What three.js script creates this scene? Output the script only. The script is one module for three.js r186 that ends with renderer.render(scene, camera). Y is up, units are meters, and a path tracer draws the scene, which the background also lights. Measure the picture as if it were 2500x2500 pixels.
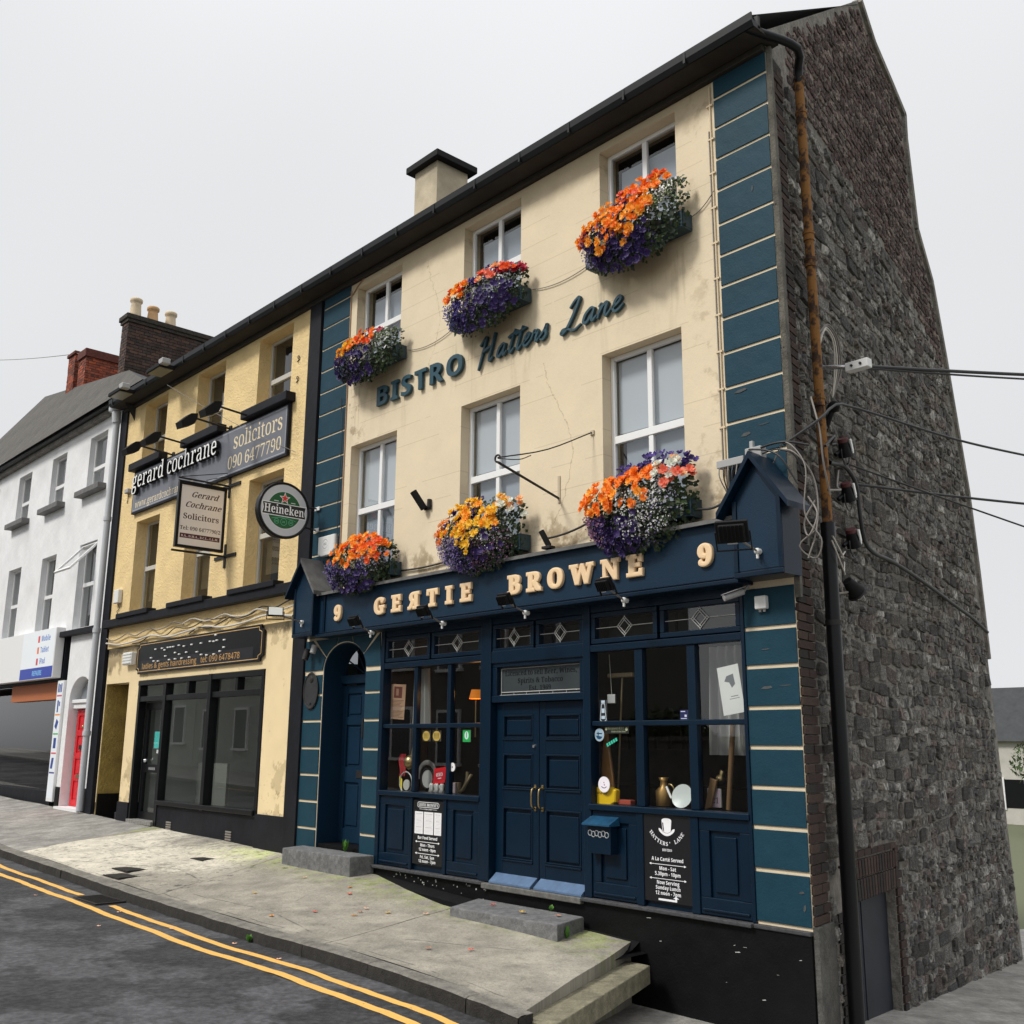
import * as THREE from 'three';
import { mergeGeometries } from 'three/addons/utils/BufferGeometryUtils.js';
import { RoundedBoxGeometry } from 'three/addons/geometries/RoundedBoxGeometry.js';
import { TextGeometry } from 'three/addons/geometries/TextGeometry.js';
import { FontLoader } from 'three/addons/loaders/FontLoader.js';

// ------------------------------------------------------------------ camera, sky, sun, exposure
const scene = new THREE.Scene();
const camera = new THREE.PerspectiveCamera(53.25, 1, 0.1, 900);
{
  const yaw = THREE.MathUtils.degToRad(-47.64), pit = THREE.MathUtils.degToRad(12.78), rol = THREE.MathUtils.degToRad(0.42);
  const f = new THREE.Vector3(Math.sin(yaw) * Math.cos(pit), Math.sin(pit), -Math.cos(yaw) * Math.cos(pit));
  const r = new THREE.Vector3(Math.cos(yaw), 0, Math.sin(yaw)), u = r.clone().cross(f);
  const r2 = r.clone().multiplyScalar(Math.cos(rol)).addScaledVector(u, Math.sin(rol));
  const u2 = u.clone().multiplyScalar(Math.cos(rol)).addScaledVector(r, -Math.sin(rol));
  camera.position.set(5.3125, 1.598, 8.5);
  camera.quaternion.setFromRotationMatrix(new THREE.Matrix4().makeBasis(r2, u2, f.negate()));
}
const renderer = new THREE.WebGLRenderer({ antialias: true });
renderer.setSize(1024, 1024);
renderer.toneMapping = THREE.LinearToneMapping;
renderer.toneMappingExposure = 1.8;
renderer.shadowMap.enabled = true;
{ // an even overcast: paler and brighter towards the zenith, the same all the way round
  const w = 128, h = 64, d = new Float32Array(w * h * 4);
  for (let j = 0; j < h; j++) {
    const el = ((j + 0.5) / h - 0.5) * Math.PI, s = Math.sin(el);
    const L = s < 0 ? 0.16 : 0.435 + 0.85 * Math.pow(s, 6);
    for (let i = 0; i < w; i++) { const k = L * (1 + 0.012 * Math.sin(i * 0.3 + 3 * Math.sin(j * 0.4)) + 0.012 * Math.sin(i * 0.7 - j * 0.5)); d.set([k * 0.985, k, k * 1.025, 1], (j * w + i) * 4); }
  }
  const t = new THREE.DataTexture(d, w, h, THREE.RGBAFormat, THREE.FloatType);
  t.mapping = THREE.EquirectangularReflectionMapping; t.magFilter = THREE.LinearFilter; t.needsUpdate = true;
  scene.background = t; scene.environment = t;
}
const sun = new THREE.DirectionalLight(new THREE.Color(1, 0.965, 0.9), 1.5);
sun.position.set(-16, 34, 27); sun.target.position.set(-7, 3, 0);
sun.castShadow = true; sun.shadow.radius = 24; sun.shadow.mapSize.set(2048, 2048);
Object.assign(sun.shadow.camera, { left: -30, right: 30, top: 30, bottom: -30, near: 1, far: 120 });
sun.name = 'sun'; scene.add(sun, sun.target);

// ------------------------------------------------------------------ helpers
const rng = (s) => () => { s = (s + 0x6d2b79f5) | 0; let t = Math.imul(s ^ (s >>> 15), 1 | s); t = (t + Math.imul(t ^ (t >>> 7), 61 | t)) ^ t; return ((t ^ (t >>> 14)) >>> 0) / 4294967296; };
const R = rng(20240), rr = (a, b) => a + (b - a) * R();
const lerp = (a, b, t) => a + (b - a) * t, clamp = (x, a = 0, b = 1) => Math.min(b, Math.max(a, x)), smooth = (a, b, x) => { const t = clamp((x - a) / (b - a)); return t * t * (3 - 2 * t); };
const curve = (pts) => (x) => { if (x <= pts[0][0]) return pts[0][1]; for (let i = 1; i < pts.length; i++) if (x <= pts[i][0]) return lerp(pts[i - 1][1], pts[i][1], (x - pts[i - 1][0]) / (pts[i][0] - pts[i - 1][0])); return pts[pts.length - 1][1]; };
const used = {};
const numbered = (n) => { if (used[n] === undefined) { used[n] = 0; return n; } used[n]++; return n + '_' + String(used[n]).padStart(3, '0'); };
function tag(o, label, category, group, kind) { o.userData.label = label; if (category) o.userData.category = category; if (group) o.userData.group = group; if (kind) o.userData.kind = kind; return o; }
function thing(name, label, category, pos = [0, 0, 0], group) { const o = new THREE.Group(); o.name = numbered(name); o.position.set(...pos); scene.add(o); return tag(o, label, category, group); }
function sub(name, parent) { const o = new THREE.Group(); o.name = name; parent.add(o); return o; }
const shade = (m) => { m.castShadow = m.receiveShadow = true; return m; };
function boxUV(g) { // uv in metres by the main direction of each face
  g = g.index ? g.toNonIndexed() : g;
  const p = g.attributes.position, uv = new Float32Array(p.count * 2), a = new THREE.Vector3(), b = new THREE.Vector3(), c = new THREE.Vector3();
  for (let i = 0; i < p.count; i += 3) {
    a.fromBufferAttribute(p, i); b.fromBufferAttribute(p, i + 1).sub(a); c.fromBufferAttribute(p, i + 2).sub(a); b.cross(c);
    const x = Math.abs(b.x), y = Math.abs(b.y), z = Math.abs(b.z);
    for (let k = 0; k < 3; k++) { const X = p.getX(i + k), Y = p.getY(i + k), Z = p.getZ(i + k); const q = z >= x && z >= y ? [X, Y] : x >= y ? [Z, Y] : [X, Z]; uv[(i + k) * 2] = q[0]; uv[(i + k) * 2 + 1] = q[1]; }
  }
  g.setAttribute('uv', new THREE.BufferAttribute(uv, 2)); return g;
}
function join(geos, keep) {
  const list = [].concat(geos).map((g) => { let q = keep ? (g.index ? g.toNonIndexed() : g) : boxUV(g); for (const k of Object.keys(q.attributes)) if (!['position', 'normal', 'uv', 'color'].includes(k)) q.deleteAttribute(k); return q; });
  return list.length > 1 ? mergeGeometries(list) : list[0];
}
function mesh(name, geos, mat, parent = scene, keep = false) { const m = shade(new THREE.Mesh(join(geos, keep), mat)); m.name = parent === scene ? numbered(name) : name; parent.add(m); return m; }
const each = (name, geos, mat, parent) => geos.map((g) => mesh(name, g, mat, parent));
function struct(name, geos, mat, parent = scene, keep = false) { const m = mesh(name, geos, mat, parent, keep); if (parent === scene) m.userData.kind = 'structure'; return m; }
function B(x0, x1, y0, y1, z0, z1, r = 0) {
  const w = x1 - x0, h = y1 - y0, d = z1 - z0;
  const g = r ? new RoundedBoxGeometry(w, h, d, 1, Math.min(r, w / 2.1, h / 2.1, d / 2.1)) : new THREE.BoxGeometry(w, h, d);
  return g.translate((x0 + x1) / 2, (y0 + y1) / 2, (z0 + z1) / 2);
}
const V = (x, y, z) => new THREE.Vector3(x, y, z);
function tube(pts, r, seg = 0, rad = 6) { const c = pts.length > 2 ? new THREE.CatmullRomCurve3(pts.map((p) => V(...p))) : new THREE.LineCurve3(V(...pts[0]), V(...pts[1])); return new THREE.TubeGeometry(c, seg || Math.max(1, pts.length > 2 ? pts.length * 5 : 1), r, rad); }
function rod(a, b, r, rad = 8) { // a closed straight bar
  const A = V(...a), D = V(...b).sub(A), g = new THREE.CylinderGeometry(r, r, D.length(), rad);
  g.applyQuaternion(new THREE.Quaternion().setFromUnitVectors(V(0, 1, 0), D.clone().normalize())); return g.translate(A.x + D.x / 2, A.y + D.y / 2, A.z + D.z / 2);
}
function sag(a, b, s, n = 9) { const o = []; for (let i = 0; i <= n; i++) { const t = i / n; o.push([lerp(a[0], b[0], t), lerp(a[1], b[1], t) - s * 4 * t * (1 - t), lerp(a[2], b[2], t)]); } return o; }
function wallShape(x0, x1, y0, y1, holes, depth = 0.3) { // a wall in the plane z = 0 with openings, its reveals running back
  const s = new THREE.Shape(); s.moveTo(x0, y0); s.lineTo(x1, y0); s.lineTo(x1, y1); s.lineTo(x0, y1); s.closePath();
  for (const h of holes) { if (h instanceof THREE.Path) { s.holes.push(h); continue; } const p = new THREE.Path(); p.moveTo(h[0], h[2]); p.lineTo(h[0], h[3]); p.lineTo(h[1], h[3]); p.lineTo(h[1], h[2]); p.closePath(); s.holes.push(p); }
  return new THREE.ExtrudeGeometry(s, { depth, bevelEnabled: false, curveSegments: 16 }).translate(0, 0, -depth);
}
function poly(pts, depth, bevel = 0) { const s = new THREE.Shape(pts.map((p) => new THREE.Vector2(p[0], p[1]))); return new THREE.ExtrudeGeometry(s, bevel ? { depth, bevelEnabled: true, bevelSize: bevel, bevelThickness: bevel, bevelSegments: 1 } : { depth, bevelEnabled: false }); }
function quads(list) { // [[a,b,c,d], ...] corners, anticlockwise seen from outside
  const v = []; for (const [a, b, c, d] of list) v.push(...a, ...b, ...c, ...a, ...c, ...d);
  const g = new THREE.BufferGeometry(); g.setAttribute('position', new THREE.Float32BufferAttribute(v, 3)); g.computeVertexNormals(); g.setAttribute('uv', new THREE.Float32BufferAttribute(new Float32Array(v.length / 3 * 2), 2)); return g;
}
function gridSheet(fx, nx, nz) { const v = [], P = (i, j) => fx(i / nx, j / nz); for (let i = 0; i < nx; i++) for (let j = 0; j < nz; j++) v.push([P(i, j + 1), P(i + 1, j + 1), P(i + 1, j), P(i, j)]); return quads(v); }

// ------------------------------------------------------------------ textures (made to tile) and materials
function fbmTile(N, base, oct, seed, gain = 0.5) {
  const out = new Float32Array(N * N); let amp = 1, tot = 0;
  for (let o = 0, c = base; o < oct && c <= N; o++, c *= 2) {
    const q = rng(seed + o * 77), g = new Float32Array(c * c).map(() => q());
    for (let y = 0; y < N; y++) { const fy = (y / N) * c, y0 = Math.floor(fy), ty = fy - y0, sy = ty * ty * (3 - 2 * ty), ya = (y0 % c) * c, yb = ((y0 + 1) % c) * c;
      for (let x = 0; x < N; x++) { const fx = (x / N) * c, x0 = Math.floor(fx), tx = fx - x0, sx = tx * tx * (3 - 2 * tx), xa = x0 % c, xb = (x0 + 1) % c;
        out[y * N + x] += amp * lerp(lerp(g[ya + xa], g[ya + xb], sx), lerp(g[yb + xa], g[yb + xb], sx), sy); } }
    tot += amp; amp *= gain;
  }
  let lo = 1e9, hi = -1e9; for (const v of out) { if (v < lo) lo = v; if (v > hi) hi = v; }
  return out.map((v) => (v - lo) / (hi - lo));
}
function texOf(N, M, fn, srgb = true) { const d = new Uint8Array(N * M * 4); for (let y = 0; y < M; y++) for (let x = 0; x < N; x++) { const c = fn(x, y); const i = (y * N + x) * 4; for (let k = 0; k < 3; k++) d[i + k] = clamp(c[k]) * 255; d[i + 3] = 255; }
  const t = new THREE.DataTexture(d, N, M); t.wrapS = t.wrapT = THREE.RepeatWrapping; t.magFilter = THREE.LinearFilter; t.minFilter = THREE.LinearMipmapLinearFilter; t.generateMipmaps = true; if (srgb) t.colorSpace = THREE.SRGBColorSpace; t.needsUpdate = true; return t; }
const scaled = (t, m, m2 = m) => { const c = t.clone(); c.repeat.set(1 / m, 1 / m2); c.needsUpdate = true; return c; };
const N = 512, nA = fbmTile(N, 4, 7, 11), nB = fbmTile(N, 8, 6, 23, 0.62), nC = fbmTile(N, 64, 4, 31, 0.7), nD = fbmTile(N, 3, 4, 47), nE = fbmTile(N, 16, 6, 59, 0.7);
const gray = (v) => [v, v, v];
const tPaint = texOf(N, N, (x, y) => gray(0.86 + 0.1 * nA[y * N + x] + 0.04 * nC[y * N + x]));
const tGrime = texOf(N, N, (x, y) => { const a = nA[y * N + x], b = nB[y * N + x]; return gray(0.62 + 0.26 * a + 0.12 * b); });
const tSpeck = texOf(N, N, (x, y) => { const a = nC[y * N + x], b = nB[y * N + x]; return gray(0.5 + 0.3 * b + 0.2 * a); });
const bFine = texOf(N, N, (x, y) => gray(nC[y * N + x]), false), bRough = texOf(N, N, (x, y) => gray(0.6 * nB[y * N + x] + 0.4 * nC[y * N + x]), false), bWavy = texOf(N, N, (x, y) => gray(0.75 * nA[y * N + x] + 0.25 * nC[y * N + x]), false), bDash = texOf(N, N, (x, y) => gray(smooth(0.35, 0.75, nE[y * N + x])), false);
const tStone = texOf(N, N, (x, y) => { const a = nE[y * N + x], b = nC[y * N + x], k = nB[y * N + x]; return gray(0.36 + 0.4 * smooth(0.25, 0.75, a) + 0.2 * b * k + 0.12 * k); });
const tRust = texOf(N, N, (x, y) => { const a = nB[y * N + x], b = nA[y * N + x]; const k = smooth(0.35, 0.62, 0.6 * a + 0.4 * b); return [lerp(0.2, 0.54, k), lerp(0.13, 0.37, k), lerp(0.09, 0.17, k)]; });
const tWood = texOf(N, N, (x, y) => { const g = nA[((y >> 3) % N) * N + ((x * 7) % N)]; return gray(0.55 + 0.4 * g); });
const lin = (r, g, b) => new THREE.Color().setRGB(r, g, b);
function mat(color, rough, o = {}) {
  const { map, s = 1, bump, bs = 0.002, bsz = 1, spec, ...rest } = o;
  const m = new (spec === undefined ? THREE.MeshStandardMaterial : THREE.MeshPhysicalMaterial)({ ...(spec === undefined ? {} : { specularIntensity: spec }), color: Array.isArray(color) ? lin(...color) : color, roughness: rough, metalness: 0, ...rest });
  if (map) m.map = scaled(map, s); if (bump) { m.bumpMap = scaled(bump, bsz); m.bumpScale = bs; } return m;
}
const glass = new THREE.MeshPhysicalMaterial({ color: lin(0.93, 0.95, 0.95), roughness: 0.012, transmission: 1, thickness: 0, ior: 1.8 });
const smokedGlass = new THREE.MeshPhysicalMaterial({ color: lin(0.35, 0.36, 0.38), roughness: 0.05, transmission: 1, thickness: 0, ior: 1.55 });
const M = {
  teal: mat([0.0075, 0.046, 0.073], 0.6, { spec: 0.45, map: tPaint, s: 1.7, bump: bWavy, bs: 0.006, bsz: 0.8 }),
  navy: mat([0.0026, 0.0145, 0.033], 0.3, { spec: 0.5, map: tPaint, s: 1.3, bump: bFine, bs: 0.0008, bsz: 0.5 }),
  navyFlat: mat([0.0055, 0.026, 0.055], 0.45, { spec: 0.5, map: tPaint, s: 2.1, bump: bFine, bs: 0.0015, bsz: 0.5 }),
  kick: mat([0.14, 0.235, 0.4], 0.42, { map: tGrime, s: 0.6 }),
  peach: mat([0.83, 0.6, 0.36], 0.5), peachEdge: mat([0.03, 0.022, 0.02], 0.6),
  black: mat([0.006, 0.006, 0.007], 0.55, { spec: 0.35, map: tGrime, s: 1.1, bump: bWavy, bs: 0.008, bsz: 0.9 }),
  charcoal: mat([0.012, 0.0135, 0.02], 0.6, { spec: 0.4, map: tGrime, s: 1.4, bump: bWavy, bs: 0.004, bsz: 0.7 }),
  blackGloss: mat([0.007, 0.0075, 0.009], 0.3, { spec: 0.5 }), blackMatt: mat([0.009, 0.009, 0.0095], 0.7, { spec: 0.4 }),
  gutter: mat([0.008, 0.009, 0.011], 0.45, { spec: 0.5, map: tPaint, s: 1 }), soffit: mat([0.035, 0.028, 0.022], 0.85, { map: tGrime, s: 1.2 }),
  white: mat([0.8, 0.8, 0.8], 0.38), whiteWall: mat([0.87, 0.875, 0.885], 0.8, { map: tPaint, s: 3.1, bump: bWavy, bs: 0.006, bsz: 0.6 }),
  slate: mat([0.13, 0.12, 0.105], 0.85, { map: tSpeck, s: 1.5, bump: bRough, bs: 0.02, bsz: 1.2 }), slateDark: mat([0.035, 0.038, 0.042], 0.7, { map: tGrime, s: 1 }),
  lead: mat([0.17, 0.165, 0.16], 0.6, { map: tGrime, s: 0.7, bump: bWavy, bs: 0.006, bsz: 0.4 }), came: mat([0.5, 0.5, 0.48], 0.45, { metalness: 0.3 }),
  chrome: mat([0.7, 0.7, 0.72], 0.25, { metalness: 0.9 }), brass: mat([0.4, 0.3, 0.14], 0.3, { metalness: 0.9 }), iron: mat([0.022, 0.02, 0.019], 0.6, { metalness: 0.3 }),
  limestone: mat([0.3, 0.3, 0.305], 0.9, { map: tSpeck, s: 0.5, bump: bRough, bs: 0.012, bsz: 0.35 }), rust: mat([0.92, 0.9, 0.85], 0.85, { map: tRust, s: 0.55, bump: bRough, bs: 0.006, bsz: 0.3 }),
  yellow: mat([0.93, 0.7, 0.35], 0.85, { map: tPaint, s: 2.1, bump: bDash, bs: 0.006, bsz: 0.55 }), yellowFlat: mat([0.84, 0.62, 0.33], 0.8, { map: tPaint, s: 2.3, bump: bWavy, bs: 0.004, bsz: 0.8 }), ochre: mat([0.53, 0.38, 0.1], 0.85, { map: tGrime, s: 1.6, bump: bDash, bs: 0.01, bsz: 0.5 }),
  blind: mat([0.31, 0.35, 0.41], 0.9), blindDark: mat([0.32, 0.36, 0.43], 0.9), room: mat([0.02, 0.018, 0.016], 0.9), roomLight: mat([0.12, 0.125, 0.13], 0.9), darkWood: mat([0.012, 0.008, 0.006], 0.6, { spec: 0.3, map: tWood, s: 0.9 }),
  wood: mat([0.3, 0.17, 0.07], 0.5, { map: tWood, s: 0.4 }), woodPale: mat([0.42, 0.32, 0.17], 0.6, { map: tWood, s: 0.3 }), cord: mat([0.02, 0.02, 0.021], 0.5), cordGrey: mat([0.22, 0.2, 0.18], 0.7), cordPale: mat([0.55, 0.52, 0.46], 0.6), conduit: mat([0.66, 0.53, 0.36], 0.7),
  red: mat([0.62, 0.012, 0.02], 0.32), greyPlastic: mat([0.35, 0.35, 0.35], 0.5), whitePlastic: mat([0.72, 0.72, 0.7], 0.4), pot: mat([0.72, 0.58, 0.4], 0.8, { map: tPaint, s: 0.5 }), potRed: mat([0.66, 0.4, 0.2], 0.8, { map: tPaint, s: 0.5 }),
};
const shapedText = {};
for (const [k, n] of [['serif', 'droid_serif_bold'], ['serifLight', 'droid_serif_regular'], ['sans', 'droid_sans_bold']]) shapedText[k] = await new FontLoader().loadAsync('fonts/droid/' + n + '.typeface.json');
function letter(ch, font, h, depth, bevel = 0, sx = 1) {
  const g = new TextGeometry(ch, { font: shapedText[font], size: h, depth, curveSegments: 5, bevelEnabled: bevel > 0, bevelSize: bevel, bevelThickness: bevel * 0.6, bevelSegments: 2 });
  g.scale(sx, 1, 1); g.computeBoundingBox(); const b = g.boundingBox; g.translate(-b.min.x, 0, 0); g.userData.w = b.max.x - b.min.x; return g;
}
// letters along a line, each a part: from x0 to x1, gaps evened out
function lettering(str, font, h, depth, x0, x1, y, z, m, parent, { bevel = 0, sx = 1, mirror = -1, space = 0.5, name = 'letter' } = {}) {
  const gs = [...str].map((c) => (c === ' ' ? null : letter(c, font, h, depth, bevel, sx)));
  const tot = gs.reduce((a, g) => a + (g ? g.userData.w : h * space), 0), gap = (x1 - x0 - tot) / (gs.length - 1); let x = x0;
  gs.forEach((g, i) => { if (!g) { x += h * space + gap; return; }
    const w = g.userData.w; if (i === mirror) { g.scale(-1, 1, 1); g.translate(w, 0, 0); const p = g.attributes.position, nn = g.attributes.normal; for (let k = 0; k < p.count; k += 3) for (const a of [p, nn]) { const t = [a.getX(k), a.getY(k), a.getZ(k)]; a.setXYZ(k, a.getX(k + 1), a.getY(k + 1), a.getZ(k + 1)); a.setXYZ(k + 1, ...t); } }
    g.translate(x, y, z); const o = shade(new THREE.Mesh(g, m)); o.name = name; parent.add(o); x += w + gap; });
}
function print(w, h, px, draw, rough = 0.5) { // a flat printed face w x h metres, centre at the origin, facing +z
  const W = Math.round(w * px), H = Math.round(h * px), cv = document.createElement('canvas'); cv.width = W; cv.height = H; const c = cv.getContext('2d'); draw(c, W, H);
  const t = new THREE.CanvasTexture(cv); t.colorSpace = THREE.SRGBColorSpace; t.magFilter = THREE.LinearFilter; return new THREE.MeshStandardMaterial({ map: t, roughness: rough });
}
const face = (w, h, x, y, z) => new THREE.PlaneGeometry(w, h).translate(x, y, z);

// ------------------------------------------------------------------ street: levels, road, pavement, kerb
const yWall = curve([[-70, 1.4], [-26, 0.28], [-17, 0.1], [-9, -0.06], [-6.7, -0.12], [-4.4, -0.26], [-2, -0.38], [0, -0.5], [30, -1.6]]);
const yKerb = curve([[-70, 1.1], [-26, 0.02], [-17, -0.12], [-11.5, -0.26], [-8.5, -0.33], [-5.6, -0.37], [-3.5, -0.37], [-2, -0.41], [0, -0.52], [30, -1.7]]);
const KZ = 2.65, yPave = (x, z) => lerp(yWall(x), yKerb(x), clamp(z / KZ, 0, 1.1)), yRoad = (x, z) => yKerb(x) - 0.13 + 0.05 * smooth(KZ, 6, z) - 0.05 * smooth(6, 9.6, z);
const xEnd = (z) => -2.12 + 0.42 * z;
{
  const tAsphalt = texOf(N, N, (x, y) => { const a = nC[y * N + x], b = nA[y * N + x], p = smooth(0.52, 0.66, nD[y * N + x] * 0.75 + nE[y * N + x] * 0.25); return gray(lerp(0.5, 0.74, p) + 0.55 * (a - 0.42) + 0.2 * (b - 0.5)); });
  const asphalt = mat([0.115, 0.115, 0.124], 0.88, { map: tAsphalt, s: 3.1, bump: bFine, bs: 0.006, bsz: 0.35 });
  struct('road', gridSheet((u, v) => { const x = lerp(-70, 30, u), z = lerp(KZ - 0.05, 9.7, v); return [x, yRoad(x, z), z]; }, 100, 10), asphalt);
  struct('ground', quads([[[-400, -2.2, 400], [400, -2.2, 400], [400, -2.2, -400], [-400, -2.2, -400]]]), mat([0.1, 0.11, 0.06], 0.95));
  const PW = 2048, PH = 448; // concrete of the pavement, x -13.5 .. -0.3, z -0.1 .. 2.8
  const CR = [[-11.6, 2.3, -9.4, 1.55, 0.022], [-9.4, 1.55, -8.5, 1.7, 0.018], [-12.8, 1.2, -10.4, 1.15, 0.02], [-7.6, 2.2, -5.9, 2.05, 0.014], [-5.9, 2.05, -4.6, 2.3, 0.014], [-3.6, 1.8, -2.5, 1.2, 0.016], [-6.7, 0.7, -6.1, 1.6, 0.012], [-13, 2.45, -1, 2.38, 0.012], [-3.2, 2.4, -2.6, 1.9, 0.014]];
  const tPave = texOf(PW, PH, (i, j) => {
    const x = -13.5 + (i / PW) * 13.2, z = -0.1 + (j / PH) * 2.9;
    const s = (n, m, ox = 0) => n[(((Math.floor((z / m + ox) * N) % N) + N) % N) * N + ((Math.floor((x / m) * N) % N) + N) % N];
    const f = s(nC, 1.2), a = s(nB, 2.3), b = s(nA, 3.1, 0.3), e = s(nE, 1.7, 0.6), big = s(nD, 7, 0.2);
    let L = 0.58 + 0.18 * (a - 0.5) + 0.2 * (f - 0.5) + 0.1 * (b - 0.5);
    const pale = smooth(0.42, 0.62, 0.6 * big + 0.4 * e) * smooth(-8.2, -9.4, x); L += 0.22 * pale;
    L -= 0.2 * smooth(0.58, 0.74, e) * smooth(0.42, 0.6, b) * (x < -8 ? 1.0 : 0.25);
    L -= 0.12 * smooth(2.35, 2.62, z);
    for (const [ax, az, bx, bz, w] of CR) { const t = clamp(((x - ax) * (bx - ax) + (z - az) * (bz - az)) / ((bx - ax) ** 2 + (bz - az) ** 2)), dx = x - lerp(ax, bx, t) + 0.05 * (a - 0.5), dz = z - lerp(az, bz, t) + 0.07 * (b - 0.5); const d2 = Math.hypot(dx, dz); if (d2 < w) L -= 0.26 * (1 - d2 / w) * (0.5 + f); }
    L -= 0.1 * smooth(0.6, 0.9, f) + 0.035 * (s(nC, 0.45, 0.3) - 0.5);
    const moss = smooth(0.9, 0.1, z + 0.55 * (a - 0.5) - 0.2) * smooth(-11.5, -9, x) * smooth(0.38, 0.55, 0.5 * e + 0.5 * a);
    return [L * lerp(1.0, 0.92, moss), L * lerp(0.965, 0.95, moss), L * lerp(0.885, 0.66, moss)];
  });
  const bPave = scaled(bRough, 0.9);
  const paveMat = new THREE.MeshStandardMaterial({ color: lin(0.98, 0.98, 0.98), map: tPave, roughness: 0.92, bumpMap: bPave, bumpScale: 0.012 });
  const farPave = mat([0.5, 0.48, 0.44], 0.92, { map: tSpeck, s: 2.2, bump: bRough, bs: 0.01 });
  const zin = curve([[-70, 0], [-6.75, 0.0], [-6.6, 0.05], [-5.6, 0.3], [-4.75, 0.44], [-4.35, 0.44], [-4.2, 0.06], [0, 0.05]]);
  const pave = new THREE.Group(); pave.name = numbered('pavement'); pave.userData.kind = 'structure'; scene.add(pave);
  const bays = [[-70, -45, -45], [-45, -34, -34], [-34, -26, -26], [-26, -21.5, -21.7], [-21.5, -17.4, -17.8], [-17.4, -13.3, -13.9], [-13.3, -7.95, -8.95], [-7.95, -4.02, -4.5], [-4.02, 99, 99]];
  let pk = -70, pw = -70;
  for (const [, bk, bw] of bays) {
    const ak = pk, aw = pw; pk = bk; pw = bw; const last = bk > 50;
    const at = (u, v) => { // u along the street, v from kerb (0) to wall (1)
      let z = KZ - 0.16 - v * (KZ - 0.16), a = lerp(ak, aw, v) + 0.007, b = last ? xEnd(z) : lerp(bk, bw, v) - 0.007; let x = lerp(a, b, u);
      const zi = zin(x); z = KZ - 0.16 - v * (KZ - 0.16 - zi); if (last) x = lerp(a, xEnd(z), u);
      return [x, yPave(x, z) + 0.006 * Math.sin(x * 2.1 + z * 3) , z];
    };
    const nx = bk - ak > 50 ? 20 : 24, top = gridSheet(at, nx, 10), sides = [];
    const down = (p, d) => [p[0], p[1] - d, p[2]];
    for (let j = 0; j < 10; j++) { const p = at(1, j / 10), q = at(1, (j + 1) / 10), d = last ? 0.6 : 0.1; sides.push([p, q, down(q, d), down(p, d)]); const p0 = at(0, j / 10), q0 = at(0, (j + 1) / 10); sides.push([q0, p0, down(p0, 0.1), down(q0, 0.1)]); }
    for (let i = 0; i < nx; i++) { const p = at(i / nx, 1), q = at((i + 1) / nx, 1); sides.push([q, p, down(p, 0.2), down(q, 0.2)]); }
    const g = join([top, quads(sides)]), near = bk > -14 || bw > -14;
    if (near && ak > -14) { const p = g.attributes.position, uv = g.attributes.uv; for (let i = 0; i < p.count; i++) uv.setXY(i, (p.getX(i) + 13.5) / 13.2, 1 - (2.8 - p.getZ(i)) / 2.9); }
    if (near && ak > -14) bPave.repeat.set(13.2 / 0.9, 2.9 / 0.9);
    const m = shade(new THREE.Mesh(g, near && ak > -14 ? paveMat : farPave)); m.name = 'paving_slab'; pave.add(m);
  }
  struct('footpath_bed', gridSheet((u, v) => { const x = lerp(-70, -1.9, u), z = lerp(KZ - 0.2, 0.0, v); return [x, yPave(x, z) - 0.07, z]; }, 60, 4), M.black);
  // kerb stones
  const kerb = new THREE.Group(); kerb.name = numbered('kerb'); kerb.userData.kind = 'structure'; scene.add(kerb);
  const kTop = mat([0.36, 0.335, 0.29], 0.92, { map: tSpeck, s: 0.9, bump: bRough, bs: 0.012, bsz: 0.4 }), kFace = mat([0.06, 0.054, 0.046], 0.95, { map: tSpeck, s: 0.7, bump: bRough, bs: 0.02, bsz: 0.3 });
  for (let x = -40; x < -1.05; ) {
    const w = rr(1.1, 1.5), e = Math.min(x + w, -0.98), a = x + 0.004, b = e - 0.004, dz = rr(-0.006, 0.006), n = 6, tops = [], front = [];
    for (let i = 0; i < n; i++) { const p = (t) => { const X = lerp(a, b, t), j = 0.008 * Math.sin(X * 9 + x) + 0.006 * Math.sin(X * 23), y = yPave(X, KZ); return { X, y, z: KZ + dz + j }; }, A = p(i / n), C = p((i + 1) / n);
      tops.push([[A.X, A.y - 0.012, A.z], [C.X, C.y - 0.012, C.z], [C.X, C.y, KZ - 0.03], [A.X, A.y, KZ - 0.03]], [[A.X, A.y, KZ - 0.03], [C.X, C.y, KZ - 0.03], [C.X, yPave(C.X, KZ - 0.155), KZ - 0.155], [A.X, yPave(A.X, KZ - 0.155), KZ - 0.155]]);
      front.push([[A.X, A.y - 0.3, A.z + 0.012], [C.X, C.y - 0.3, C.z + 0.012], [C.X, C.y - 0.012, C.z], [A.X, A.y - 0.012, A.z]]); }
    const end = (X, s) => { const y = yPave(X, KZ); const q = [[X, y - 0.3, KZ], [X, y - 0.3, KZ - 0.155], [X, y, KZ - 0.155], [X, y - 0.012, KZ]]; return s > 0 ? q : q.reverse(); };
    front.push(end(a, -1), end(b, 1));
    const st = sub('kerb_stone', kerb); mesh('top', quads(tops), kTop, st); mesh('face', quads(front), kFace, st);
    x = e;
  }
  // double yellow line, worn, broken off at the drain
  const tLine = texOf(N, N, (x, y) => { const k = smooth(0.66, 0.8, 0.5 * nE[y * N + x] + 0.5 * nC[y * N + x]); return [lerp(0.95, 0.55, k), lerp(0.77, 0.5, k), lerp(0.42, 0.42, k)]; });
  const yl = mat([0.88, 0.8, 0.72], 0.75, { map: tLine, s: 0.9, bump: bFine, bs: 0.003, bsz: 0.3 });
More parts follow.
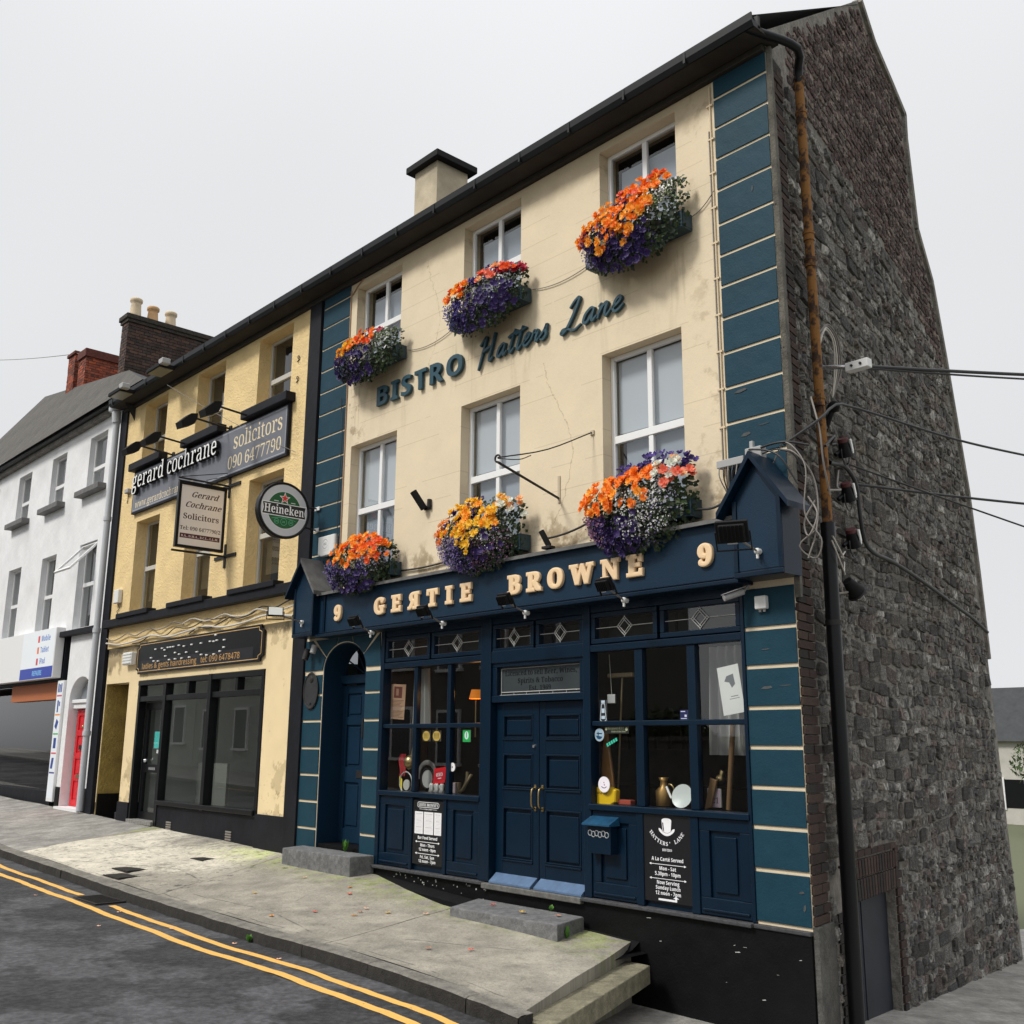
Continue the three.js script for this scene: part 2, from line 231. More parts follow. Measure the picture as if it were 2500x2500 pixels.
  const line = (xa, xb, z, w, name) => { const n = Math.round((xb - xa) * 6); const g = gridSheet((u, v) => { const x = lerp(xa, xb, u), wig = 0.022 * Math.sin(x * 0.9) + 0.012 * Math.sin(x * 2.7 + z), ed = 0.006 * Math.sin(x * 31 + v * 9) + 0.004 * Math.sin(x * 57 + v * 3), Z = z + wig + (v < 0.5 ? 1 : -1) * (w / 2 + ed); return [x, yRoad(x, Z) + 0.005, Z]; }, n, 1); struct('road_marking', g, yl); };
  line(-30, -9.35, 2.95, 0.09); line(-8.35, 8, 2.95, 0.09); line(-30, 8, 3.22, 0.1);
  line(-30, 20, 9.3, 0.09);
  // iron drain grate in the gutter
  const dg = thing('drain_grate', 'rusty iron drain grate in the gutter between the kerb and the yellow lines', 'drain', [-8.85, yRoad(-8.85, 2.88) + 0.006, 2.89]);
  mesh('frame', [B(-0.4, 0.4, -0.02, 0.012, -0.2, -0.165), B(-0.4, 0.4, -0.02, 0.012, 0.165, 0.2), B(-0.4, -0.365, -0.02, 0.012, -0.165, 0.165), B(0.365, 0.4, -0.02, 0.012, -0.165, 0.165)], M.iron, dg);
  for (let i = 0; i < 9; i++) mesh('bar', B(-0.32 + i * 0.08 - 0.014, -0.32 + i * 0.08 + 0.014, -0.02, 0.01, -0.165, 0.165), M.iron, dg);
  const cov = (x, z, w, d, label) => { const o = thing('access_cover', label, 'cover', [x, yPave(x, z) + 0.004, z]); mesh('lid', B(-w / 2, w / 2, -0.01, 0.006, -d / 2, d / 2, 0.004), M.iron, o); mesh('rim', [B(-w / 2 - 0.03, w / 2 + 0.03, -0.01, 0.002, -d / 2 - 0.03, -d / 2 - 0.004), B(-w / 2 - 0.03, w / 2 + 0.03, -0.01, 0.002, d / 2 + 0.004, d / 2 + 0.03)], M.iron, o); };
  cov(-10.05, 2.0, 0.5, 0.26, 'dark iron utility cover in the pavement, farther from the kerb of a touching pair'); cov(-9.65, 2.28, 0.5, 0.26, 'dark iron utility cover in the pavement, nearer the kerb of a touching pair'); cov(-9.8, 0.95, 0.34, 0.24, 'small single iron cover in the pavement nearer the hairdresser shop wall');
  // the sunk lane beside the gable, its steps, the far side of the street
  const dark = mat([0.1, 0.095, 0.085], 0.92, { map: tSpeck, s: 1.3, bump: bRough, bs: 0.015 });
  struct('lane', gridSheet((u, v) => { const x = lerp(-4, 14, u), z = lerp(KZ - 0.06, -26, v); return [x, lerp(-0.72, -0.95, smooth(2.6, 0.6, z)) - 0.075 * Math.max(0, -z), z]; }, 12, 40), farPave);
  const step = (i, y, z0, z1, x1, label) => { const t = thing('pavement_step', label, 'step', [0, 0, 0]); mesh('tread', poly([[xEnd(z0) - 0.3, -z0], [xEnd(z0) + x1, -z0], [xEnd(z1) + x1, -z1], [xEnd(z1) - 0.3, -z1]], 0.16, 0.006).rotateX(-Math.PI / 2).translate(0, y - 0.16, 0), paveSide, t); };
  const paveSide = mat([0.36, 0.33, 0.22], 0.92, { map: tSpeck, s: 0.8, bump: bRough, bs: 0.012, bsz: 0.5 });
  step(0, -0.53, 0.2, 2.5, 0.3, 'mossy concrete step just below the end of the pavement');
  struct('pavement_across', [gridSheet((u, v) => { const x = lerp(-70, 30, u), z = lerp(14.2, 9.7, v); return [x, yKerb(x) - 0.02, z]; }, 40, 2), gridSheet((u, v) => { const x = lerp(-70, 30, u); return [x, yKerb(x) - 0.02 - v * 0.2, 9.7]; }, 40, 1)], farPave);
}

// ------------------------------------------------------------------ the pub
const pub = thing('pub_building', 'three storey cream pub with teal corner blocks, navy shopfront and stone gable', 'building');
const winX2 = [-7.76, -5.06, -2.44].flatMap((a) => [[a, a + 1.2, 7.2], [a, a + 1.2, 4.0]]);
const pubWall = (() => { // cream render with its own dirt
  const W = 1024, H = 640;
  return texOf(W, H, (i, j) => {
    const x = -8.75 + (i / W) * 8.75, y = 3.5 + (j / H) * 5.5, s = (n, m) => n[(((Math.floor((y / m) * N) % N) + N) % N) * N + ((Math.floor((x / m) * N) % N) + N) % N];
    let L = 1 - 0.05 * (s(nA, 3) - 0.3) - 0.035 * s(nC, 1.1), dirt = 0;
    for (const wx of [-7.15, -4.46, -1.85]) { const dx = Math.abs(x - wx - 0.1); dirt += 0.22 * smooth(0.95, 0.3, dx + 0.35 * s(nB, 1.7)) * smooth(6.45, 7.1, y) * smooth(7.35, 7.2, y); }
    dirt += 0.3 * smooth(4.35, 3.85, y + 0.5 * (s(nB, 2.2) - 0.5)) * smooth(0.35, 0.7, s(nE, 2.6));
    dirt += 0.22 * smooth(0.62, 0.75, s(nE, 3.7)) * smooth(-7.2, -7.8, x) * smooth(5.9, 6.3, y) * smooth(7.2, 6.8, y);
    dirt += 0.12 * smooth(8.5, 8.95, y + 0.3 * s(nB, 2)) + 0.1 * smooth(0.6, 0.8, s(nE, 4.1)) * smooth(-1.3, -0.9, x);
    dirt += 0.1 * smooth(0.55, 0.8, nB[((Math.floor((y / 9) * N) % N) + N) % N * N + ((Math.floor((x / 0.8) * N) % N) + N) % N]) * winX2.reduce((k, [a, b, t]) => Math.max(k, smooth(t - 1.5, t - 0.1, y) * smooth(t + 0.02, t, y) * (Math.min(Math.abs(x - a), Math.abs(x - b)) < 0.22 ? 1 : 0.35) * (x > a - 0.3 && x < b + 0.3 ? 1 : 0)), 0);
    const crack = Math.abs(x + 3.2 + 0.25 * Math.sin(y * 2.2) + 0.08 * (s(nB, 0.9) - 0.5)) < 0.006 && y > 4.2 && y < 6.3 ? 0.16 : 0, crack2 = Math.abs(x + 5.75 + 0.15 * Math.sin(y * 3.1) + 0.1 * (s(nE, 1.3) - 0.5)) < 0.006 && y > 6.8 && y < 8.6 ? 0.13 : 0; dirt += crack + crack2;
    const line = Math.abs(((y - 3.5) % 0.31) - 0.155) < 0.004 && s(nD, 2.3) > 0.5 ? 0.1 : 0; dirt += line;
    return [(L - dirt * 0.9) * 0.98, (L - dirt) * 0.98, (L - dirt * 1.15) * 0.98];
  });
})();
M.cream = new THREE.MeshStandardMaterial({ color: lin(0.8, 0.675, 0.48), map: pubWall, roughness: 0.82, bumpMap: scaled(bWavy, 1), bumpScale: 0.004 });
M.creamFlat = mat([0.8, 0.675, 0.48], 0.8, { map: tPaint, s: 1.3 });
M.cream.map.repeat.set(1 / 8.75, 1 / 5.5); M.cream.map.offset.set(8.75 / 8.75, -3.5 / 5.5); M.cream.bumpMap.repeat.set(1, 1);
const winX = [[-7.76, -6.55], [-5.06, -3.87], [-2.44, -1.25]];
mesh('front_wall', B(-0.72, -0.004, 3.5, 9.0, -0.03, 0), M.creamFlat, pub);
mesh('front_wall', wallShape(-8.75, -0.72, 3.5, 9.0, winX.flatMap(([a, b]) => [[a, b, 4.0, 6.12], [a, b, 7.3, 8.8]])), M.cream, pub);
// sash windows: frame, four panes, blind, room behind
function sash(parent, x0, x1, y0, y1, bar, d, { blindTop = 0.1, blind = M.blind, valance = 0, mull = true, frame = M.white, depth = 0.7, roomMat = M.room, bottomBlind = 0, glz = glass } = {}) {
  const w = sub('window', parent), fw = 0.055, zf = -d, zb = zf - 0.05;
  const f = [B(x0, x0 + fw, y0, y1, zb, zf, 0.008), B(x1 - fw, x1, y0, y1, zb, zf, 0.008), B(x0 + fw, x1 - fw, y1 - fw, y1, zb, zf - 0.001, 0.008), B(x0 + fw, x1 - fw, y0, y0 + fw * 1.2, zb, zf - 0.001, 0.008), B(x0 + fw, x1 - fw, bar - 0.05, bar + 0.045, zb, zf + 0.006, 0.008)];
  const xm = (x0 + x1) / 2; if (mull) f.push(B(xm - 0.035, xm + 0.035, y0 + fw, bar - 0.05, zb, zf - 0.002, 0.008), B(xm - 0.035, xm + 0.035, bar + 0.045, y1 - fw, zb, zf - 0.002, 0.008));
  mesh('frame', f, frame, w);
  const cols = mull ? [[x0 + fw, xm - 0.035], [xm + 0.035, x1 - fw]] : [[x0 + fw, x1 - fw]];
  for (const [a, b] of cols) for (const [c, e] of [[y0 + fw, bar - 0.05], [bar + 0.045, y1 - fw]]) mesh('pane', face(b - a, e - c, (a + b) / 2, (c + e) / 2, zf - 0.03), glz, w);
  if (blind) { const top = y1 - blindTop, bl = []; bl.push(B(x0 + 0.15, x1 - 0.06, y0 + bottomBlind, top, zb - 0.06, zb - 0.05)); mesh('blind', bl, blind, w); }
  if (valance) mesh('valance', B(x0 + 0.05, x1 - 0.05, y1 - valance, y1 - 0.05, zb - 0.045, zb - 0.04), M.valance ?? (M.valance = mat([0.46, 0.49, 0.53], 0.9)), w);
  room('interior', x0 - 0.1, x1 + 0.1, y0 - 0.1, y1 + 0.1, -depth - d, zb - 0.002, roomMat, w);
  return w;
}
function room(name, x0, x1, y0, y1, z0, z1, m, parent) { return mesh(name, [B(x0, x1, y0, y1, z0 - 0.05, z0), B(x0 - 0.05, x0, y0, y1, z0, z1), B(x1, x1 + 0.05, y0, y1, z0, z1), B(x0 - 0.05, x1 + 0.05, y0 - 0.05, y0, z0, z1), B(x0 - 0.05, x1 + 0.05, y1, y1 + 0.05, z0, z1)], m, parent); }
for (const [a, b] of winX) { sash(pub, a, b, 4.0, 6.12, 5.08, 0.15, { valance: 0.95, blindTop: 0.12 }); sash(pub, a, b, 7.3, 8.8, 8.03, 0.15, { blindTop: 0.24, blind: M.blind }); }
// quoin blocks
const quoin = (x0, x1, y0, y1, z = 0.014, m = M.teal, parent = pub) => mesh('quoin_block', B(x0, x1, y0, y1, 0.001, z + rr(-0.002, 0.002), 0.005), m, parent);
{
  const R1 = [9.0, 8.66, 8.29, 7.91, 7.53, 7.12, 6.75, 6.39, 6.02, 5.63, 5.24, 4.85, 4.46, 4.07, 3.68], L1 = [9.0, 8.72, 8.37, 7.99, 7.6, 7.22, 6.84, 6.44, 6.04, 5.66, 5.28, 4.88, 4.49, 4.1, 3.7];
  for (let i = 0; i + 1 < R1.length; i++) { quoin(-0.69, -0.005, R1[i + 1] + 0.016, R1[i] - 0.016); quoin(-8.74, -7.95, L1[i + 1] + 0.014, L1[i] - 0.014); }
  mesh('pilaster', B(-0.58, -0.004, -0.02, 3.5, -0.03, 0), M.creamFlat, pub);
  const G = [3.12, 2.71, 2.34, 1.95, 1.58, 1.21, 0.85, 0.47, -0.0];
  for (let i = 0; i + 1 < G.length; i++) quoin(-0.578, -0.004, G[i + 1] + 0.019, G[i] - 0.019, 0.015);
}
{
  const sc = mat([0.12, 0.13, 0.13], 0.8, { map: tSpeck, s: 0.3 }); for (const [x, y, w, h] of [[-0.58, 5.16, 0.16, 0.03], [-0.52, 4.68, 0.12, 0.035], [-0.32, 4.75, 0.15, 0.008], [-0.42, 2.13, 0.13, 0.025], [-0.22, 2.15, 0.14, 0.008], [-0.25, 7.35, 0.02, 0.06], [-0.4, 2.5, 0.1, 0.01], [-0.12, 0.3, 0.06, 0.02], [-0.08, 0.16, 0.03, 0.05]]) mesh('paint_scar', poly([[x, y], [x + w * 0.5, y - h * 0.25], [x + w, y + h * 0.3], [x + w * 0.85, y + h], [x + w * 0.3, y + h * 0.8]], 0.003).translate(0, 0, 0.0165), sc, pub);
}
// side door bay with its arch
{
  const cx = -7.68, hw = 0.57, p = new THREE.Path(); p.moveTo(cx - hw, -0.1); p.lineTo(cx - hw, 2.66); p.absellipse(cx, 2.66, hw, 0.4, Math.PI, 0, true); p.lineTo(cx + hw, -0.1); p.closePath();
  const g = wallShape(-8.78, -6.72, -0.45, 3.5, [p], 0.42);
  mesh('door_bay', g, M.creamFlat, pub);
  const GL = [2.62, 2.3, 1.91, 1.51, 1.12, 0.735, 0.35, -0.1];
  for (let i = 0; i + 1 < GL.length; i++) { quoin(-8.77, cx - hw - 0.012, GL[i + 1] + 0.017, GL[i] - 0.017, 0.015); quoin(cx + hw + 0.012, -6.73, GL[i + 1] + 0.017, GL[i] - 0.017, 0.015); }
  // voussoirs round the arch
  const outer = (a) => { const c = Math.cos(a), s = Math.sin(a), k = Math.min(c > 0 ? 0.945 / c : c < 0 ? -1.085 / c : 9, s > 0.01 ? 0.49 / s : 9); return [cx + c * k, 2.645 + s * k]; };
  const A = [0, 0.52, 1.2, 1.94, 2.62, Math.PI].map((a, i, q) => a);
  for (let i = 0; i + 1 < A.length; i++) { const a0 = A[i] + 0.025, a1 = A[i + 1] - 0.025, pts = []; for (let k = 0; k <= 6; k++) { const a = lerp(a0, a1, k / 6); pts.push([cx + (hw + 0.012) * Math.cos(a), 2.66 + 0.412 * Math.sin(a)]); } const mids = [a1, ...[Math.atan2(0.49, -1.085), Math.atan2(0.49, 0.945)].filter((a) => a > a0 + 0.02 && a < a1 - 0.02), a0]; for (const a of mids) pts.push(outer(a)); mesh('voussoir', poly(pts, 0.014).translate(0, 0, 0.001), M.teal, pub); }
  const d = sub('side_door', pub), z = -0.4;
  each('reveal', [B(cx - hw - 0.002, cx - hw + 0.02, -0.05, 2.66, -0.42, -0.003), B(cx + hw - 0.02, cx + hw + 0.002, -0.05, 2.66, -0.42, -0.003)], M.navyFlat, d);
  { const o = new THREE.Shape(), i = new THREE.Path(); o.moveTo(cx + hw - 0.001, 2.66); o.absellipse(cx, 2.66, hw - 0.001, 0.399, 0, Math.PI, false); o.lineTo(cx - hw + 0.02, 2.66); o.absellipse(cx, 2.66, hw - 0.02, 0.38, Math.PI, 0, true); o.closePath(); mesh('arch_lining', new THREE.ExtrudeGeometry(o, { depth: 0.41, bevelEnabled: false, curveSegments: 20 }).translate(0, 0, -0.414), M.navyFlat, d); }
  mesh('leaf', [B(cx - 0.55, cx + 0.55, 0.16, 2.45, z - 0.05, z), B(cx - 0.55, cx - 0.44, 0.16, 2.45, z, z + 0.03), B(cx + 0.44, cx + 0.55, 0.16, 2.45, z, z + 0.03), B(cx - 0.06, cx + 0.06, 0.16, 2.45, z, z + 0.028), B(cx - 0.44, cx + 0.44, 0.16, 0.36, z, z + 0.026), B(cx - 0.44, cx + 0.44, 1.02, 1.24, z, z + 0.026), B(cx - 0.44, cx + 0.44, 1.86, 1.98, z, z + 0.026), B(cx - 0.44, cx + 0.44, 2.33, 2.45, z, z + 0.026)], M.navyFlat, d);
  for (const [a, b] of [[-0.4, -0.1], [0.1, 0.4]]) for (const [c, e] of [[0.4, 0.98], [1.28, 1.82], [2.02, 2.29]]) mesh('panel', B(cx + a, cx + b, c, e, z, z + 0.016, 0.012), M.navyFlat, d);
  mesh('transom', B(cx - 0.56, cx + 0.56, 2.47, 2.6, z - 0.04, z + 0.09, 0.015), M.navyFlat, d);
  mesh('letterbox', [B(cx - 0.13, cx + 0.13, 1.08, 1.19, z + 0.026, z + 0.036, 0.004)], M.iron, d); mesh('knocker', [B(cx - 0.02, cx + 0.02, 1.66, 1.95, z + 0.028, z + 0.05, 0.01)], M.iron, d);
  const fan = sub('fanlight', pub); mesh('pane', face(1.16, 0.42, cx, 2.8, z - 0.01), smokedGlass, fan);
  const bars = []; for (let k = 1; k < 6; k++) { const a = (k / 6) * Math.PI; bars.push(rod([cx, 2.6, z], [cx + 0.56 * Math.cos(a), 2.62 + 0.42 * Math.sin(a), z], 0.012, 5)); } mesh('glazing_bar', bars, M.navyFlat, fan);
  mesh('back_wall', B(cx - 0.7, cx + 0.7, -0.2, 3.2, -0.75, -0.7), M.room, fan); mesh('threshold', B(cx - 0.56, cx + 0.56, -0.2, 0.15, -0.5, -0.02), M.black, d);
}
// stallriser, posts, rails of the shopfront
const SF = sub('shopfront', pub);
{
  const n = M.navy;
  each('sill', [B(-6.66, -4.53, 0.9, 0.965, -0.1, 0.05, 0.012), B(-2.69, -0.6, 0.9, 0.965, -0.1, 0.05, 0.012)], n, SF);
  for (const [a, b] of [[-6.72, -6.64], [-4.545, -4.35], [-2.77, -2.66], [-0.62, -0.58]]) mesh('post', B(a, b, -0.01, 3.2, -0.12, 0.03, 0.008), n, SF);
  each('rail', [B(-6.64, -4.545, 2.61, 2.69, -0.1, 0.025, 0.01), B(-2.66, -0.62, 2.61, 2.69, -0.1, 0.025, 0.01), B(-4.35, -2.77, 2.57, 2.72, -0.1, 0.025, 0.01), B(-6.64, -0.62, 3.055, 3.5, -0.1, 0.01)], n, SF);
  each('glazing_bar', [...[[-5.955, -5.885], [-5.235, -5.165]].map(([a, b]) => B(a, b, 0.965, 2.61, -0.07, 0.005, 0.01)), ...[[-2.025, -1.915], [-1.315, -1.21]].map(([a, b]) => B(a, b, 0.965, 2.61, -0.07, 0.005, 0.01))], n, SF);
  each('cross_rail', [B(-6.64, -4.545, 1.795, 1.85, -0.068, 0.007, 0.01), B(-2.66, -0.62, 1.795, 1.85, -0.068, 0.007, 0.01)], n, SF);
  // shop panes
  for (const [xs, y] of [[[[-6.64, -5.955], [-5.885, -5.235], [-5.165, -4.545]], 0], [[[-2.66, -2.025], [-1.915, -1.315], [-1.21, -0.62]], 0]]) for (const [a, b] of xs) for (const [c, e] of [[0.965, 1.795], [1.85, 2.61]]) mesh('pane', face(b - a, e - c, (a + b) / 2, (c + e) / 2, -0.04), glass, SF);
  // stallriser boards with raised frames
  for (const [x0, x1, segs] of [[-6.64, -4.545, [[-6.64, -5.95], [-5.89, -5.24], [-5.18, -4.545]]], [-2.66, -0.62, [[-2.66, -2.02], [-1.93, -1.32], [-1.22, -0.62]]]]) {
    mesh('stallriser', B(x0, x1, -0.01, 0.9, -0.12, -0.02), n, SF);
    segs.forEach(([a, b], i) => {
      if (i === 1) return; mesh('panel_frame', [B(a, b, 0.78, 0.9, -0.021, 0.012, 0.008), B(a, b, 0.0, 0.16, -0.021, 0.012, 0.008), B(a, a + 0.12, 0.16, 0.78, -0.021, 0.01, 0.008), B(b - 0.12, b, 0.16, 0.78, -0.021, 0.01, 0.008)], n, SF);
      mesh('panel', B(a + 0.17, b - 0.17, 0.21, 0.73, -0.021, 0.0, 0.014), n, SF);
      mesh('bead', B(a + 0.03, b - 0.03, 0.035, 0.06, 0.01, 0.03, 0.008), n, SF);
    });
    for (let i = 0; i < 2; i++) mesh('stile', B(segs[i][1], segs[i + 1][0], -0.01, 0.9, -0.021, 0.028, 0.008), n, SF);
  }
  // leaded lights over the windows and the door
  for (const [a, b] of [[-6.63, -5.62], [-5.58, -4.555], [-4.34, -3.6], [-3.56, -2.78], [-2.65, -1.69], [-1.65, -0.63]]) {
    const w = sub('leaded_window', SF), c = 2.70, e = 3.05, t = 0.055, xm = (a + b) / 2, ym = (c + e) / 2, z = -0.015;
    mesh('frame', [B(a, b, e - t, e, -0.08, 0.015, 0.008), B(a, b, c, c + t, -0.08, 0.015, 0.008), B(a, a + t, c + t, e - t, -0.08, 0.014, 0.008), B(b - t, b, c + t, e - t, -0.08, 0.014, 0.008)], n, w);
    mesh('pane', face(b - a - 2 * t, e - c - 2 * t, xm, ym, z - 0.012), glass, w);
    const r = 0.0042, q = [], k = Math.min(0.11, (b - a) * 0.13), h = 0.105; const D = [[xm - k, ym], [xm, ym + h], [xm + k, ym], [xm, ym - h]], D2 = D.map(([x, y]) => [xm + (x - xm) * 0.66, ym + (y - ym) * 0.66]);
    for (let i = 0; i < 4; i++) { const j = (i + 1) % 4; q.push(rod([...D[i], z], [...D[j], z], r, 5)); const s0 = D2[i], s1 = D2[j], ex = 0.28; q.push(rod([lerp(s0[0], s1[0], -ex), lerp(s0[1], s1[1], -ex), z + 0.001], [lerp(s0[0], s1[0], 1 + ex), lerp(s0[1], s1[1], 1 + ex), z + 0.001], r, 5)); }
    q.push(rod([a + t, ym, z], [xm - k, ym, z], r, 5), rod([xm + k, ym, z], [b - t, ym, z], r, 5), rod([xm, ym + h, z], [xm, e - t, z], r, 5), rod([xm, ym - h, z], [xm, c + t, z], r, 5)); mesh('came', q, M.came, w);
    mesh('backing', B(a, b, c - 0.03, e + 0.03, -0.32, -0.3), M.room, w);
  }
  // glazed panel with the licence lettering over the door
  const tr = sub('transom_window', SF);
  mesh('frame', [B(-4.35, -2.77, 2.52, 2.58, -0.1, 0.0, 0.008), B(-4.35, -2.77, 2.09, 2.175, -0.1, 0.012, 0.008), B(-4.35, -4.27, 2.175, 2.52, -0.1, 0, 0.008), B(-2.85, -2.77, 2.175, 2.52, -0.1, 0, 0.008)], n, tr);
  mesh('pane', face(1.42, 0.35, -3.56, 2.348, -0.06), print(1.42, 0.35, 500, (c, W, H) => { c.fillStyle = '#3c4245'; c.fillRect(0, 0, W, H); c.fillStyle = '#0b0c0d'; c.textAlign = 'center'; c.font = 'bold 44px serif'; c.fillText('Licenced to sell Beer, Wines,', W / 2, 56, W - 90); c.fillText('Spirits & Tobacco', W / 2, 104); c.fillText('Est. 1969', W / 2, 150); }, 0.16), tr, true);
  const cm = [rod([-4.23, 2.2, -0.05], [-4.23, 2.5, -0.05], 0.004, 5), rod([-2.88, 2.2, -0.05], [-2.88, 2.5, -0.05], 0.004, 5), rod([-4.23, 2.5, -0.05], [-2.88, 2.5, -0.05], 0.003, 5), rod([-4.23, 2.212, -0.05], [-2.88, 2.212, -0.05], 0.006, 5), rod([-4.27, 2.178, -0.05], [-2.85, 2.178, -0.05], 0.005, 5)]; for (let i = 0; i < 7; i++) cm.push(rod([-4.23 + i * 0.225, 2.178, -0.05], [-4.23 + i * 0.225, 2.212, -0.05], 0.004, 5)); mesh('came', cm, M.came, tr);
  // double door
  [[-4.345, -3.585], [-3.575, -2.775]].forEach(([a, b], i) => {
    const d = sub('door', SF), z = -0.09, st = 0.13; const L = i ? a + 0.1 : a + st, Rr = i ? b - st : b - 0.1;
    mesh('leaf', [B(a, b, 0.0, 2.085, z - 0.05, z - 0.012), B(a, L, 0.0, 2.085, z - 0.012, z + 0.02, 0.004), B(Rr, b, 0.0, 2.085, z - 0.012, z + 0.02, 0.004), ...[[0.0, 0.24], [0.86, 1.06], [1.48, 1.64], [1.94, 2.085]].map(([c, e]) => B(L, Rr, c, e, z - 0.012, z + 0.018, 0.004))], n, d);
    for (const [c, e] of [[0.24, 0.86], [1.06, 1.48], [1.64, 1.94]]) { mesh('panel', B(L + 0.05, Rr - 0.05, c + 0.06, e - 0.06, z - 0.012, z + 0.01, 0.018), n, d); mesh('moulding', [B(L, Rr, c, c + 0.02, z - 0.012, z + 0.034, 0.006), B(L, Rr, c + 0.024, c + 0.04, z - 0.012, z + 0.026, 0.006), B(L, Rr, e - 0.02, e, z - 0.012, z + 0.03, 0.006), B(L, L + 0.022, c + 0.04, e - 0.02, z - 0.012, z + 0.028, 0.006), B(Rr - 0.022, Rr, c + 0.04, e - 0.02, z - 0.012, z + 0.028, 0.006)], n, d); }
    mesh('weatherboard', poly([[0, 0], [0.12, 0], [0.12, 0.02], [0.0, 0.11]], (b - a) - 0.05).rotateY(-Math.PI / 2).translate(b - 0.025, -0.015, z + 0.02), M.kick, d);
    const hx = i ? a + 0.055 : b - 0.055; mesh('handle', [tube([[hx, 0.86, z + 0.02], [hx, 0.88, z + 0.075], [hx, 0.98, z + 0.09], [hx, 1.08, z + 0.075], [hx, 1.1, z + 0.02]], 0.012, 14), B(hx - 0.017, hx + 0.017, 0.83, 0.88, z + 0.018, z + 0.03, 0.004), B(hx - 0.017, hx + 0.017, 1.08, 1.13, z + 0.018, z + 0.03, 0.004)], M.brass, d);
    if (!i) mesh('lock', new THREE.CylinderGeometry(0.018, 0.018, 0.02, 12).rotateX(Math.PI / 2).translate(hx - 0.02, 1.57, z + 0.03), M.chrome, d);
  });
}
mesh('base_wall', B(-6.72, -0.005, -1.8, -0.045, -0.03, 0.03), M.black, pub);
each('base_ledge', [B(-6.72, -4.42, -0.05, -0.012, -0.1, 0.085, 0.01), B(-2.78, -0.6, -0.05, -0.012, -0.1, 0.085, 0.01), B(-0.6, -0.002, -0.05, -0.012, -0.1, 0.05, 0.01)], mat([0.1, 0.1, 0.11], 0.8, { map: tSpeck, s: 0.5, bump: bRough, bs: 0.006, bsz: 0.3 }), pub);
mesh('doorway_sill', [B(-4.42, -2.78, -0.085, -0.02, -0.15, 0.09, 0.012)], mat([0.25, 0.24, 0.22], 0.85, { map: tSpeck, s: 0.4 }), pub);
{ // black painted fillet where the pavement stops short of the wall, chipped white here and there
  const g = gridSheet((u, v) => { const x = lerp(-6.72, -2.0, u), z = 0.03 + v * 0.6; return [x, yPave(x, 0.2) + 0.02 - 0.09 * smooth(0, 0.3, v), z]; }, 24, 5); mesh('apron', g, M.black, pub);
  const chips = []; for (let i = 0; i < 40; i++) { const x = rr(-6.3, -4.4), y = yPave(x, 0) + rr(0.03, 0.28) * (x > -5.5 ? 1 : 0.3) , w = rr(0.006, 0.022), h = rr(0.008, 0.03); if (y < -0.07) chips.push(poly([[x, y], [x + w, y + h * 0.3], [x + w * 0.8, y + h], [x - w * 0.2, y + h * 0.7]], 0.0015).translate(0, 0, 0.0302)); }
  for (let i = 0; i < 9; i++) { const x = rr(-1.9, -0.1), y = rr(-0.75, -0.1), w = rr(0.004, 0.06), h = rr(0.003, 0.014); chips.push(poly([[x, y], [x + w, y + h * 0.5], [x + w * 0.8, y + h], [x - w * 0.1, y + h * 0.4]], 0.0015).translate(0, 0, 0.0302)); }
  const cm = mesh('paint_chips', chips, mat([0.5, 0.5, 0.48], 0.8), pub); cm.userData.kind = 'stuff';
}
// bar room seen through the shop windows
{
  const bar = sub('bar_room', pub);
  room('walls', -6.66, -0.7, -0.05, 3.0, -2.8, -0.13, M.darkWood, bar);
  each('window_shelf', [B(-6.7, -4.5, 0.9, 0.93, -0.62, -0.11), B(-2.7, -0.6, 0.9, 0.93, -0.62, -0.11)], M.darkWood, bar);
  mesh('counter', B(-6.3, -1.4, -0.05, 1.1, -2.2, -1.75, 0.02), M.darkWood, bar);
  mesh('back_bar', [B(-6.4, -0.8, 1.5, 1.54, -2.78, -2.55), B(-6.4, -0.8, 1.95, 1.99, -2.78, -2.55), ...[...Array(22)].map((_, i) => B(-6.2 + i * 0.24, -6.13 + i * 0.24, 1.54, 1.54 + 0.2 + 0.1 * R(), -2.7, -2.63))], M.darkWood, bar);
}
// eaves, gutter, roof
{
  mesh('soffit', B(-17.2, 0.1, 8.98, 9.03, -0.1, 0.34), M.soffit, pub);
  mesh('cornice', B(-17.15, 0.0, 8.9, 8.98, -0.02, 0.07, 0.015), M.soffit, pub);
  const prof = [[0, 0], [0.08, -0.02], [0.115, 0.04], [0.12, 0.13], [0.1, 0.13], [0.098, 0.06], [0, 0.04]];
  mesh('gutter', poly(prof, 17.3).rotateY(-Math.PI / 2).scale(1, 1, 1).translate(0.1, 9.0, 0.28), M.gutter, pub);
  mesh('fascia', B(-17.2, 0.1, 9.0, 9.15, 0.24, 0.28), M.gutter, pub);
  const br = []; for (let x = -17; x < 0; x += 0.9) br.push(B(x, x + 0.03, 8.985, 9.125, 0.28, 0.405)); each('gutter_bracket', br, M.gutter, pub);
  mesh('roof', quads([[[-16.6, 9.13, 0.36], [0.06, 9.13, 0.36], [-0.78, 12.05, -3.75], [-16.6, 12.05, -3.75]], [[-16.6, 12.05, -3.75], [-0.95, 12.05, -3.75], [-2.4, 8.6, -8.2], [-16.6, 8.6, -8.2]], [[-16.6, 12.05, -3.75], [-16.6, 8.6, -8.2], [-16.6, 8.6, 0], [-16.6, 9.13, 0.36]]]), M.slateDark, pub);
  mesh('rear_wall', B(-16.6, -2.6, -1.5, 8.6, -8.3, -8.0), M.black, pub);
  const c = sub('chimney', pub); mesh('stack', B(-8.34, -7.69, 9.6, 11.72, -2.2, -1.5), mat([0.75, 0.64, 0.46], 0.85, { map: tGrime, s: 2.2, bump: bWavy, bs: 0.01 }), c); mesh('cap', [B(-8.47, -7.55, 11.72, 11.85, -2.32, -1.38, 0.015)], M.blackMatt, c);
}

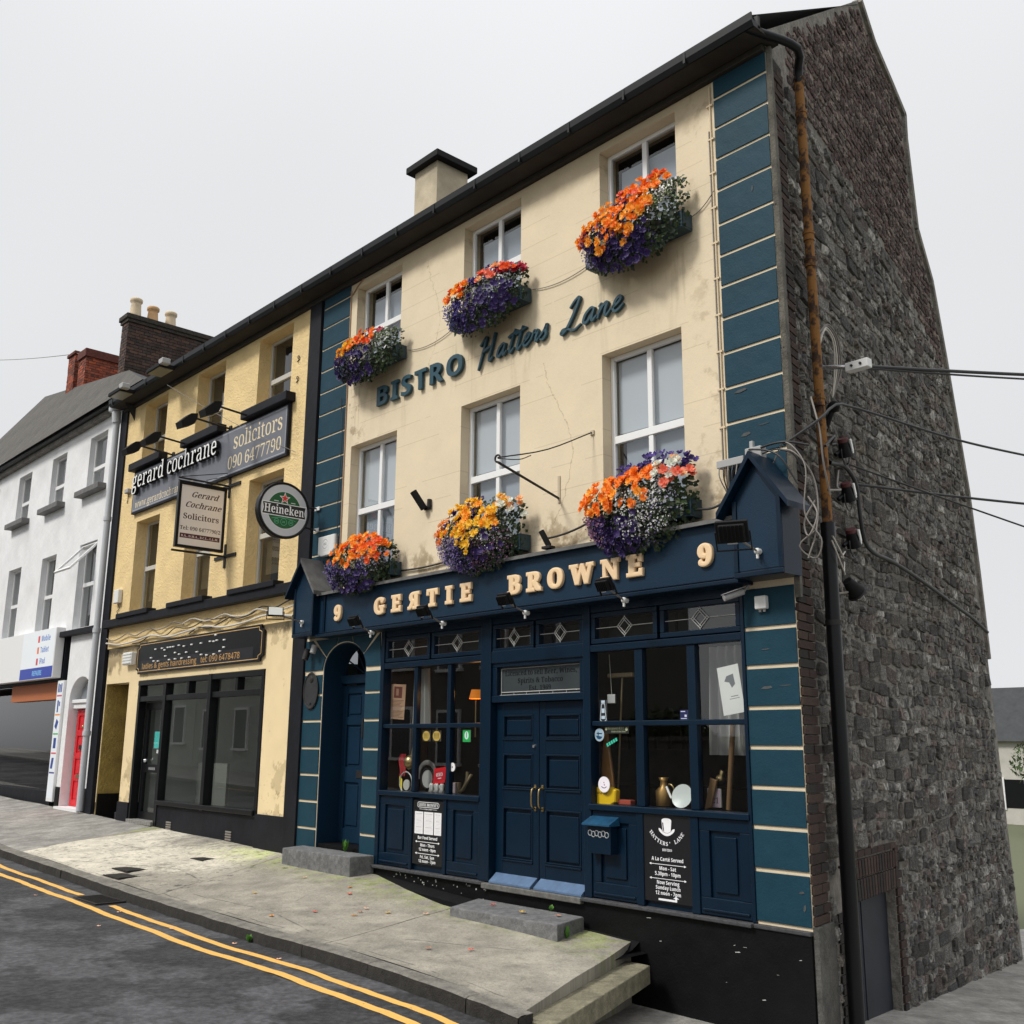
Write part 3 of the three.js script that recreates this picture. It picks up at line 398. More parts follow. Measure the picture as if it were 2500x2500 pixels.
// ------------------------------------------------------------------ the rubble stone gable along the lane
const GA = THREE.MathUtils.degToRad(-12), gd = V(Math.sin(GA), 0, -Math.cos(GA)), gn = V(Math.cos(GA), 0, Math.sin(GA));
const gab = (s, y, n = 0) => [gd.x * s + gn.x * n, y, gd.z * s + gn.z * n]; // along the wall, up, out from it
const gable = sub('gable_wall', pub); gable.rotation.y = Math.PI / 2 - GA;
{
  const out = [[0, -1.9], [9.2, -2.3], [8.6, 3], [8.43, 4.4], [8.2, 5.7], [7.7, 7.0], [7.42, 7.75], [6.9, 8.95], [6.2, 9.56], [5.99, 11.05], [6.04, 11.5], [5.3, 11.68], [4.5, 11.85], [3.9, 12.2], [0, 9.2]];
  const inside = (s, y) => { let c = false; for (let i = 0, j = out.length - 1; i < out.length; j = i++) { const [a, b] = out[i], [d, e] = out[j]; if (b > y !== e > y && s < ((d - a) * (y - b)) / (e - b) + a) c = !c; } return c; };
  const yb = curve([[0, 8.9], [1, 8.73], [2.9, 8.6], [4.65, 8.3], [6.94, 7.6], [8, 7.0]]);
  const sh = new THREE.Shape(out.map((p) => new THREE.Vector2(...p))), hole = new THREE.Path([[0.85, -1.85], [0.86, 0.1], [2.52, 0.1], [2.5, -1.85]].map((p) => new THREE.Vector2(...p))); sh.holes.push(hole);
  const bed = mat([0.52, 0.48, 0.42], 0.95, { map: tSpeck, s: 0.8, bump: bRough, bs: 0.05, bsz: 0.45 });
  mesh("mortar_bed", new THREE.ExtrudeGeometry(sh, { depth: 0.12, bevelEnabled: false }).translate(0.04, 0, -0.12), bed, gable);
  mesh('lane_door', [B(0.8, 2.6, -1.9, 0.14, -0.3, -0.1), B(1.66, 1.69, -1.9, 0.1, -0.1, -0.09)], mat([0.016, 0.022, 0.036], 0.6, { map: tGrime, s: 1.2 }), gable);
  // stone shapes: eight-sided lumps with an uneven face
  const shapeOf = (q) => { const n = 8, a = [], f = [], v = [], lay = [[-1, -1], [0, -1], [1, -1], [1, 0], [1, 1], [0, 1], [-1, 1], [-1, 0]], tilt = [0.7 * (q() - 0.5), 0.7 * (q() - 0.5)]; for (let i = 0; i < n; i++) { const [lx, ly] = lay[i], cut = i % 2 ? 1 : 0.86 + 0.16 * q(), x = lx * 0.49 * cut + 0.13 * (q() - 0.5) * (lx ? 0.6 : 1.6), y = ly * 0.49 * cut + 0.13 * (q() - 0.5) * (ly ? 0.7 : 1.6); a.push([x, y, 0]); const m = 0.82 + 0.15 * q(); f.push([x * m, y * m, Math.max(0.25, 0.75 + 0.4 * (q() - 0.5) + tilt[0] * x * 1.6 + tilt[1] * y * 1.6)]); } const top = [0.2 * (q() - 0.5), 0.2 * (q() - 0.5), 0.7 + 0.5 * q()];
    for (let i = 0; i < n; i++) { const j = (i + 1) % n; v.push(...a[i], ...a[j], ...f[j], ...a[i], ...f[j], ...f[i], ...f[i], ...f[j], ...top); } const g = new THREE.BufferGeometry(); g.setAttribute('position', new THREE.Float32BufferAttribute(v, 3)); g.computeVertexNormals(); return boxUV(g); };
  const q = rng(5), shapes = [...Array(14)].map(() => shapeOf(q));
  const tones = [[0.37, 0.35, 0.315], [0.2, 0.188, 0.173], [0.5, 0.47, 0.42], [0.37, 0.325, 0.275], [0.3, 0.29, 0.282], [0.74, 0.7, 0.64], [0.38, 0.305, 0.272]];
  const sm = tones.map((t) => mat(t, 0.93, { map: tStone, s: 0.75, bump: bRough, bs: 0.05, bsz: 0.55 }));
  const list = [];
  for (let y = -1.9; y < 8.9; ) {
    const h = rr(0.07, 0.2);
    for (let s = 0.44 + rr(0, 0.06); s < 9; ) {
      const w = clamp(h * rr(0.7, 2.9), 0.08, 0.42), split = h > 0.15 && R() < 0.3, hs = split ? [h * 0.48, h * 0.52] : [h]; let yy = y + 0.045 * Math.sin(s * 1.3 + y * 0.6) + rr(-0.015, 0.015);
      for (const k of hs) { const cs = s + w / 2, cy = yy + k / 2; yy += k;
        const nearDoor = cs > 0.62 && cs < 2.78 && cy < 0.6; if (inside(cs + 0.05, cy + 0.1) && inside(cs + w / 2 + 0.06, cy + k / 2) && cy < yb(cs) && !nearDoor) list.push({ s: cs, y: cy, w: w * rr(0.92, 1.06), h: k * rr(0.86, 1.06), d: rr(0.008, 0.042) * (R() < 0.12 ? 1.6 : 1), r: rr(-0.16, 0.16), t: Math.floor(Math.pow(R(), 1.35) * 6.99), k: Math.floor(R() * 14) }); }
      s += w + rr(0.008, 0.02);
    }
    y += h + rr(0.006, 0.016);
  }
  for (let y = 7.2; y < 12.2; y += 0.105) for (let s = 0.6 + rr(0, 0.1); s < 7.6; ) { const w = rr(0.12, 0.26); const cs = s + w / 2, cy = y + 0.05 + 0.02 * Math.sin(s * 2); if (inside(cs + w / 2 + 0.05, cy + 0.1) && inside(cs - w / 2, cy + 0.1) && cy > yb(cs) + 0.05) list.push({ s: cs, y: cy, w: w * 0.94, h: rr(0.075, 0.098), d: rr(0.01, 0.03), r: rr(-0.05, 0.05), t: 7 + Math.floor(R() * 2.99), k: Math.floor(R() * 14), b: 1 }); s += w + 0.012; }
  const bt = [[0.24, 0.155, 0.138], [0.19, 0.125, 0.115], [0.42, 0.32, 0.28]]; for (const t of bt) sm.push(mat(t, 0.93, { map: tSpeck, s: 0.9, bump: bRough, bs: 0.012, bsz: 0.5 }));
  const eye = V(5.3125, 1.598, 8.5);
  for (const e of list) { const p = V(...gab(e.s, e.y)), d = p.distanceTo(eye); e.size = (e.w * e.h) / (d * d); }
  list.sort((a, b) => b.size - a.size);
  const rest = [], rc = [...tones, ...bt];
  list.forEach((e, i) => {
    if (i < 300) { const m = shade(new THREE.Mesh(shapes[e.k], sm[e.t])); m.name = 'stone'; m.position.set(e.s, e.y, 0.002); m.rotation.z = e.r; m.scale.set(e.w, e.h, e.d); gable.add(m); return; }
    const g = shapes[e.k].clone(); g.applyMatrix4(new THREE.Matrix4().compose(V(e.s, e.y, 0.002), new THREE.Quaternion().setFromEuler(new THREE.Euler(0, 0, e.r)), V(e.w, e.h, e.d)));
    const n = g.attributes.position.count, c = new Float32Array(n * 3), f = rr(0.85, 1.15); for (let k = 0; k < n; k++) c.set(rc[e.t].map((v) => v * f), k * 3); g.setAttribute('color', new THREE.BufferAttribute(c, 3));
    const p = g.attributes.position, uv = g.attributes.uv; for (let k = 0; k < n; k++) uv.setXY(k, p.getX(k), p.getY(k)); rest.push(g);
  });
  const m = mesh('rubble_stones', mergeGeometries(rest), mat([1, 1, 1], 0.93, { map: tStone, s: 0.75, bump: bRough, bs: 0.05, bsz: 0.55, vertexColors: true }), gable, true); m.userData.kind = 'stuff';
  for (let i = 2; i < out.length - 2; i++) { const [a, b] = out[i], [c, e] = out[i + 1], L = Math.hypot(c - a, e - b); mesh('verge', B(-0.01, L + 0.01, -0.03, 0.09, -0.1, 0.05, 0.01).applyMatrix4(new THREE.Matrix4().makeRotationZ(Math.atan2(e - b, c - a))).translate(a + 0.04, b, 0), bed, gable); }
  // brick pier at the corner, brick arch and jambs round the lane door
  const bm = [[0.085, 0.045, 0.035], [0.06, 0.036, 0.03], [0.12, 0.07, 0.05], [0.05, 0.042, 0.038]].map((t) => mat(t, 0.9, { map: tSpeck, s: 0.6, bump: bRough, bs: 0.008, bsz: 0.3 }));
  const bg = [0, 1, 2].map(() => { const g = new RoundedBoxGeometry(1, 1, 1, 1, 0.06); const p = g.attributes.position; for (let i = 0; i < p.count; i++) p.setXYZ(i, p.getX(i) + 0.02 * Math.sin(p.getY(i) * 9 + p.getZ(i) * 5), p.getY(i) + 0.03 * Math.sin(p.getX(i) * 7), p.getZ(i)); return boxUV(g); });
  const brick = (s, y, w, h, d = 0.03, r = 0, dark = 0) => { const b = shade(new THREE.Mesh(bg[Math.floor(R() * 3)], bm[dark ? 3 : Math.floor(R() * 3.6)])); b.name = 'brick'; b.position.set(s, y, 0.002); b.rotation.z = r; b.scale.set(w, h, d * 2); gable.add(b); };
  for (let k = 0, y = 0.07; y < 8.9; k++, y += 0.088) { if (k % 2) { brick(0.1 + 0.012, y, 0.2, 0.074, rr(0.02, 0.032)); brick(0.315, y, 0.19, 0.074, rr(0.02, 0.032)); } else { brick(0.2, y, rr(0.36, 0.4), 0.074, rr(0.018, 0.034)); } }
  mesh('corner_render', poly([[0.0, -1.9], [0.44, -1.9], [0.42, -1], [0.43, -0.4], [0.4, 0.02], [0.0, 0.02]], 0.045, 0.006).translate(0, 0, 0.003), mat([0.15, 0.145, 0.13], 0.92, { map: tSpeck, s: 0.9, bump: bRough, bs: 0.015, bsz: 0.6 }), gable);
  mesh('corner_render', poly([[0.0, 2.98], [0.05, 2.98], [0.085, 3.6], [0.075, 4.5], [0.1, 5.3], [0.08, 6.2], [0.09, 7.1], [0.06, 8.2], [0.04, 8.95], [0.0, 8.95]], 0.05, 0.004).translate(0, 0, 0.003), mat([0.2, 0.185, 0.155], 0.92, { map: tSpeck, s: 0.9, bump: bRough, bs: 0.015, bsz: 0.5 }), gable);
  for (let i = 0; i < 19; i++) { const t = (i + 0.5) / 19, s = lerp(0.84, 2.62, t), r = lerp(0.2, -0.12, t); brick(s, 0.205, 0.07, 0.2, 0.03, r); brick(s - Math.sin(r) * 0.2, 0.405, 0.07, 0.17, 0.03, r); }
  for (let i = 0; i < 8; i++) brick(0.94 + i * 0.225, 0.545, 0.21, 0.06, 0.03);
  for (let k = 0; k < 24; k++) brick(2.64 + (k % 2 ? 0.04 : 0), 0.5 - k * 0.09, k % 2 ? 0.21 : 0.13, 0.076, 0.026); for (let k = 0; k < 20; k++) brick(0.74, 0.02 - k * 0.09, k % 2 ? 0.15 : 0.2, 0.076, 0.02, 0, 1);
}
// rainwater pipe down the corner
{
  const t = thing('drainpipe', 'rusty orange iron drainpipe with black lower length, at the corner of the stone gable', 'drainpipe', [0, 0, 0]);
  const P = (s, y, n) => gab(s, y, n);
  mesh('rusty_pipe', [rod(P(0.52, 8.75, 0.17), P(0.56, 3.75, 0.17), 0.05, 14)], M.rust, t); mesh('swan_neck', tube([[0.0, 9.02, 0.34], P(0.3, 9.0, 0.26), P(0.48, 8.93, 0.19), P(0.52, 8.72, 0.17)], 0.048, 10, 12), M.gutter, t);
  mesh('black_pipe', rod(P(0.56, 3.78, 0.17), P(0.5, -1.2, 0.17), 0.072, 14), M.blackGloss, t);
  for (const y of [8.72, 8.3, 6.85, 6.55, 5.0]) mesh('collar', [rod(P(0.53, y, 0.17), P(0.53, y + 0.07, 0.17), 0.058, 14), rod(P(0.53, y + 0.07, 0.17), P(0.53, y + 0.1, 0.17), 0.065, 14)], M.rust, t);
  for (const y of [2.75, 0.45]) mesh('pipe_clip', [rod(P(0.55, y, 0.17), P(0.55, y + 0.05, 0.17), 0.08, 14), rod(P(0.55, y + 0.025, 0.17), P(0.7, y + 0.025, 0.03), 0.015)], M.iron, t);
  
}

// ------------------------------------------------------------------ yellow building and white building
const yel = thing('yellow_building', 'yellow rendered three storey building with black sills between the white house and the pub', 'building');
{
  const up = [[-16.02, -14.87], [-13.46, -12.28], [-10.96, -9.76]], lo = [[-15.95, -14.79], [-13.5, -12.36], [-11.02, -9.8]];
  mesh('upper_wall', wallShape(-16.93, -9.14, 3.52, 9.0, [...up.map(([a, b]) => [a, b, 7.48, 8.84]), ...lo.map(([a, b]) => [a, b, 4.14, 6.18])], 0.35), M.yellow, yel);
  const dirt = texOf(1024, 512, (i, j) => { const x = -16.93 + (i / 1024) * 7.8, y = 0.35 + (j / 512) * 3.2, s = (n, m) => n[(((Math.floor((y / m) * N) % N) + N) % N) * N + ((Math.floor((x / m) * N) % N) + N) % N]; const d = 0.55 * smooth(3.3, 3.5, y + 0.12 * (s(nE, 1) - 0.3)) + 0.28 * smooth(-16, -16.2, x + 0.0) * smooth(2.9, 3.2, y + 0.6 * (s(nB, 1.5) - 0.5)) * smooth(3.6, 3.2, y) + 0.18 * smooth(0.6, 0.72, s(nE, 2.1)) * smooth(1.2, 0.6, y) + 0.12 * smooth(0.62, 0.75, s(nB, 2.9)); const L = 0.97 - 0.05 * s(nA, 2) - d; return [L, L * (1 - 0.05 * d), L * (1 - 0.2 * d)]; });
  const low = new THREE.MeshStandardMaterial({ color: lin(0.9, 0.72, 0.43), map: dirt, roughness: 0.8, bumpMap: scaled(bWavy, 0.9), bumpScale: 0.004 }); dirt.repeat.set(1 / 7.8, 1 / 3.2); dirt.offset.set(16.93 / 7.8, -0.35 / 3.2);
  mesh('ground_floor_wall', wallShape(-16.82, -9.16, -0.3, 3.52, [[-16.8, -15.6, -0.29, 2.77], [-15.12, -10.02, -0.28, 2.78]], 0.3), low, yel);
  mesh('ledge', [B(-16.95, -8.85, 3.95, 4.12, 0, 0.16, 0.012)], M.charcoal, yel);
  for (const [a, b] of lo) mesh('sill', B(a - 0.2, b + 0.2, 4.1, 4.2, -0.05, 0.2, 0.012), M.charcoal, yel);
  for (const [a, b] of up) mesh('sill', B(a - 0.22, b + 0.2, 7.31, 7.48, -0.05, 0.19, 0.02), M.charcoal, yel);
  mesh('pilaster_strip', [B(-9.14, -8.78, -0.5, 8.98, -0.1, 0.045, 0.006)], M.charcoal, yel); mesh('pilaster_strip', B(-17.28, -16.93, -0.3, 8.98, -0.1, 0.045, 0.006), M.charcoal, yel);
  each('plinth', [B(-15.62, -15.08, -0.3, 0.42, -0.28, 0.03, 0.006), B(-10.06, -9.14, -0.3, 0.47, -0.28, 0.03, 0.006)], M.charcoal, yel);
  const paper = print(0.5, 0.5, 160, (c, W, H) => { c.fillStyle = '#9a9184'; c.fillRect(0, 0, W, H); c.fillStyle = '#6f675c'; for (let i = 0; i < 7; i++) c.fillRect(8, 8 + i * 11, W - 18 - (i % 3) * 14, 4); });
  up.forEach(([a, b]) => { const w = sash(yel, a, b, 7.48, 8.84, 8.05, 0.24, { blind: null, mull: false, frame: M.woodFrame ?? (M.woodFrame = mat([0.52, 0.5, 0.45], 0.6)), roomMat: M.roomLight, depth: 0.8 }); mesh('paper', [face(0.42, 0.5, b - 0.34, 8.42, -0.36), face(0.42, 0.42, b - 0.32, 7.8, -0.36)], paper, w, true); });
  const etch = print(0.9, 0.6, 220, (c, W, H) => { c.fillStyle = '#4a4334'; c.fillRect(0, 0, W, H); c.fillStyle = '#2b2619'; c.font = '36px serif'; c.textAlign = 'center'; c.fillText('SOLICITORS', W / 2, 46); c.fillText('090 6477790', W / 2, 96); }, 0.35);
  lo.forEach(([a, b], i) => { const w = sash(yel, a, b, 4.2, 6.18, 5.17, 0.24, { blind: null, mull: false, frame: M.woodFrame, roomMat: M.roomLight, depth: 0.8 }); mesh('window_lettering', face(0.9, 0.6, (a + b) / 2, 4.78, -0.345), etch, w, true); if (i === 2) mesh('paper', face(0.4, 0.5, b - 0.32, 4.48, -0.32), M.white, w, true); });
  // open passage doorway
  mesh('passage', [B(-16.8, -16.785, -0.2, 2.76, -1.59, -0.01), B(-15.6, -15.55, -0.2, 2.85, -1.6, -0.3), B(-16.8, -15.6, 2.77, 2.85, -1.6, -0.3)], M.ochre, yel); mesh('passage_end', B(-16.8, -15.6, -0.2, 2.77, -1.66, -1.6), M.ochre, yel);
  each('passage_plinth', [B(-16.8, -15.6, -0.2, 0.52, -1.6, -1.57), B(-16.784, -16.76, -0.2, 0.52, -1.56, -0.012)], M.black, yel);
  mesh('step_block', B(-16.8, -15.6, -0.2, 0.14, -1.55, -0.4, 0.01), M.limestone, yel);
  // hairdresser shopfront
  const sf = sub('shopfront', yel), bk = M.blackGloss, z = -0.04;
  mesh('frame', [B(-15.1, -10.04, 2.68, 2.77, -0.14, 0.02, 0.006), B(-15.1, -10.04, 2.36, 2.46, -0.14, 0.0, 0.006), B(-15.1, -15.0, -0.1, 2.68, -0.14, 0.01, 0.006), B(-13.92, -13.8, 0.05, 2.68, -0.14, 0.012, 0.006), B(-12.02, -11.9, 0.42, 2.78, -0.14, 0.03, 0.006), B(-10.14, -10.04, 0.42, 2.68, -0.14, 0.01, 0.006), B(-13.8, -10.1, 0.44, 0.52, -0.14, 0.06, 0.01), B(-12.93, -12.84, 2.46, 2.68, -0.14, 0, 0.006), B(-11.06, -10.97, 2.46, 2.68, -0.14, 0, 0.006)], bk, sf);
  for (const [a, b, c, e] of [[-15, -13.92, 2.46, 2.68], [-13.8, -12.93, 2.46, 2.68], [-12.84, -12.02, 2.46, 2.68], [-11.9, -11.06, 2.46, 2.68], [-10.97, -10.14, 2.46, 2.68], [-13.8, -12.02, 0.52, 2.36], [-11.9, -10.14, 0.52, 2.36]]) mesh('pane', face(b - a, e - c, (a + b) / 2, (c + e) / 2, -0.07), glass, sf);
  mesh('stallriser', B(-13.86, -10.05, -0.4, 0.44, -0.2, -0.005), M.charcoal, sf);
  const d = sub('door', sf); mesh('leaf', [B(-14.98, -14.86, 0.12, 2.34, -0.2, -0.14, 0.006), B(-14.06, -13.93, 0.12, 2.34, -0.2, -0.14, 0.006), B(-14.86, -14.06, 2.2, 2.34, -0.2, -0.14, 0.006), B(-14.86, -14.06, 0.12, 0.26, -0.2, -0.14, 0.006), B(-14.86, -14.06, 1.0, 1.16, -0.2, -0.13, 0.006)], bk, d); for (const [c, e] of [[0.26, 1.0], [1.16, 2.2]]) mesh('pane', face(0.8, e - c, -14.46, (c + e) / 2, -0.17), glass, d);
  mesh('letterbox', B(-14.6, -14.3, 1.05, 1.1, -0.13, -0.12), M.chrome, d); mesh('door_knob', new THREE.SphereGeometry(0.04, 12, 8).translate(-14.75, 1.22, -0.11), M.chrome, d);
  mesh('notice', [face(0.5, 0.32, -14.32, 1.62, -0.18)], mat([0.06, 0.55, 0.5], 0.6), d, true); mesh('notice_card', face(0.3, 0.07, -14.28, 1.4, -0.18), M.white, d, true);
  mesh('threshold', [B(-15.05, -13.9, 0.05, 0.12, -0.25, 0.06, 0.006), B(-15.05, -13.9, -0.3, 0.05, -0.2, 0.03)], mat([0.4, 0.39, 0.36], 0.8, { map: tSpeck, s: 0.4 }), sf);
  room('salon_walls', -15.1, -10.05, 0.0, 2.9, -3.2, -0.16, mat([0.3, 0.32, 0.29], 0.8), sf); mesh('display_partition', B(-13.7, -12.5, 0.1, 1.2, -0.75, -0.7), mat([0.13, 0.14, 0.12], 0.7), sf);
  each('vent', [...[0, 1, 2, 3].flatMap((i) => [B(-13.35, -13.15, 0.02 + i * 0.04, 0.045 + i * 0.04, -0.005, 0.008), B(-11.05, -10.85, 0.0 + i * 0.04, 0.025 + i * 0.04, -0.005, 0.008)])], M.cordGrey, sf);
  // cables looped along under the ledge
  for (const [a, b, y0, y1, r, m] of [[-16.9, -9.2, 3.6, 3.62, 0.02, M.cordPale], [-16.9, -13.2, 3.7, 3.8, 0.012, M.cordGrey], [-13.2, -9.1, 3.8, 3.72, 0.014, M.cordPale], [-12.9, -9.0, 3.58, 3.86, 0.012, M.cord], [-15.5, -11.5, 3.56, 3.78, 0.011, M.cord]]) { const p = []; for (let i = 0; i <= 10; i++) { const t = i / 10; p.push([lerp(a, b, t), lerp(y0, y1, t) + 0.045 * Math.sin(i * 2.1 + a), 0.05 + 0.02 * Math.sin(i * 3)]); } mesh('cable', tube(p, r, 40, 5), m, yel); }
}
const slats = (parent) => { for (let i = 0; i < 12; i++) mesh('shutter_slat', B(-23.4, -19.76, 0.5 + i * 0.17, 0.655 + i * 0.17, -0.29, -0.262, 0.01), M.cordGrey, parent); };
const wh = thing('white_house', 'white painted house with red arched doorway and grey slate roof left of the yellow building', 'house');
{
  const up = [[-27.3, -26.25], [-24.5, -23.45], [-21.84, -20.8], [-19.22, -18.14]];
  const cx = -18.25, hw = 0.66, arch = new THREE.Path(); arch.moveTo(cx - hw, 0.12); arch.lineTo(cx - hw, 2.5); arch.absellipse(cx, 2.5, hw, 0.5, Math.PI, 0, true); arch.lineTo(cx + hw, 0.12); arch.closePath();
  mesh('front_wall', wallShape(-34, -17.28, 3.99, 9.05, up.flatMap(([a, b]) => [[a, b, 7.42, 8.76], [a, b, 4.1, 6.12]]), 0.3), M.whiteWall, wh);
  mesh('lower_wall', wallShape(-19.18, -17.28, -0.2, 3.99, [arch], 0.3), M.whiteWall, wh);
  up.forEach(([a, b], i) => { sash(wh, a, b, 7.42, 8.76, 7.98, 0.12, { mull: false, blind: null, roomMat: M.roomLight }); mesh('sill', B(a - 0.22, b + 0.2, 7.28, 7.42, -0.05, 0.2, 0.015), M.lead, wh);
    if (i < 3) { sash(wh, a, b, 4.1, 6.12, 5.12, 0.14, { mull: false, blind: null, roomMat: M.roomLight }); mesh('sill', B(a - 0.2, b + 0.2, 3.98, 4.1, 0.0, 0.16, 0.012), M.charcoal, wh); return; }
    const w = sash(wh, a, b, 4.1, 6.12, 5.16, 0.14, { mull: false, blind: null, roomMat: M.roomLight });
    const o = sub('open_casement', wh); o.position.set((a + b) / 2, 6.08, -0.1); o.rotation.x = -0.72; const W = (b - a) / 2 - 0.04; mesh('frame', [B(-W, W, -0.07, 0, 0, 0.05, 0.008), B(-W, W, -0.95, -0.88, 0, 0.05, 0.008), B(-W, -W + 0.07, -0.88, -0.07, 0, 0.05, 0.008), B(W - 0.07, W, -0.88, -0.07, 0, 0.05, 0.008)], M.white, o); mesh('pane', face(2 * W - 0.12, 0.8, 0, -0.475, 0.025), glass, o); });
  mesh('string_course', B(-19.6, -17.5, 3.95, 4.08, 0.0, 0.14, 0.015), M.charcoal, wh);
  each('plinth', [B(-19.18, cx - hw - 0.02, -0.2, 0.58, -0.25, 0.02, 0.005), B(cx + hw + 0.005, -17.29, -0.2, 0.6, -0.25, 0.02, 0.005)], M.black, wh);
  const d = sub('front_door', wh), z = -0.22;
  mesh('leaf', [B(cx - 0.6, cx + 0.62, 0.18, 2.28, z - 0.05, z), B(cx - 0.6, cx - 0.48, 0.18, 2.28, z, z + 0.025), B(cx + 0.5, cx + 0.62, 0.18, 2.28, z, z + 0.025), ...[0.18, 0.72, 1.2, 1.7, 2.15].map((y) => B(cx - 0.48, cx + 0.5, y, y + 0.13, z, z + 0.022))], M.red, d);
  for (const [c, e] of [[0.34, 0.69], [0.88, 1.17], [1.36, 1.67], [1.86, 2.12]]) mesh('panel', B(cx - 0.42, cx + 0.44, c, e, z, z + 0.014, 0.01), M.red, d);
  mesh('letterbox', B(cx - 0.35, cx - 0.02, 0.78, 0.86, z + 0.01, z + 0.03), M.brass, d); mesh('knocker', B(cx - 0.3, cx - 0.05, 1.4, 1.5, z + 0.012, z + 0.045, 0.01), M.iron, d); mesh('door_handle', new THREE.SphereGeometry(0.035, 10, 8).translate(cx - 0.12, 1.9, z + 0.05), M.brass, d);
  mesh('door_case', [B(cx - 0.66, cx + 0.66, 2.3, 2.42, -0.26, -0.1, 0.012), B(cx - 0.66, cx + 0.66, 2.42, 2.5, -0.26, -0.06, 0.012), B(cx - 0.7, cx + 0.7, -0.1, 0.17, -0.35, 0.1)], M.whiteWall, wh);
  const fan = new THREE.Shape(); fan.moveTo(-0.55, 0); fan.absellipse(0, 0, 0.5, 0.42, Math.PI, 0, true); fan.closePath(); mesh('fanlight', new THREE.ShapeGeometry(fan, 16).translate(cx, 2.5, -0.2), mat([0.18, 0.2, 0.22], 0.12), wh); mesh('backing', B(cx - 0.8, cx + 0.8, 0, 3.1, -0.5, -0.45), M.room, wh);
  // phone shop: dark recess, counter glass, white printed post
  const ps = sub('phone_shop', wh); mesh('surround', [B(-34, -19.55, 2.95, 4.0, -0.3, -0.02), B(-19.75, -19.6, -0.2, 2.95, -0.3, -0.02), B(-34, -19.75, -0.2, 0.45, -0.3, -0.1)], M.charcoal, ps); mesh('pane', face(14.2, 2.3, -26.85, 1.6, -0.25), glass, ps); room('shop_walls', -34, -19.75, 0, 2.9, -3, -0.32, M.darkWood, ps); mesh('awning_box', B(-23.4, -19.75, 2.55, 2.95, -0.35, -0.1), mat([0.45, 0.14, 0.05], 0.6), ps);
  // eaves and roof
  mesh('eaves', [B(-34, -17.28, 9.05, 9.16, -0.1, 0.14)], mat([0.32, 0.3, 0.27], 0.9, { map: tSpeck, s: 1 }), wh); mesh('gutter', [B(-34, -17.2, 9.16, 9.32, 0.1, 0.27, 0.03)], M.gutter, wh);
  mesh('roof', quads([[[-34, 9.3, 0.3], [-15.4, 9.18, 0.38], [-18.75, 10.55, -0.58], [-34, 14.35, -3.25]]]), M.slate, wh); mesh('roof_back', quads([[[-34, 14.35, -3.25], [-18.75, 10.55, -0.58], [-17, 9, -6], [-34, 9, -8]], [[-15.4, 9.18, 0.38], [-17, 9, -6], [-18.75, 10.55, -0.58], [-18.75, 10.55, -0.58]]]), M.slateDark, wh);
  mesh('plinth_left', B(-34, -19.75, -0.4, -0.2, -0.3, 0), M.black, wh);
}
// brick chimney on the white house, bricks laid one by one, with three pots
function brickStack(parent, x0, x1, y0, y1, z0, z1, bh, bw, colors, seed, mortar) {
  mesh('core', B(x0 + 0.012, x1 - 0.012, y0, y1, z0 + 0.012, z1 - 0.012), mortar, parent);
  const q = rng(seed), gs = []; const put = (g) => { const c = colors[Math.floor(q() * colors.length)], f = 0.75 + 0.5 * q(), n = g.attributes.position.count, a = new Float32Array(n * 3); for (let k = 0; k < n; k++) a.set(c.map((v) => v * f), k * 3); g.setAttribute('color', new THREE.BufferAttribute(a, 3)); gs.push(g); };
  for (let k = 0, y = y0; y < y1 - 0.01; k++, y += bh) { const o = k % 2 ? bw / 2 : 0, e = () => q() * 0.012;
    for (let z = z0 - o; z < z1; z += bw) { const a = Math.max(z, z0), b = Math.min(z + bw - 0.012, z1); if (b - a > 0.02) put(boxUV(B(x1 - 0.06, x1 + e(), y, Math.min(y + bh - 0.012, y1), a, b))); }
    for (let x = x0 - o; x < x1; x += bw) { const a = Math.max(x, x0), b = Math.min(x + bw - 0.012, x1); if (b - a > 0.02) put(boxUV(B(a, b, y, Math.min(y + bh - 0.012, y1), z1 - 0.06, z1 + e()))); } }
  const m = mesh('bricks', mergeGeometries(gs.map((g) => g)), mat([1, 1, 1], 0.92, { map: tSpeck, s: 0.7, bump: bRough, bs: 0.006, bsz: 0.3, vertexColors: true }), parent, true); m.userData.kind = 'stuff';
}
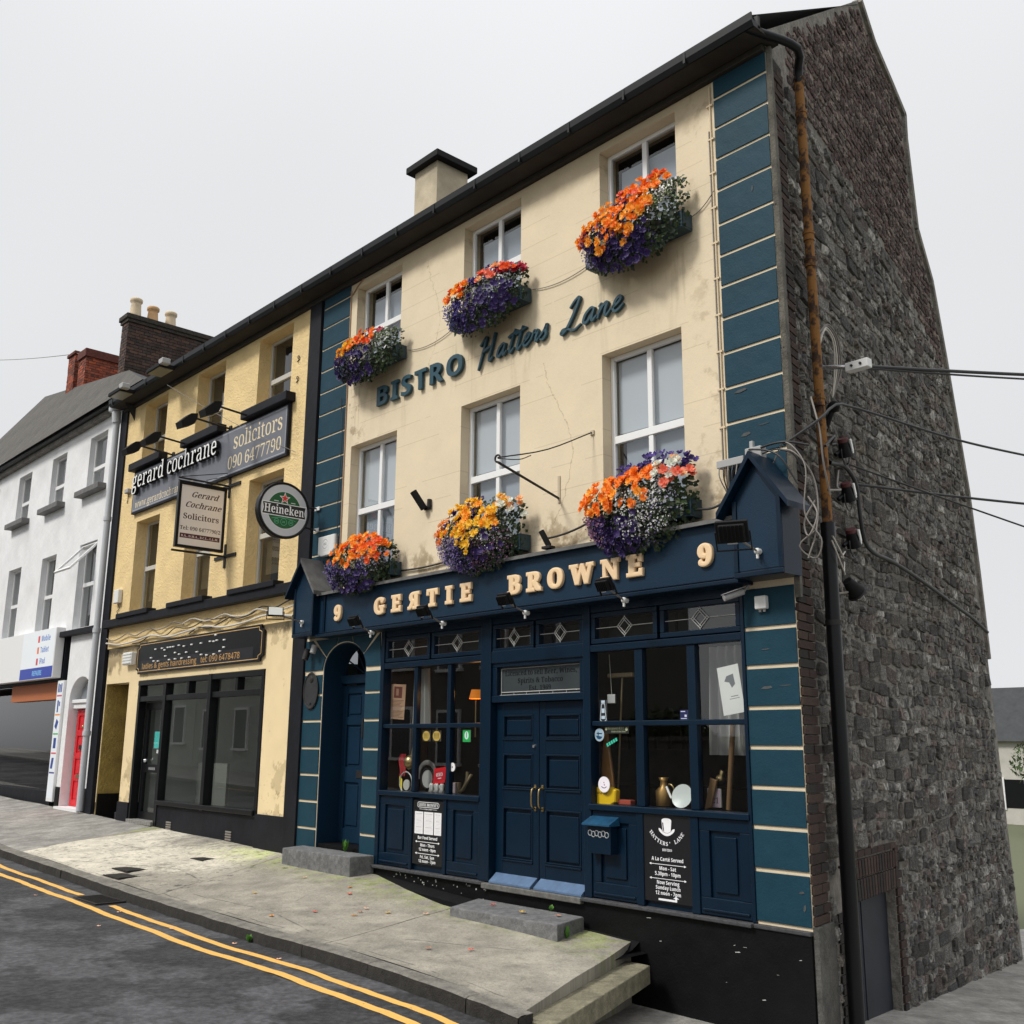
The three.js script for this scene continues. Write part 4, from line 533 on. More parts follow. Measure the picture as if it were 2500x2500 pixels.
{
  const c = sub('chimney', wh), mo = mat([0.1, 0.085, 0.07], 0.95, { map: tSpeck, s: 0.6 });
  brickStack(c, -20.42, -20.0, 10.5, 12.42, -3.3, -0.92, 0.083, 0.23, [[0.13, 0.078, 0.06], [0.1, 0.064, 0.053], [0.17, 0.095, 0.068], [0.08, 0.06, 0.052]], 71, mo);
  mesh('coping', [B(-20.5, -19.93, 12.42, 12.56, -3.38, -0.84, 0.02), B(-20.46, -19.96, 12.34, 12.42, -3.34, -0.88)], mat([0.09, 0.075, 0.06], 0.95, { map: tSpeck, s: 0.5, bump: bRough, bs: 0.02, bsz: 0.4 }), c);
  mesh('rendered_base', B(-20.46, -19.93, 10.3, 10.86, -3.3, -0.86, 0.01), M.slate, c);
  const pot = (z, h, m) => { const pts = [[0, 0], [0.16, 0], [0.15, 0.05], [0.125, h - 0.12], [0.16, h - 0.1], [0.165, h - 0.03], [0.14, h], [0.1, h], [0.1, h - 0.2], [0, h - 0.2]].map((p) => new THREE.Vector2(...p)); mesh('chimney_pot', new THREE.LatheGeometry(pts, 16).translate(-20.2, 12.54, z), m, c); };
  pot(-1.15, 0.56, M.pot); pot(-1.62, 0.46, M.potRed); pot(-2.12, 0.46, M.pot);
  const rc = thing('red_chimney', 'pair of red brick chimney stacks behind the slate roof at the far left', 'chimney'), rm = mat([0.22, 0.08, 0.05], 0.95, { map: tSpeck, s: 0.6 }), cols = [[0.55, 0.13, 0.06], [0.47, 0.115, 0.06], [0.4, 0.11, 0.065], [0.25, 0.09, 0.06]];
  brickStack(rc, -26.6, -26.0, 10.5, 13.35, -3.4, -1.95, 0.083, 0.23, cols, 81, rm); brickStack(rc, -27.7, -27.1, 10.5, 13.75, -3.2, -1.98, 0.083, 0.23, cols, 82, rm);
  mesh('coping', [B(-26.66, -25.94, 13.35, 13.62, -3.46, -1.89, 0.02), B(-27.76, -27.04, 13.75, 13.86, -3.26, -1.92, 0.02)], mat([0.2, 0.05, 0.035], 0.9, { map: tSpeck, s: 0.5 }), rc);
}

// ------------------------------------------------------------------ signs
{ // fascia with raised letters
  const t = thing('pub_fascia_sign', 'long navy fascia board with raised peach letters over the pub shopfront', 'sign');
  mesh('board', B(-8.13, -0.46, 3.17, 3.79, 0.0, 0.2), M.navyFlat, t);
  mesh('moulding', [B(-8.13, -0.46, 3.14, 3.185, 0.0, 0.26, 0.01), B(-8.13, -0.46, 3.195, 3.215, 0.2, 0.225, 0.006), B(-8.0, -7.95, 3.215, 3.79, 0.2, 0.225, 0.006)], M.navy, t);
  mesh('lead_flashing', poly([[0, 0.05], [0.25, 0.0], [0.27, -0.03], [0.27, 0.012], [0, 0.075]], 7.67).rotateY(-Math.PI / 2).translate(-0.46, 3.8, 0.0), M.lead, t);
  const o = { bevel: 0.017, sx: 1.12 }, mm = [M.peach, M.peach], y = 3.368, z = 0.204;
  lettering('9', 'serif', 0.205, 0.03, -7.67, -7.46, y, z, mm, t, o); lettering('GERTIE', 'serif', 0.212, 0.03, -6.64, -4.5, y, z, mm, t, { ...o, mirror: 2 }); lettering('BROWNE', 'serif', 0.212, 0.03, -3.83, -1.68, y, z, mm, t, { ...o }); lettering('9', 'serif', 0.205, 0.03, -0.96, -0.74, y, z, mm, t, o);
}
// small gabled boxes closing the fascia at each end
for (const [x0, x1, zf, label] of [[-0.46, 0.09, 0.3, 'navy gabled end box of the fascia beside the drainpipe'], [-8.71, -8.13, 0.3, 'navy gabled end box of the fascia beside the yellow building']]) {
  const t = thing('fascia_end_box', label, 'console box'), xm = (x0 + x1) / 2, yb = 3.17, ye = 3.93, ya = 4.3;
  mesh('body', poly([[x0, yb], [x1, yb], [x1, ye], [xm, ya], [x0, ye]], zf - 0.004).translate(0, 0, 0.004), M.navy, t);
  const i = 0.055; mesh('panel', poly([[x0 + i, yb + i + 0.01], [x1 - i, yb + i + 0.01], [x1 - i, ye - 0.03], [xm, ya - 0.09], [x0 + i, ye - 0.03]], 0.004).translate(0, 0, zf), M.navyFlat, t);
  mesh('frame', [B(x0, x1, yb, yb + 0.05, zf, zf + 0.022, 0.008), B(x0, x0 + 0.05, yb + 0.05, ye, zf, zf + 0.02, 0.008), B(x1 - 0.05, x1, yb + 0.05, ye, zf, zf + 0.02, 0.008)], M.navy, t);
  for (const s of [-1, 1]) { const ov = 0.13, h = (x1 - x0) / 2, ex = xm + s * (h + ov), ey = ye - (ov / h) * (ya - ye); mesh('roof_slope', poly(s > 0 ? [[xm, ya + 0.015], [ex, ey + 0.015], [ex, ey + 0.075], [xm, ya + 0.085]] : [[ex, ey + 0.015], [xm, ya + 0.015], [xm, ya + 0.085], [ex, ey + 0.075]], zf + 0.1).translate(0, 0, 0.003), s > 0 && x0 < -5 ? M.lead : M.navy, t); }
}
{ // BISTRO Hatters Lane
  const t = thing('bistro_sign', 'raised teal lettering on the cream wall between the two rows of windows', 'sign'); const mt = mat([0.01, 0.055, 0.08], 0.5);
  lettering('BISTRO', 'sans', 0.3, 0.045, -7.03, -4.99, 6.59, 0.012, mt, t, { bevel: 0.002, sx: 1.3 });
  const G = {
    H: [1.02, [[-0.2, 0.72], [-0.02, 0.9], [0.1, 0.97], [0.09, 0.6], [0.04, 0.1], [0.0, -0.22]], [[0.62, 1.04], [0.6, 0.6], [0.58, 0.15], [0.64, 0.0], [0.8, 0.12]], [[0.04, 0.42], [0.3, 0.5], [0.64, 0.56]]],
    a: [0.62, [[0.42, 0.42], [0.26, 0.46], [0.08, 0.3], [0.06, 0.08], [0.2, 0.03], [0.36, 0.22], [0.43, 0.44]], [[0.43, 0.44], [0.4, 0.15], [0.46, 0.02], [0.62, 0.14]]],
    t: [0.44, [[0.26, 0.84], [0.2, 0.5], [0.17, 0.12], [0.24, 0.0], [0.42, 0.14]], [[-0.08, 0.6], [0.2, 0.66], [0.5, 0.72]]],
    e: [0.5, [[0.0, 0.14], [0.22, 0.24], [0.34, 0.36], [0.28, 0.46], [0.14, 0.38], [0.1, 0.14], [0.2, 0.02], [0.36, 0.06], [0.5, 0.18]]],
    r: [0.46, [[0.0, 0.14], [0.1, 0.46], [0.16, 0.38], [0.3, 0.42], [0.28, 0.16], [0.34, 0.02], [0.46, 0.14]]],
    s: [0.46, [[0.0, 0.1], [0.22, 0.34], [0.3, 0.52], [0.3, 0.34], [0.38, 0.14], [0.26, 0.0], [0.08, 0.04]]],
    L: [0.82, [[0.1, 0.74], [0.26, 0.94], [0.44, 1.0], [0.4, 0.72], [0.26, 0.3], [0.12, 0.04], [-0.06, -0.04], [-0.02, 0.08], [0.2, 0.06], [0.5, -0.06], [0.78, 0.06]]],
    n: [0.56, [[0.0, 0.38], [0.1, 0.44], [0.08, 0.2], [0.05, 0.0]], [[0.06, 0.12], [0.2, 0.38], [0.34, 0.42], [0.32, 0.16], [0.4, 0.0], [0.56, 0.14]]],
  };
  const ribbon = (p2, w, d) => { const c = new THREE.CatmullRomCurve3(p2.map(([x, y]) => V(x, y, 0)), false, 'catmullrom', 0.5), n = p2.length * 5, L = [], Q = []; for (let i = 0; i <= n; i++) { const u = i / n, p = c.getPoint(u), g = c.getTangent(u), k = w * (0.55 + 0.6 * Math.sin(Math.PI * clamp(u * 0.9 + 0.08))); L.push([[p.x - g.y * k, p.y + g.x * k], [p.x + g.y * k, p.y - g.x * k]]); }
    for (let i = 0; i < n; i++) { const [a, b] = L[i], [e, f] = L[i + 1]; Q.push([[...b, d], [...f, d], [...e, d], [...a, d]], [[...a, 0], [...a, d], [...e, d], [...e, 0]], [[...f, 0], [...f, d], [...b, d], [...b, 0]]); } const [a, b] = L[0], [e, f] = L[n]; Q.push([[...a, d], [...a, 0], [...b, 0], [...b, d]], [[...f, d], [...f, 0], [...e, 0], [...e, d]]); return quads(Q); };
  const write = (word, x0, x1, y, h) => { const tot = [...word].reduce((s, c) => s + G[c][0], 0), k = (x1 - x0) / tot; let x = x0; for (const c of word) { const [w, ...st] = G[c]; mesh('letter', st.map((s, i) => ribbon(s.map(([u, v]) => [u * k + 0.32 * v * h, v * h]), 0.017, 0.04 + i * 0.003)), mt, t).position.set(x, y, 0.012); x += w * k; } };
  write('Hatters', -4.64, -3.34, 6.6, 0.36); write('Lane', -3.05, -2.07, 6.58, 0.38);
}
{ // solicitors' board
  const t = thing('solicitors_board', 'grey board with white and cream solicitors lettering across the yellow building', 'sign', [-12.9, 6.85, 0.05]);
  mesh('board', B(-3.24, 3.26, -0.49, 0.45, -0.04, 0.02), M.charcoal, t);
  const ink = (c, W, H) => { c.fillStyle = '#696c75'; c.fillRect(0, 0, W, H); c.strokeStyle = '#a3a6ae'; c.lineWidth = 4; c.strokeRect(8, 8, W - 16, H - 16); c.fillStyle = '#e6d3ac'; c.textAlign = 'right'; c.font = '124px serif'; c.fillText('solicitors', W - 40, 118, 640); c.font = '100px serif'; c.fillText('090 6477790', W - 44, 226, 620); c.textAlign = 'left'; c.font = '66px serif'; c.fillText('www.gerardcochrane.com', 40, 238, 930); };
  mesh('printed_face', face(6.42, 0.86, 0.01, -0.02, 0.024), print(6.42, 0.86, 300, ink, 0.4), t, true);
  lettering('gerard cochrane', 'serifLight', 0.36, 0.07, -3.08, 0.82, 0.02, 0.05, [mat([0.85, 0.85, 0.84], 0.4), M.blackMatt], t, { bevel: 0.008, sx: 0.95, space: 0.25 });
}
{ // hairdresser's board
  const t = thing('hairdresser_board', 'black hairdresser board with gold border and rows of bare white letter pegs', 'sign', [-12.64, 3.215, 0.02]);
  const w = 5.16, h = 0.62, k = 0.1, pts = [[-w / 2 + k, -h / 2], [w / 2 - k, -h / 2], [w / 2 - k, -h / 2 + k * 0.6], [w / 2, -h / 2 + k], [w / 2, h / 2 - k], [w / 2 - k, h / 2 - k * 0.6], [w / 2 - k, h / 2], [-w / 2 + k, h / 2], [-w / 2 + k, h / 2 - k * 0.6], [-w / 2, h / 2 - k], [-w / 2, -h / 2 + k], [-w / 2 + k, -h / 2 + k * 0.6]];
  mesh('board', poly(pts, 0.03), M.blackGloss, t);
  mesh('lettering', face(4.6, 0.24, -0.05, -0.17, 0.0335), print(4.6, 0.24, 260, (c, W, H) => { c.fillStyle = '#14141a'; c.fillRect(0, 0, W, H); c.fillStyle = '#c99a55'; c.font = '40px sans-serif'; c.textAlign = 'left'; c.scale(1.3, 1); c.fillText('ladies & gents hairdressing', 14, 44); c.fillText('tel: 090 6478478', 530, 44); }, 0.4), t, true);
  const b = []; for (let i = 0; i < pts.length; i++) { const q = pts[(i + 1) % pts.length], s = (p) => [p[0] * 0.975, p[1] * 0.86, 0.032]; b.push(rod(s(pts[i]), s(q), 0.008, 5)); } mesh('gold_line', b, mat([0.55, 0.36, 0.16], 0.5), t);
  const pegs = [[-1.66, 0.1], [-1.84, -0.06], [-1.7, -0.13], [-1.36, 0.1], [-1.24, 0.06], [-1.1, 0.1], [-0.98, 0.1], [-0.86, 0.1], [-0.62, 0.11], [-0.4, 0.08], [-0.76, -0.02], [-0.58, -0.06], [-1.18, -0.06], [-1.0, -0.14], [-1.5, -0.14], [-0.74, -0.14], [-0.46, -0.14], [-0.28, -0.04], [-0.08, 0.09], [-0.14, -0.14], [0.16, -0.06], [0.3, 0.09], [0.34, -0.12], [0.56, -0.14], [0.66, 0.1], [0.8, 0.09], [0.92, 0.1], [0.86, 0.2], [0.84, -0.14], [1.06, -0.1], [1.2, 0.09], [1.2, -0.04]];
  for (const [x, y] of pegs) mesh('peg', B(x - 0.035, x + 0.035, y + 0.03, y + 0.055, 0.03, 0.06, 0.008), M.white, t);
}
{ // projecting solicitors' sign on its iron arms
  const t = thing('hanging_sign', 'white projecting solicitors sign in a black frame on iron arms over the yellow wall', 'sign', [-11.75, 0, 0]);
  const y0 = 4.97, y1 = 6.1, z0 = 0.1, z1 = 0.96; const f = (g) => g.rotateY(Math.PI / 2);
  mesh('frame', [B(-0.035, 0.035, y0 - 0.03, y0 + 0.02, z0 - 0.03, z1 + 0.03), B(-0.035, 0.035, y1 - 0.02, y1 + 0.03, z0 - 0.03, z1 + 0.03), B(-0.035, 0.035, y0 + 0.02, y1 - 0.02, z0 - 0.03, z0 + 0.02), B(-0.035, 0.035, y0 + 0.02, y1 - 0.02, z1 - 0.02, z1 + 0.03)], M.blackGloss, t);
  mesh('panel', B(-0.02, 0.02, y0, y1, z0, z1), M.white, t);
  const pm = print(0.82, 1.09, 460, (c, W, H) => { c.fillStyle = '#efe6df'; c.fillRect(0, 0, W, H); c.fillStyle = '#3a1c1c'; c.textAlign = 'center'; c.font = 'italic bold 66px serif'; c.save(); c.transform(1, 0, -0.18, 1, 20, 0); c.fillText('Gerard', W / 2 + 12, 94); c.fillText('Cochrane', W / 2 + 20, 182); c.restore(); c.font = 'bold 66px serif'; c.fillText('Solicitors', W / 2, 282, W - 30); c.font = 'bold 44px serif'; c.fillText('Tel: 090 6477790/2', W / 2, 374, W - 20); c.fillStyle = '#4a1020'; c.fillRect(14, 404, W - 28, 38); c.fillStyle = '#f0e6e0'; c.font = 'bold 26px serif'; c.fillText('B.A., D.M.A., B.C.L., L.L.M.', W / 2, 433, W - 50); }, 0.4);
  mesh('printed_face', f(face(0.82, 1.09, 0, 0, 0)).translate(0.0235, (y0 + y1) / 2, (z0 + z1) / 2), pm, t, true);
  mesh('arm', [rod([0, y1 + 0.1, 0.0], [0, y1 + 0.1, 1.0], 0.018), rod([0, y1 + 0.05, 0.02], [0, y1 + 0.05, 1.0], 0.012), rod([0, y1 + 0.35, 0.03], [0, y1 + 0.12, 0.95], 0.008, 5), rod([0, y1 + 0.3, 0.03], [0.05, y1 + 0.12, 0.5], 0.006, 5)], M.iron, t);
  mesh('arm', rod([0, y0 - 0.09, 0], [0, y0 - 0.09, 1.03], 0.02), M.iron, t);
  mesh('wall_cross', [B(-0.035, 0.035, y1 - 0.12, y1 + 0.3, 0.003, 0.022), B(-0.4, 0.42, y1 + 0.07, y1 + 0.13, 0.003, 0.026)], M.iron, t); mesh('wall_cross', [B(-0.035, 0.035, y0 - 0.3, y0 + 0.14, 0.003, 0.022), B(-0.4, 0.42, y0 - 0.12, y0 - 0.06, 0.003, 0.026)], M.iron, t);
}
{ // round beer sign
  const t = thing('beer_sign', 'round green and silver beer sign with a red star, projecting from the left corner blocks', 'sign', [-8.62, 5.12, 0.66]); const r = 0.435;
  const disc = (rad, d) => new THREE.CylinderGeometry(rad, rad, d, 48).rotateZ(Math.PI / 2);
  mesh('body', disc(r, 0.13), M.blackGloss, t); mesh('rim', new THREE.TorusGeometry(r, 0.018, 8, 56).rotateY(Math.PI / 2).translate(0.06, 0, 0), M.blackGloss, t);
  const pm = print(0.84, 0.84, 560, (c, W) => { const h = W / 2; c.fillStyle = '#1c1d20'; c.fillRect(0, 0, W, W); c.translate(h, h); const ring = c.createLinearGradient(-h, -h, h, h); ring.addColorStop(0, '#e4e6e8'); ring.addColorStop(1, '#a9adb2'); c.fillStyle = '#c9ccd0'; c.beginPath(); c.arc(0, 0, h * 0.97, 0, 7); c.fill(); c.fillStyle = '#0d5a2c'; c.beginPath(); c.arc(0, 0, h * 0.7, 0, 7); c.fill(); c.strokeStyle = '#e8e8e8'; c.lineWidth = 4; c.stroke();
    c.fillStyle = '#e23325'; c.strokeStyle = '#f4f4f4'; c.lineWidth = 5; c.beginPath(); for (let i = 0; i < 10; i++) { const a = -Math.PI / 2 + (i * Math.PI) / 5, q = i % 2 ? 20 : 50; c.lineTo(q * Math.cos(a), -h * 0.45 + q * Math.sin(a)); } c.closePath(); c.fill(); c.stroke(); c.fillStyle = '#dfe6df'; c.fillRect(-104, -h * 0.33, 44, 7); c.fillRect(62, -h * 0.33, 44, 7);
    c.fillStyle = '#f2f2f2'; c.beginPath(); c.moveTo(-h * 0.93, -58); c.lineTo(h * 0.93, -58); c.lineTo(h * 0.88, 0); c.lineTo(h * 0.93, 58); c.lineTo(-h * 0.93, 58); c.lineTo(-h * 0.88, 0); c.closePath(); c.fill(); c.fillStyle = '#17191c'; c.beginPath(); c.moveTo(-h * 0.9, -51); c.lineTo(h * 0.9, -51); c.lineTo(h * 0.85, 0); c.lineTo(h * 0.9, 51); c.lineTo(-h * 0.9, 51); c.lineTo(-h * 0.85, 0); c.closePath(); c.fill();
    c.fillStyle = '#f6f6f6'; c.textAlign = 'center'; c.font = 'bold 104px serif'; c.fillText('Heineken', 0, 35, W * 0.84);
    c.strokeStyle = '#5fb98a'; c.lineWidth = 4; for (const x of [-70, 0, 70]) { c.beginPath(); c.arc(x, 104, x ? 22 : 30, 0, 7); c.stroke(); c.beginPath(); c.moveTo(x - 14, 96); c.lineTo(x + 14, 112); c.moveTo(x + 14, 96); c.lineTo(x - 14, 112); c.stroke(); } c.beginPath(); c.moveTo(-120, 86); c.quadraticCurveTo(0, 50, 120, 86); c.stroke(); }, 0.28);
  mesh('printed_face', new THREE.CircleGeometry(0.42, 56).rotateY(Math.PI / 2).translate(0.067, 0, 0), pm, t, true);
  mesh('arm', [rod([0, 0.14, -0.66], [0, 0.12, -0.4], 0.014), rod([0, -0.22, -0.66], [0, -0.2, -0.35], 0.014)], M.iron, t); mesh('wall_plate', B(-0.05, 0.09, 0.1, 0.16, -0.623, -0.61, 0.004), M.whitePlastic, t); mesh('wall_plate', B(-0.05, 0.09, -0.25, -0.19, -0.623, -0.61, 0.004), M.whitePlastic, t);
}
{ // phone repair shop sign and its tall printed post
  const t = thing('phone_shop_sign', 'white and blue phone repair shop sign at the far left edge', 'sign');
  mesh('board', B(-24.5, -19.62, 3.02, 4.2, 0.0, 0.2, 0.01), M.white, t);
  mesh('printed_face', face(2.3, 1.14, -20.8, 3.61, 0.203), print(2.3, 1.14, 200, (c, W, H) => { c.fillStyle = '#eef3f8'; c.fillRect(0, 0, W, H); c.fillStyle = '#1738a5'; c.fillRect(0, H - 52, W, 52); c.fillStyle = '#7fc4f0'; c.font = 'bold 34px sans-serif'; c.fillText('REPAIRS', 180, H - 14); c.fillStyle = '#3e6fc0'; c.font = 'bold 38px sans-serif'; ['Mobile', 'Tablet', 'iPad'].forEach((s, i) => { c.fillStyle = '#3e6fc0'; c.fillText(s, 268, 52 + i * 54); c.fillStyle = ['#d83a3a', '#e8743a', '#c8324a'][i]; c.fillRect(222, 24 + i * 54, 26, 32); }); }, 0.35), t, true);
  const p = thing('phone_shop_post', 'tall white post with printed phone pictures and coloured bars beside the red door', 'sign post');
  mesh('post', B(-19.6, -19.2, 0.25, 2.95, -0.05, 0.06, 0.006), M.white, p);
  mesh('printed_face', face(0.36, 2.6, -19.4, 1.62, 0.0625), print(0.36, 2.6, 260, (c, W, H) => { c.fillStyle = '#eaf0f6'; c.fillRect(0, 0, W, H); const col = ['#c83a5a', '#e8923a', '#4fae5a', '#d84a5a', '#3a3f8a']; for (let i = 0; i < 5; i++) { c.fillStyle = col[i]; c.fillRect(6, 78 + i * 112, W - 12, 9); } c.fillStyle = '#1f3f8f'; c.fillRect(14, 10, 18, 52); c.fillRect(38, 16, 18, 46); c.fillRect(62, 10, 18, 52); c.fillRect(26, 110, 22, 70); c.fillRect(54, 118, 18, 26); c.save(); c.translate(46, 250); c.rotate(0.5); c.fillRect(-20, -26, 40, 52); c.restore(); c.fillRect(24, 330, 44, 60); c.save(); c.transform(1, 0, -0.2, 1, 90, 0); c.fillRect(24, 445, 36, 62); c.restore(); }, 0.35), p, true);
}
// boards on the stallriser
{
  const t = thing('menu_board', 'black menu board with three white menu cards under the left shop window', 'board', [-5.565, 0.47, 0]);
  mesh('board', B(-0.315, 0.315, -0.4, 0.4, -0.02, 0.012), M.blackMatt, t);
  mesh('printed_face', face(0.62, 0.79, 0, 0, 0.0145), print(0.62, 0.79, 720, (c, W, H) => { c.fillStyle = '#15161a'; c.fillRect(0, 0, W, H); c.fillStyle = '#f2f2f2'; c.textAlign = 'center'; c.strokeStyle = '#f2f2f2'; c.lineWidth = 5; c.beginPath(); c.roundRect(60, 14, W - 120, 46, 23); c.stroke(); c.font = 'bold 34px serif'; c.fillText("GERTIE BROWNE'S", W / 2, 50, W - 150); c.font = 'bold 15px sans-serif'; c.fillText('FOOD & DRINK', W / 2, 82); c.fillRect(90, 75, 80, 3); c.fillRect(W - 170, 75, 80, 3);
    [[24, 128], [164, 142], [318, 106]].forEach(([x, w]) => { c.fillStyle = '#e9e8ea'; c.fillRect(x, 100, w, 200); c.fillStyle = '#b5b5ba'; for (let i = 0; i < 15; i++) c.fillRect(x + 16 + (i % 3) * 5, 116 + i * 12, w - 32 - (i % 3) * 10, i % 5 ? 2 : 5); });
    c.fillStyle = '#f4f4f4'; const arrow = (y) => { c.fillRect(52, y - 2, W - 104, 5); for (const s of [0, 1]) { c.beginPath(); const x = s ? W - 40 : 40, d = s ? -1 : 1; c.moveTo(x, y); c.lineTo(x + 24 * d, y - 11); c.lineTo(x + 24 * d, y + 11); c.fill(); } };
    c.font = 'bold 38px sans-serif'; c.fillText('Bar Food Served', W / 2, 346, W - 130); arrow(370); c.fillText('Mon - Thurs', W / 2, 412, 230); c.fillText('12 noon - 9pm', W / 2, 450, 260); arrow(474); c.fillText('Fri, Sat, Sun', W / 2, 516, 230); c.fillText('12 noon - 7pm', W / 2, 553, 260); }, 0.35), t, true);
  const b = thing('bistro_board', 'black bistro board with white top hat and opening hours under the right shop window', 'board', [-1.625, 0.47, 0]);
  mesh('board', B(-0.31, 0.31, -0.42, 0.43, -0.02, 0.012), M.blackMatt, b);
  mesh('printed_face', face(0.61, 0.84, 0, 0.005, 0.0145), print(0.61, 0.84, 720, (c, W, H) => { c.fillStyle = '#141419'; c.fillRect(0, 0, W, H); c.fillStyle = '#f0f0f4'; c.strokeStyle = '#f0f0f4'; c.textAlign = 'center';
    c.beginPath(); c.ellipse(W / 2, 36, 46, 17, 0, 0, 7); c.fill(); c.beginPath(); c.moveTo(W / 2 - 46, 36); c.lineTo(W / 2 - 38, 112); c.quadraticCurveTo(W / 2, 136, W / 2 + 38, 112); c.lineTo(W / 2 + 46, 36); c.fill(); c.fillStyle = '#141419'; c.beginPath(); c.moveTo(W / 2 - 40, 50); c.lineTo(W / 2 - 33, 108); c.lineTo(W / 2 - 24, 116); c.lineTo(W / 2 - 30, 54); c.fill(); c.fillStyle = '#f0f0f4'; c.beginPath(); c.moveTo(W / 2 - 74, 92); c.quadraticCurveTo(W / 2 - 80, 112, W / 2 - 40, 134); c.quadraticCurveTo(W / 2, 156, W / 2 + 40, 134); c.quadraticCurveTo(W / 2 + 80, 112, W / 2 + 74, 92); c.quadraticCurveTo(W / 2 + 50, 94, W / 2 + 42, 112); c.quadraticCurveTo(W / 2, 140, W / 2 - 42, 112); c.quadraticCurveTo(W / 2 - 50, 94, W / 2 - 74, 92); c.fill();
    c.font = 'bold 38px serif'; const s = "HATTERS' LANE"; [...s].forEach((ch, i) => { const a = (i - (s.length - 1) / 2) * 0.15; c.save(); c.translate(W / 2 + 196 * Math.sin(a), 8 + 206 * Math.cos(a)); c.rotate(-a * 0.9); c.fillText(ch, 0, 0); c.restore(); }); c.font = 'bold 24px serif'; c.fillText('BISTRO', W / 2, 252);
    const arrow = (y) => { c.fillRect(60, y - 2, W - 120, 4); for (const k of [0, 1]) { c.beginPath(); const x = k ? W - 48 : 48, d = k ? -1 : 1; c.moveTo(x, y); c.lineTo(x + 20 * d, y - 9); c.lineTo(x + 20 * d, y + 9); c.fill(); } };
    c.font = 'bold 35px sans-serif'; c.fillText('A La Carté Served', W / 2, 322, 300); arrow(346); c.fillText('Mon - Sat', W / 2, 386, 170); c.fillText('5.30pm - 10pm', W / 2, 424, 240); arrow(446); c.fillText('Now Serving', W / 2, 484, 210); c.fillText('Sunday Lunch', W / 2, 520, 230); c.fillText('12 noon - 7pm', W / 2, 557, 240); c.fillRect(W / 2 - 90, 582, 170, 14); c.fillRect(W / 2 + 64, 566, 16, 24); c.beginPath(); c.moveTo(W / 2 + 44, 574); c.lineTo(W / 2 + 72, 544 + 14); c.lineTo(W / 2 + 100, 574); c.fill(); }, 0.35), b, true);
  const p = thing('post_box', 'navy wall letterbox with sloping lid and worn white scrawl right of the double door', 'letterbox', [-2.47, 0.62, 0.0]);
  mesh('body', B(-0.17, 0.17, -0.16, 0.13, 0.002, 0.12, 0.008), M.navy, p); mesh('lid', poly([[-0.0, 0.13], [0.17, 0.13], [0.17, 0.145], [0, 0.225]], 0.4).rotateY(-Math.PI / 2).translate(0.2, 0, 0.002), mat([0.02, 0.1, 0.2], 0.3, { map: tGrime, s: 0.3 }), p);
  const sc = []; for (let i = 0; i < 6; i++) sc.push(new THREE.TorusGeometry(0.028, 0.005, 5, 14).translate(-0.12 + i * 0.048, 0.05 - (i % 2) * 0.012, 0.122)); mesh('scrawl', sc, mat([0.35, 0.36, 0.37], 0.7), p);
}

// ------------------------------------------------------------------ flower boxes
const petalGeo = (n, r, cup, q) => { const v = []; for (let i = 0; i < n; i++) { const a = (i / n) * 6.283 + 0.3 * q(), w = 0.62 + 0.25 * q(), k = r * (0.8 + 0.35 * q()), z0 = 0.15 * r, z = cup * r * (0.6 + 0.7 * q()); const P = (t, l, h) => [Math.cos(a + t) * l, Math.sin(a + t) * l, h]; const c = [0, 0, 0.1 * r], A = P(-w, k * 0.55, z * 0.4), D = P(w, k * 0.55, z * 0.4), Bp = P(-w * 0.55, k, z + 0.15 * r * q()), C = P(w * 0.5, k * 0.97, z), m = P(0, k * 0.65, z0 + z * 0.2); v.push(...c, ...A, ...m, ...A, ...Bp, ...m, ...Bp, ...C, ...m, ...C, ...D, ...m, ...D, ...c, ...m); } return v; };
const buf = (v) => { const g = new THREE.BufferGeometry(); g.setAttribute('position', new THREE.Float32BufferAttribute(v, 3)); g.computeVertexNormals(); g.setAttribute('uv', new THREE.Float32BufferAttribute(new Float32Array((v.length / 3) * 2), 2)); return g; };
const fq = rng(99);
const begonias = [0, 1, 2, 3].map(() => buf([...petalGeo(5, 0.058, 0.25, fq), ...petalGeo(4, 0.042, 0.75, fq), ...petalGeo(3, 0.026, 1.2, fq)]));
const petunias = [0, 1].map(() => buf([...petalGeo(5, 0.042, 0.55, fq)]));
const petal = (c) => new THREE.MeshPhysicalMaterial({ color: lin(...c), roughness: 0.75, transmission: 0.3, thickness: 0, side: THREE.DoubleSide });
const FC = { orange: petal([0.95, 0.29, 0.012]), amber: petal([0.97, 0.45, 0.03]), flame: petal([0.9, 0.14, 0.012]), coral: petal([0.9, 0.24, 0.14]), yellow: petal([0.93, 0.6, 0.03]), peach: petal([0.9, 0.5, 0.24]), purple: petal([0.032, 0.009, 0.13]), violet: petal([0.065, 0.025, 0.24]), crimson: petal([0.5, 0.012, 0.06]), white: petal([0.78, 0.8, 0.72]) };
const leafMat = new THREE.MeshPhysicalMaterial({ color: lin(1, 1, 1), vertexColors: true, roughness: 0.6, transmission: 0.25, thickness: 0, side: THREE.DoubleSide }), tinyMat = new THREE.MeshPhysicalMaterial({ color: lin(1, 1, 1), vertexColors: true, roughness: 0.8, transmission: 0.2, thickness: 0, side: THREE.DoubleSide });
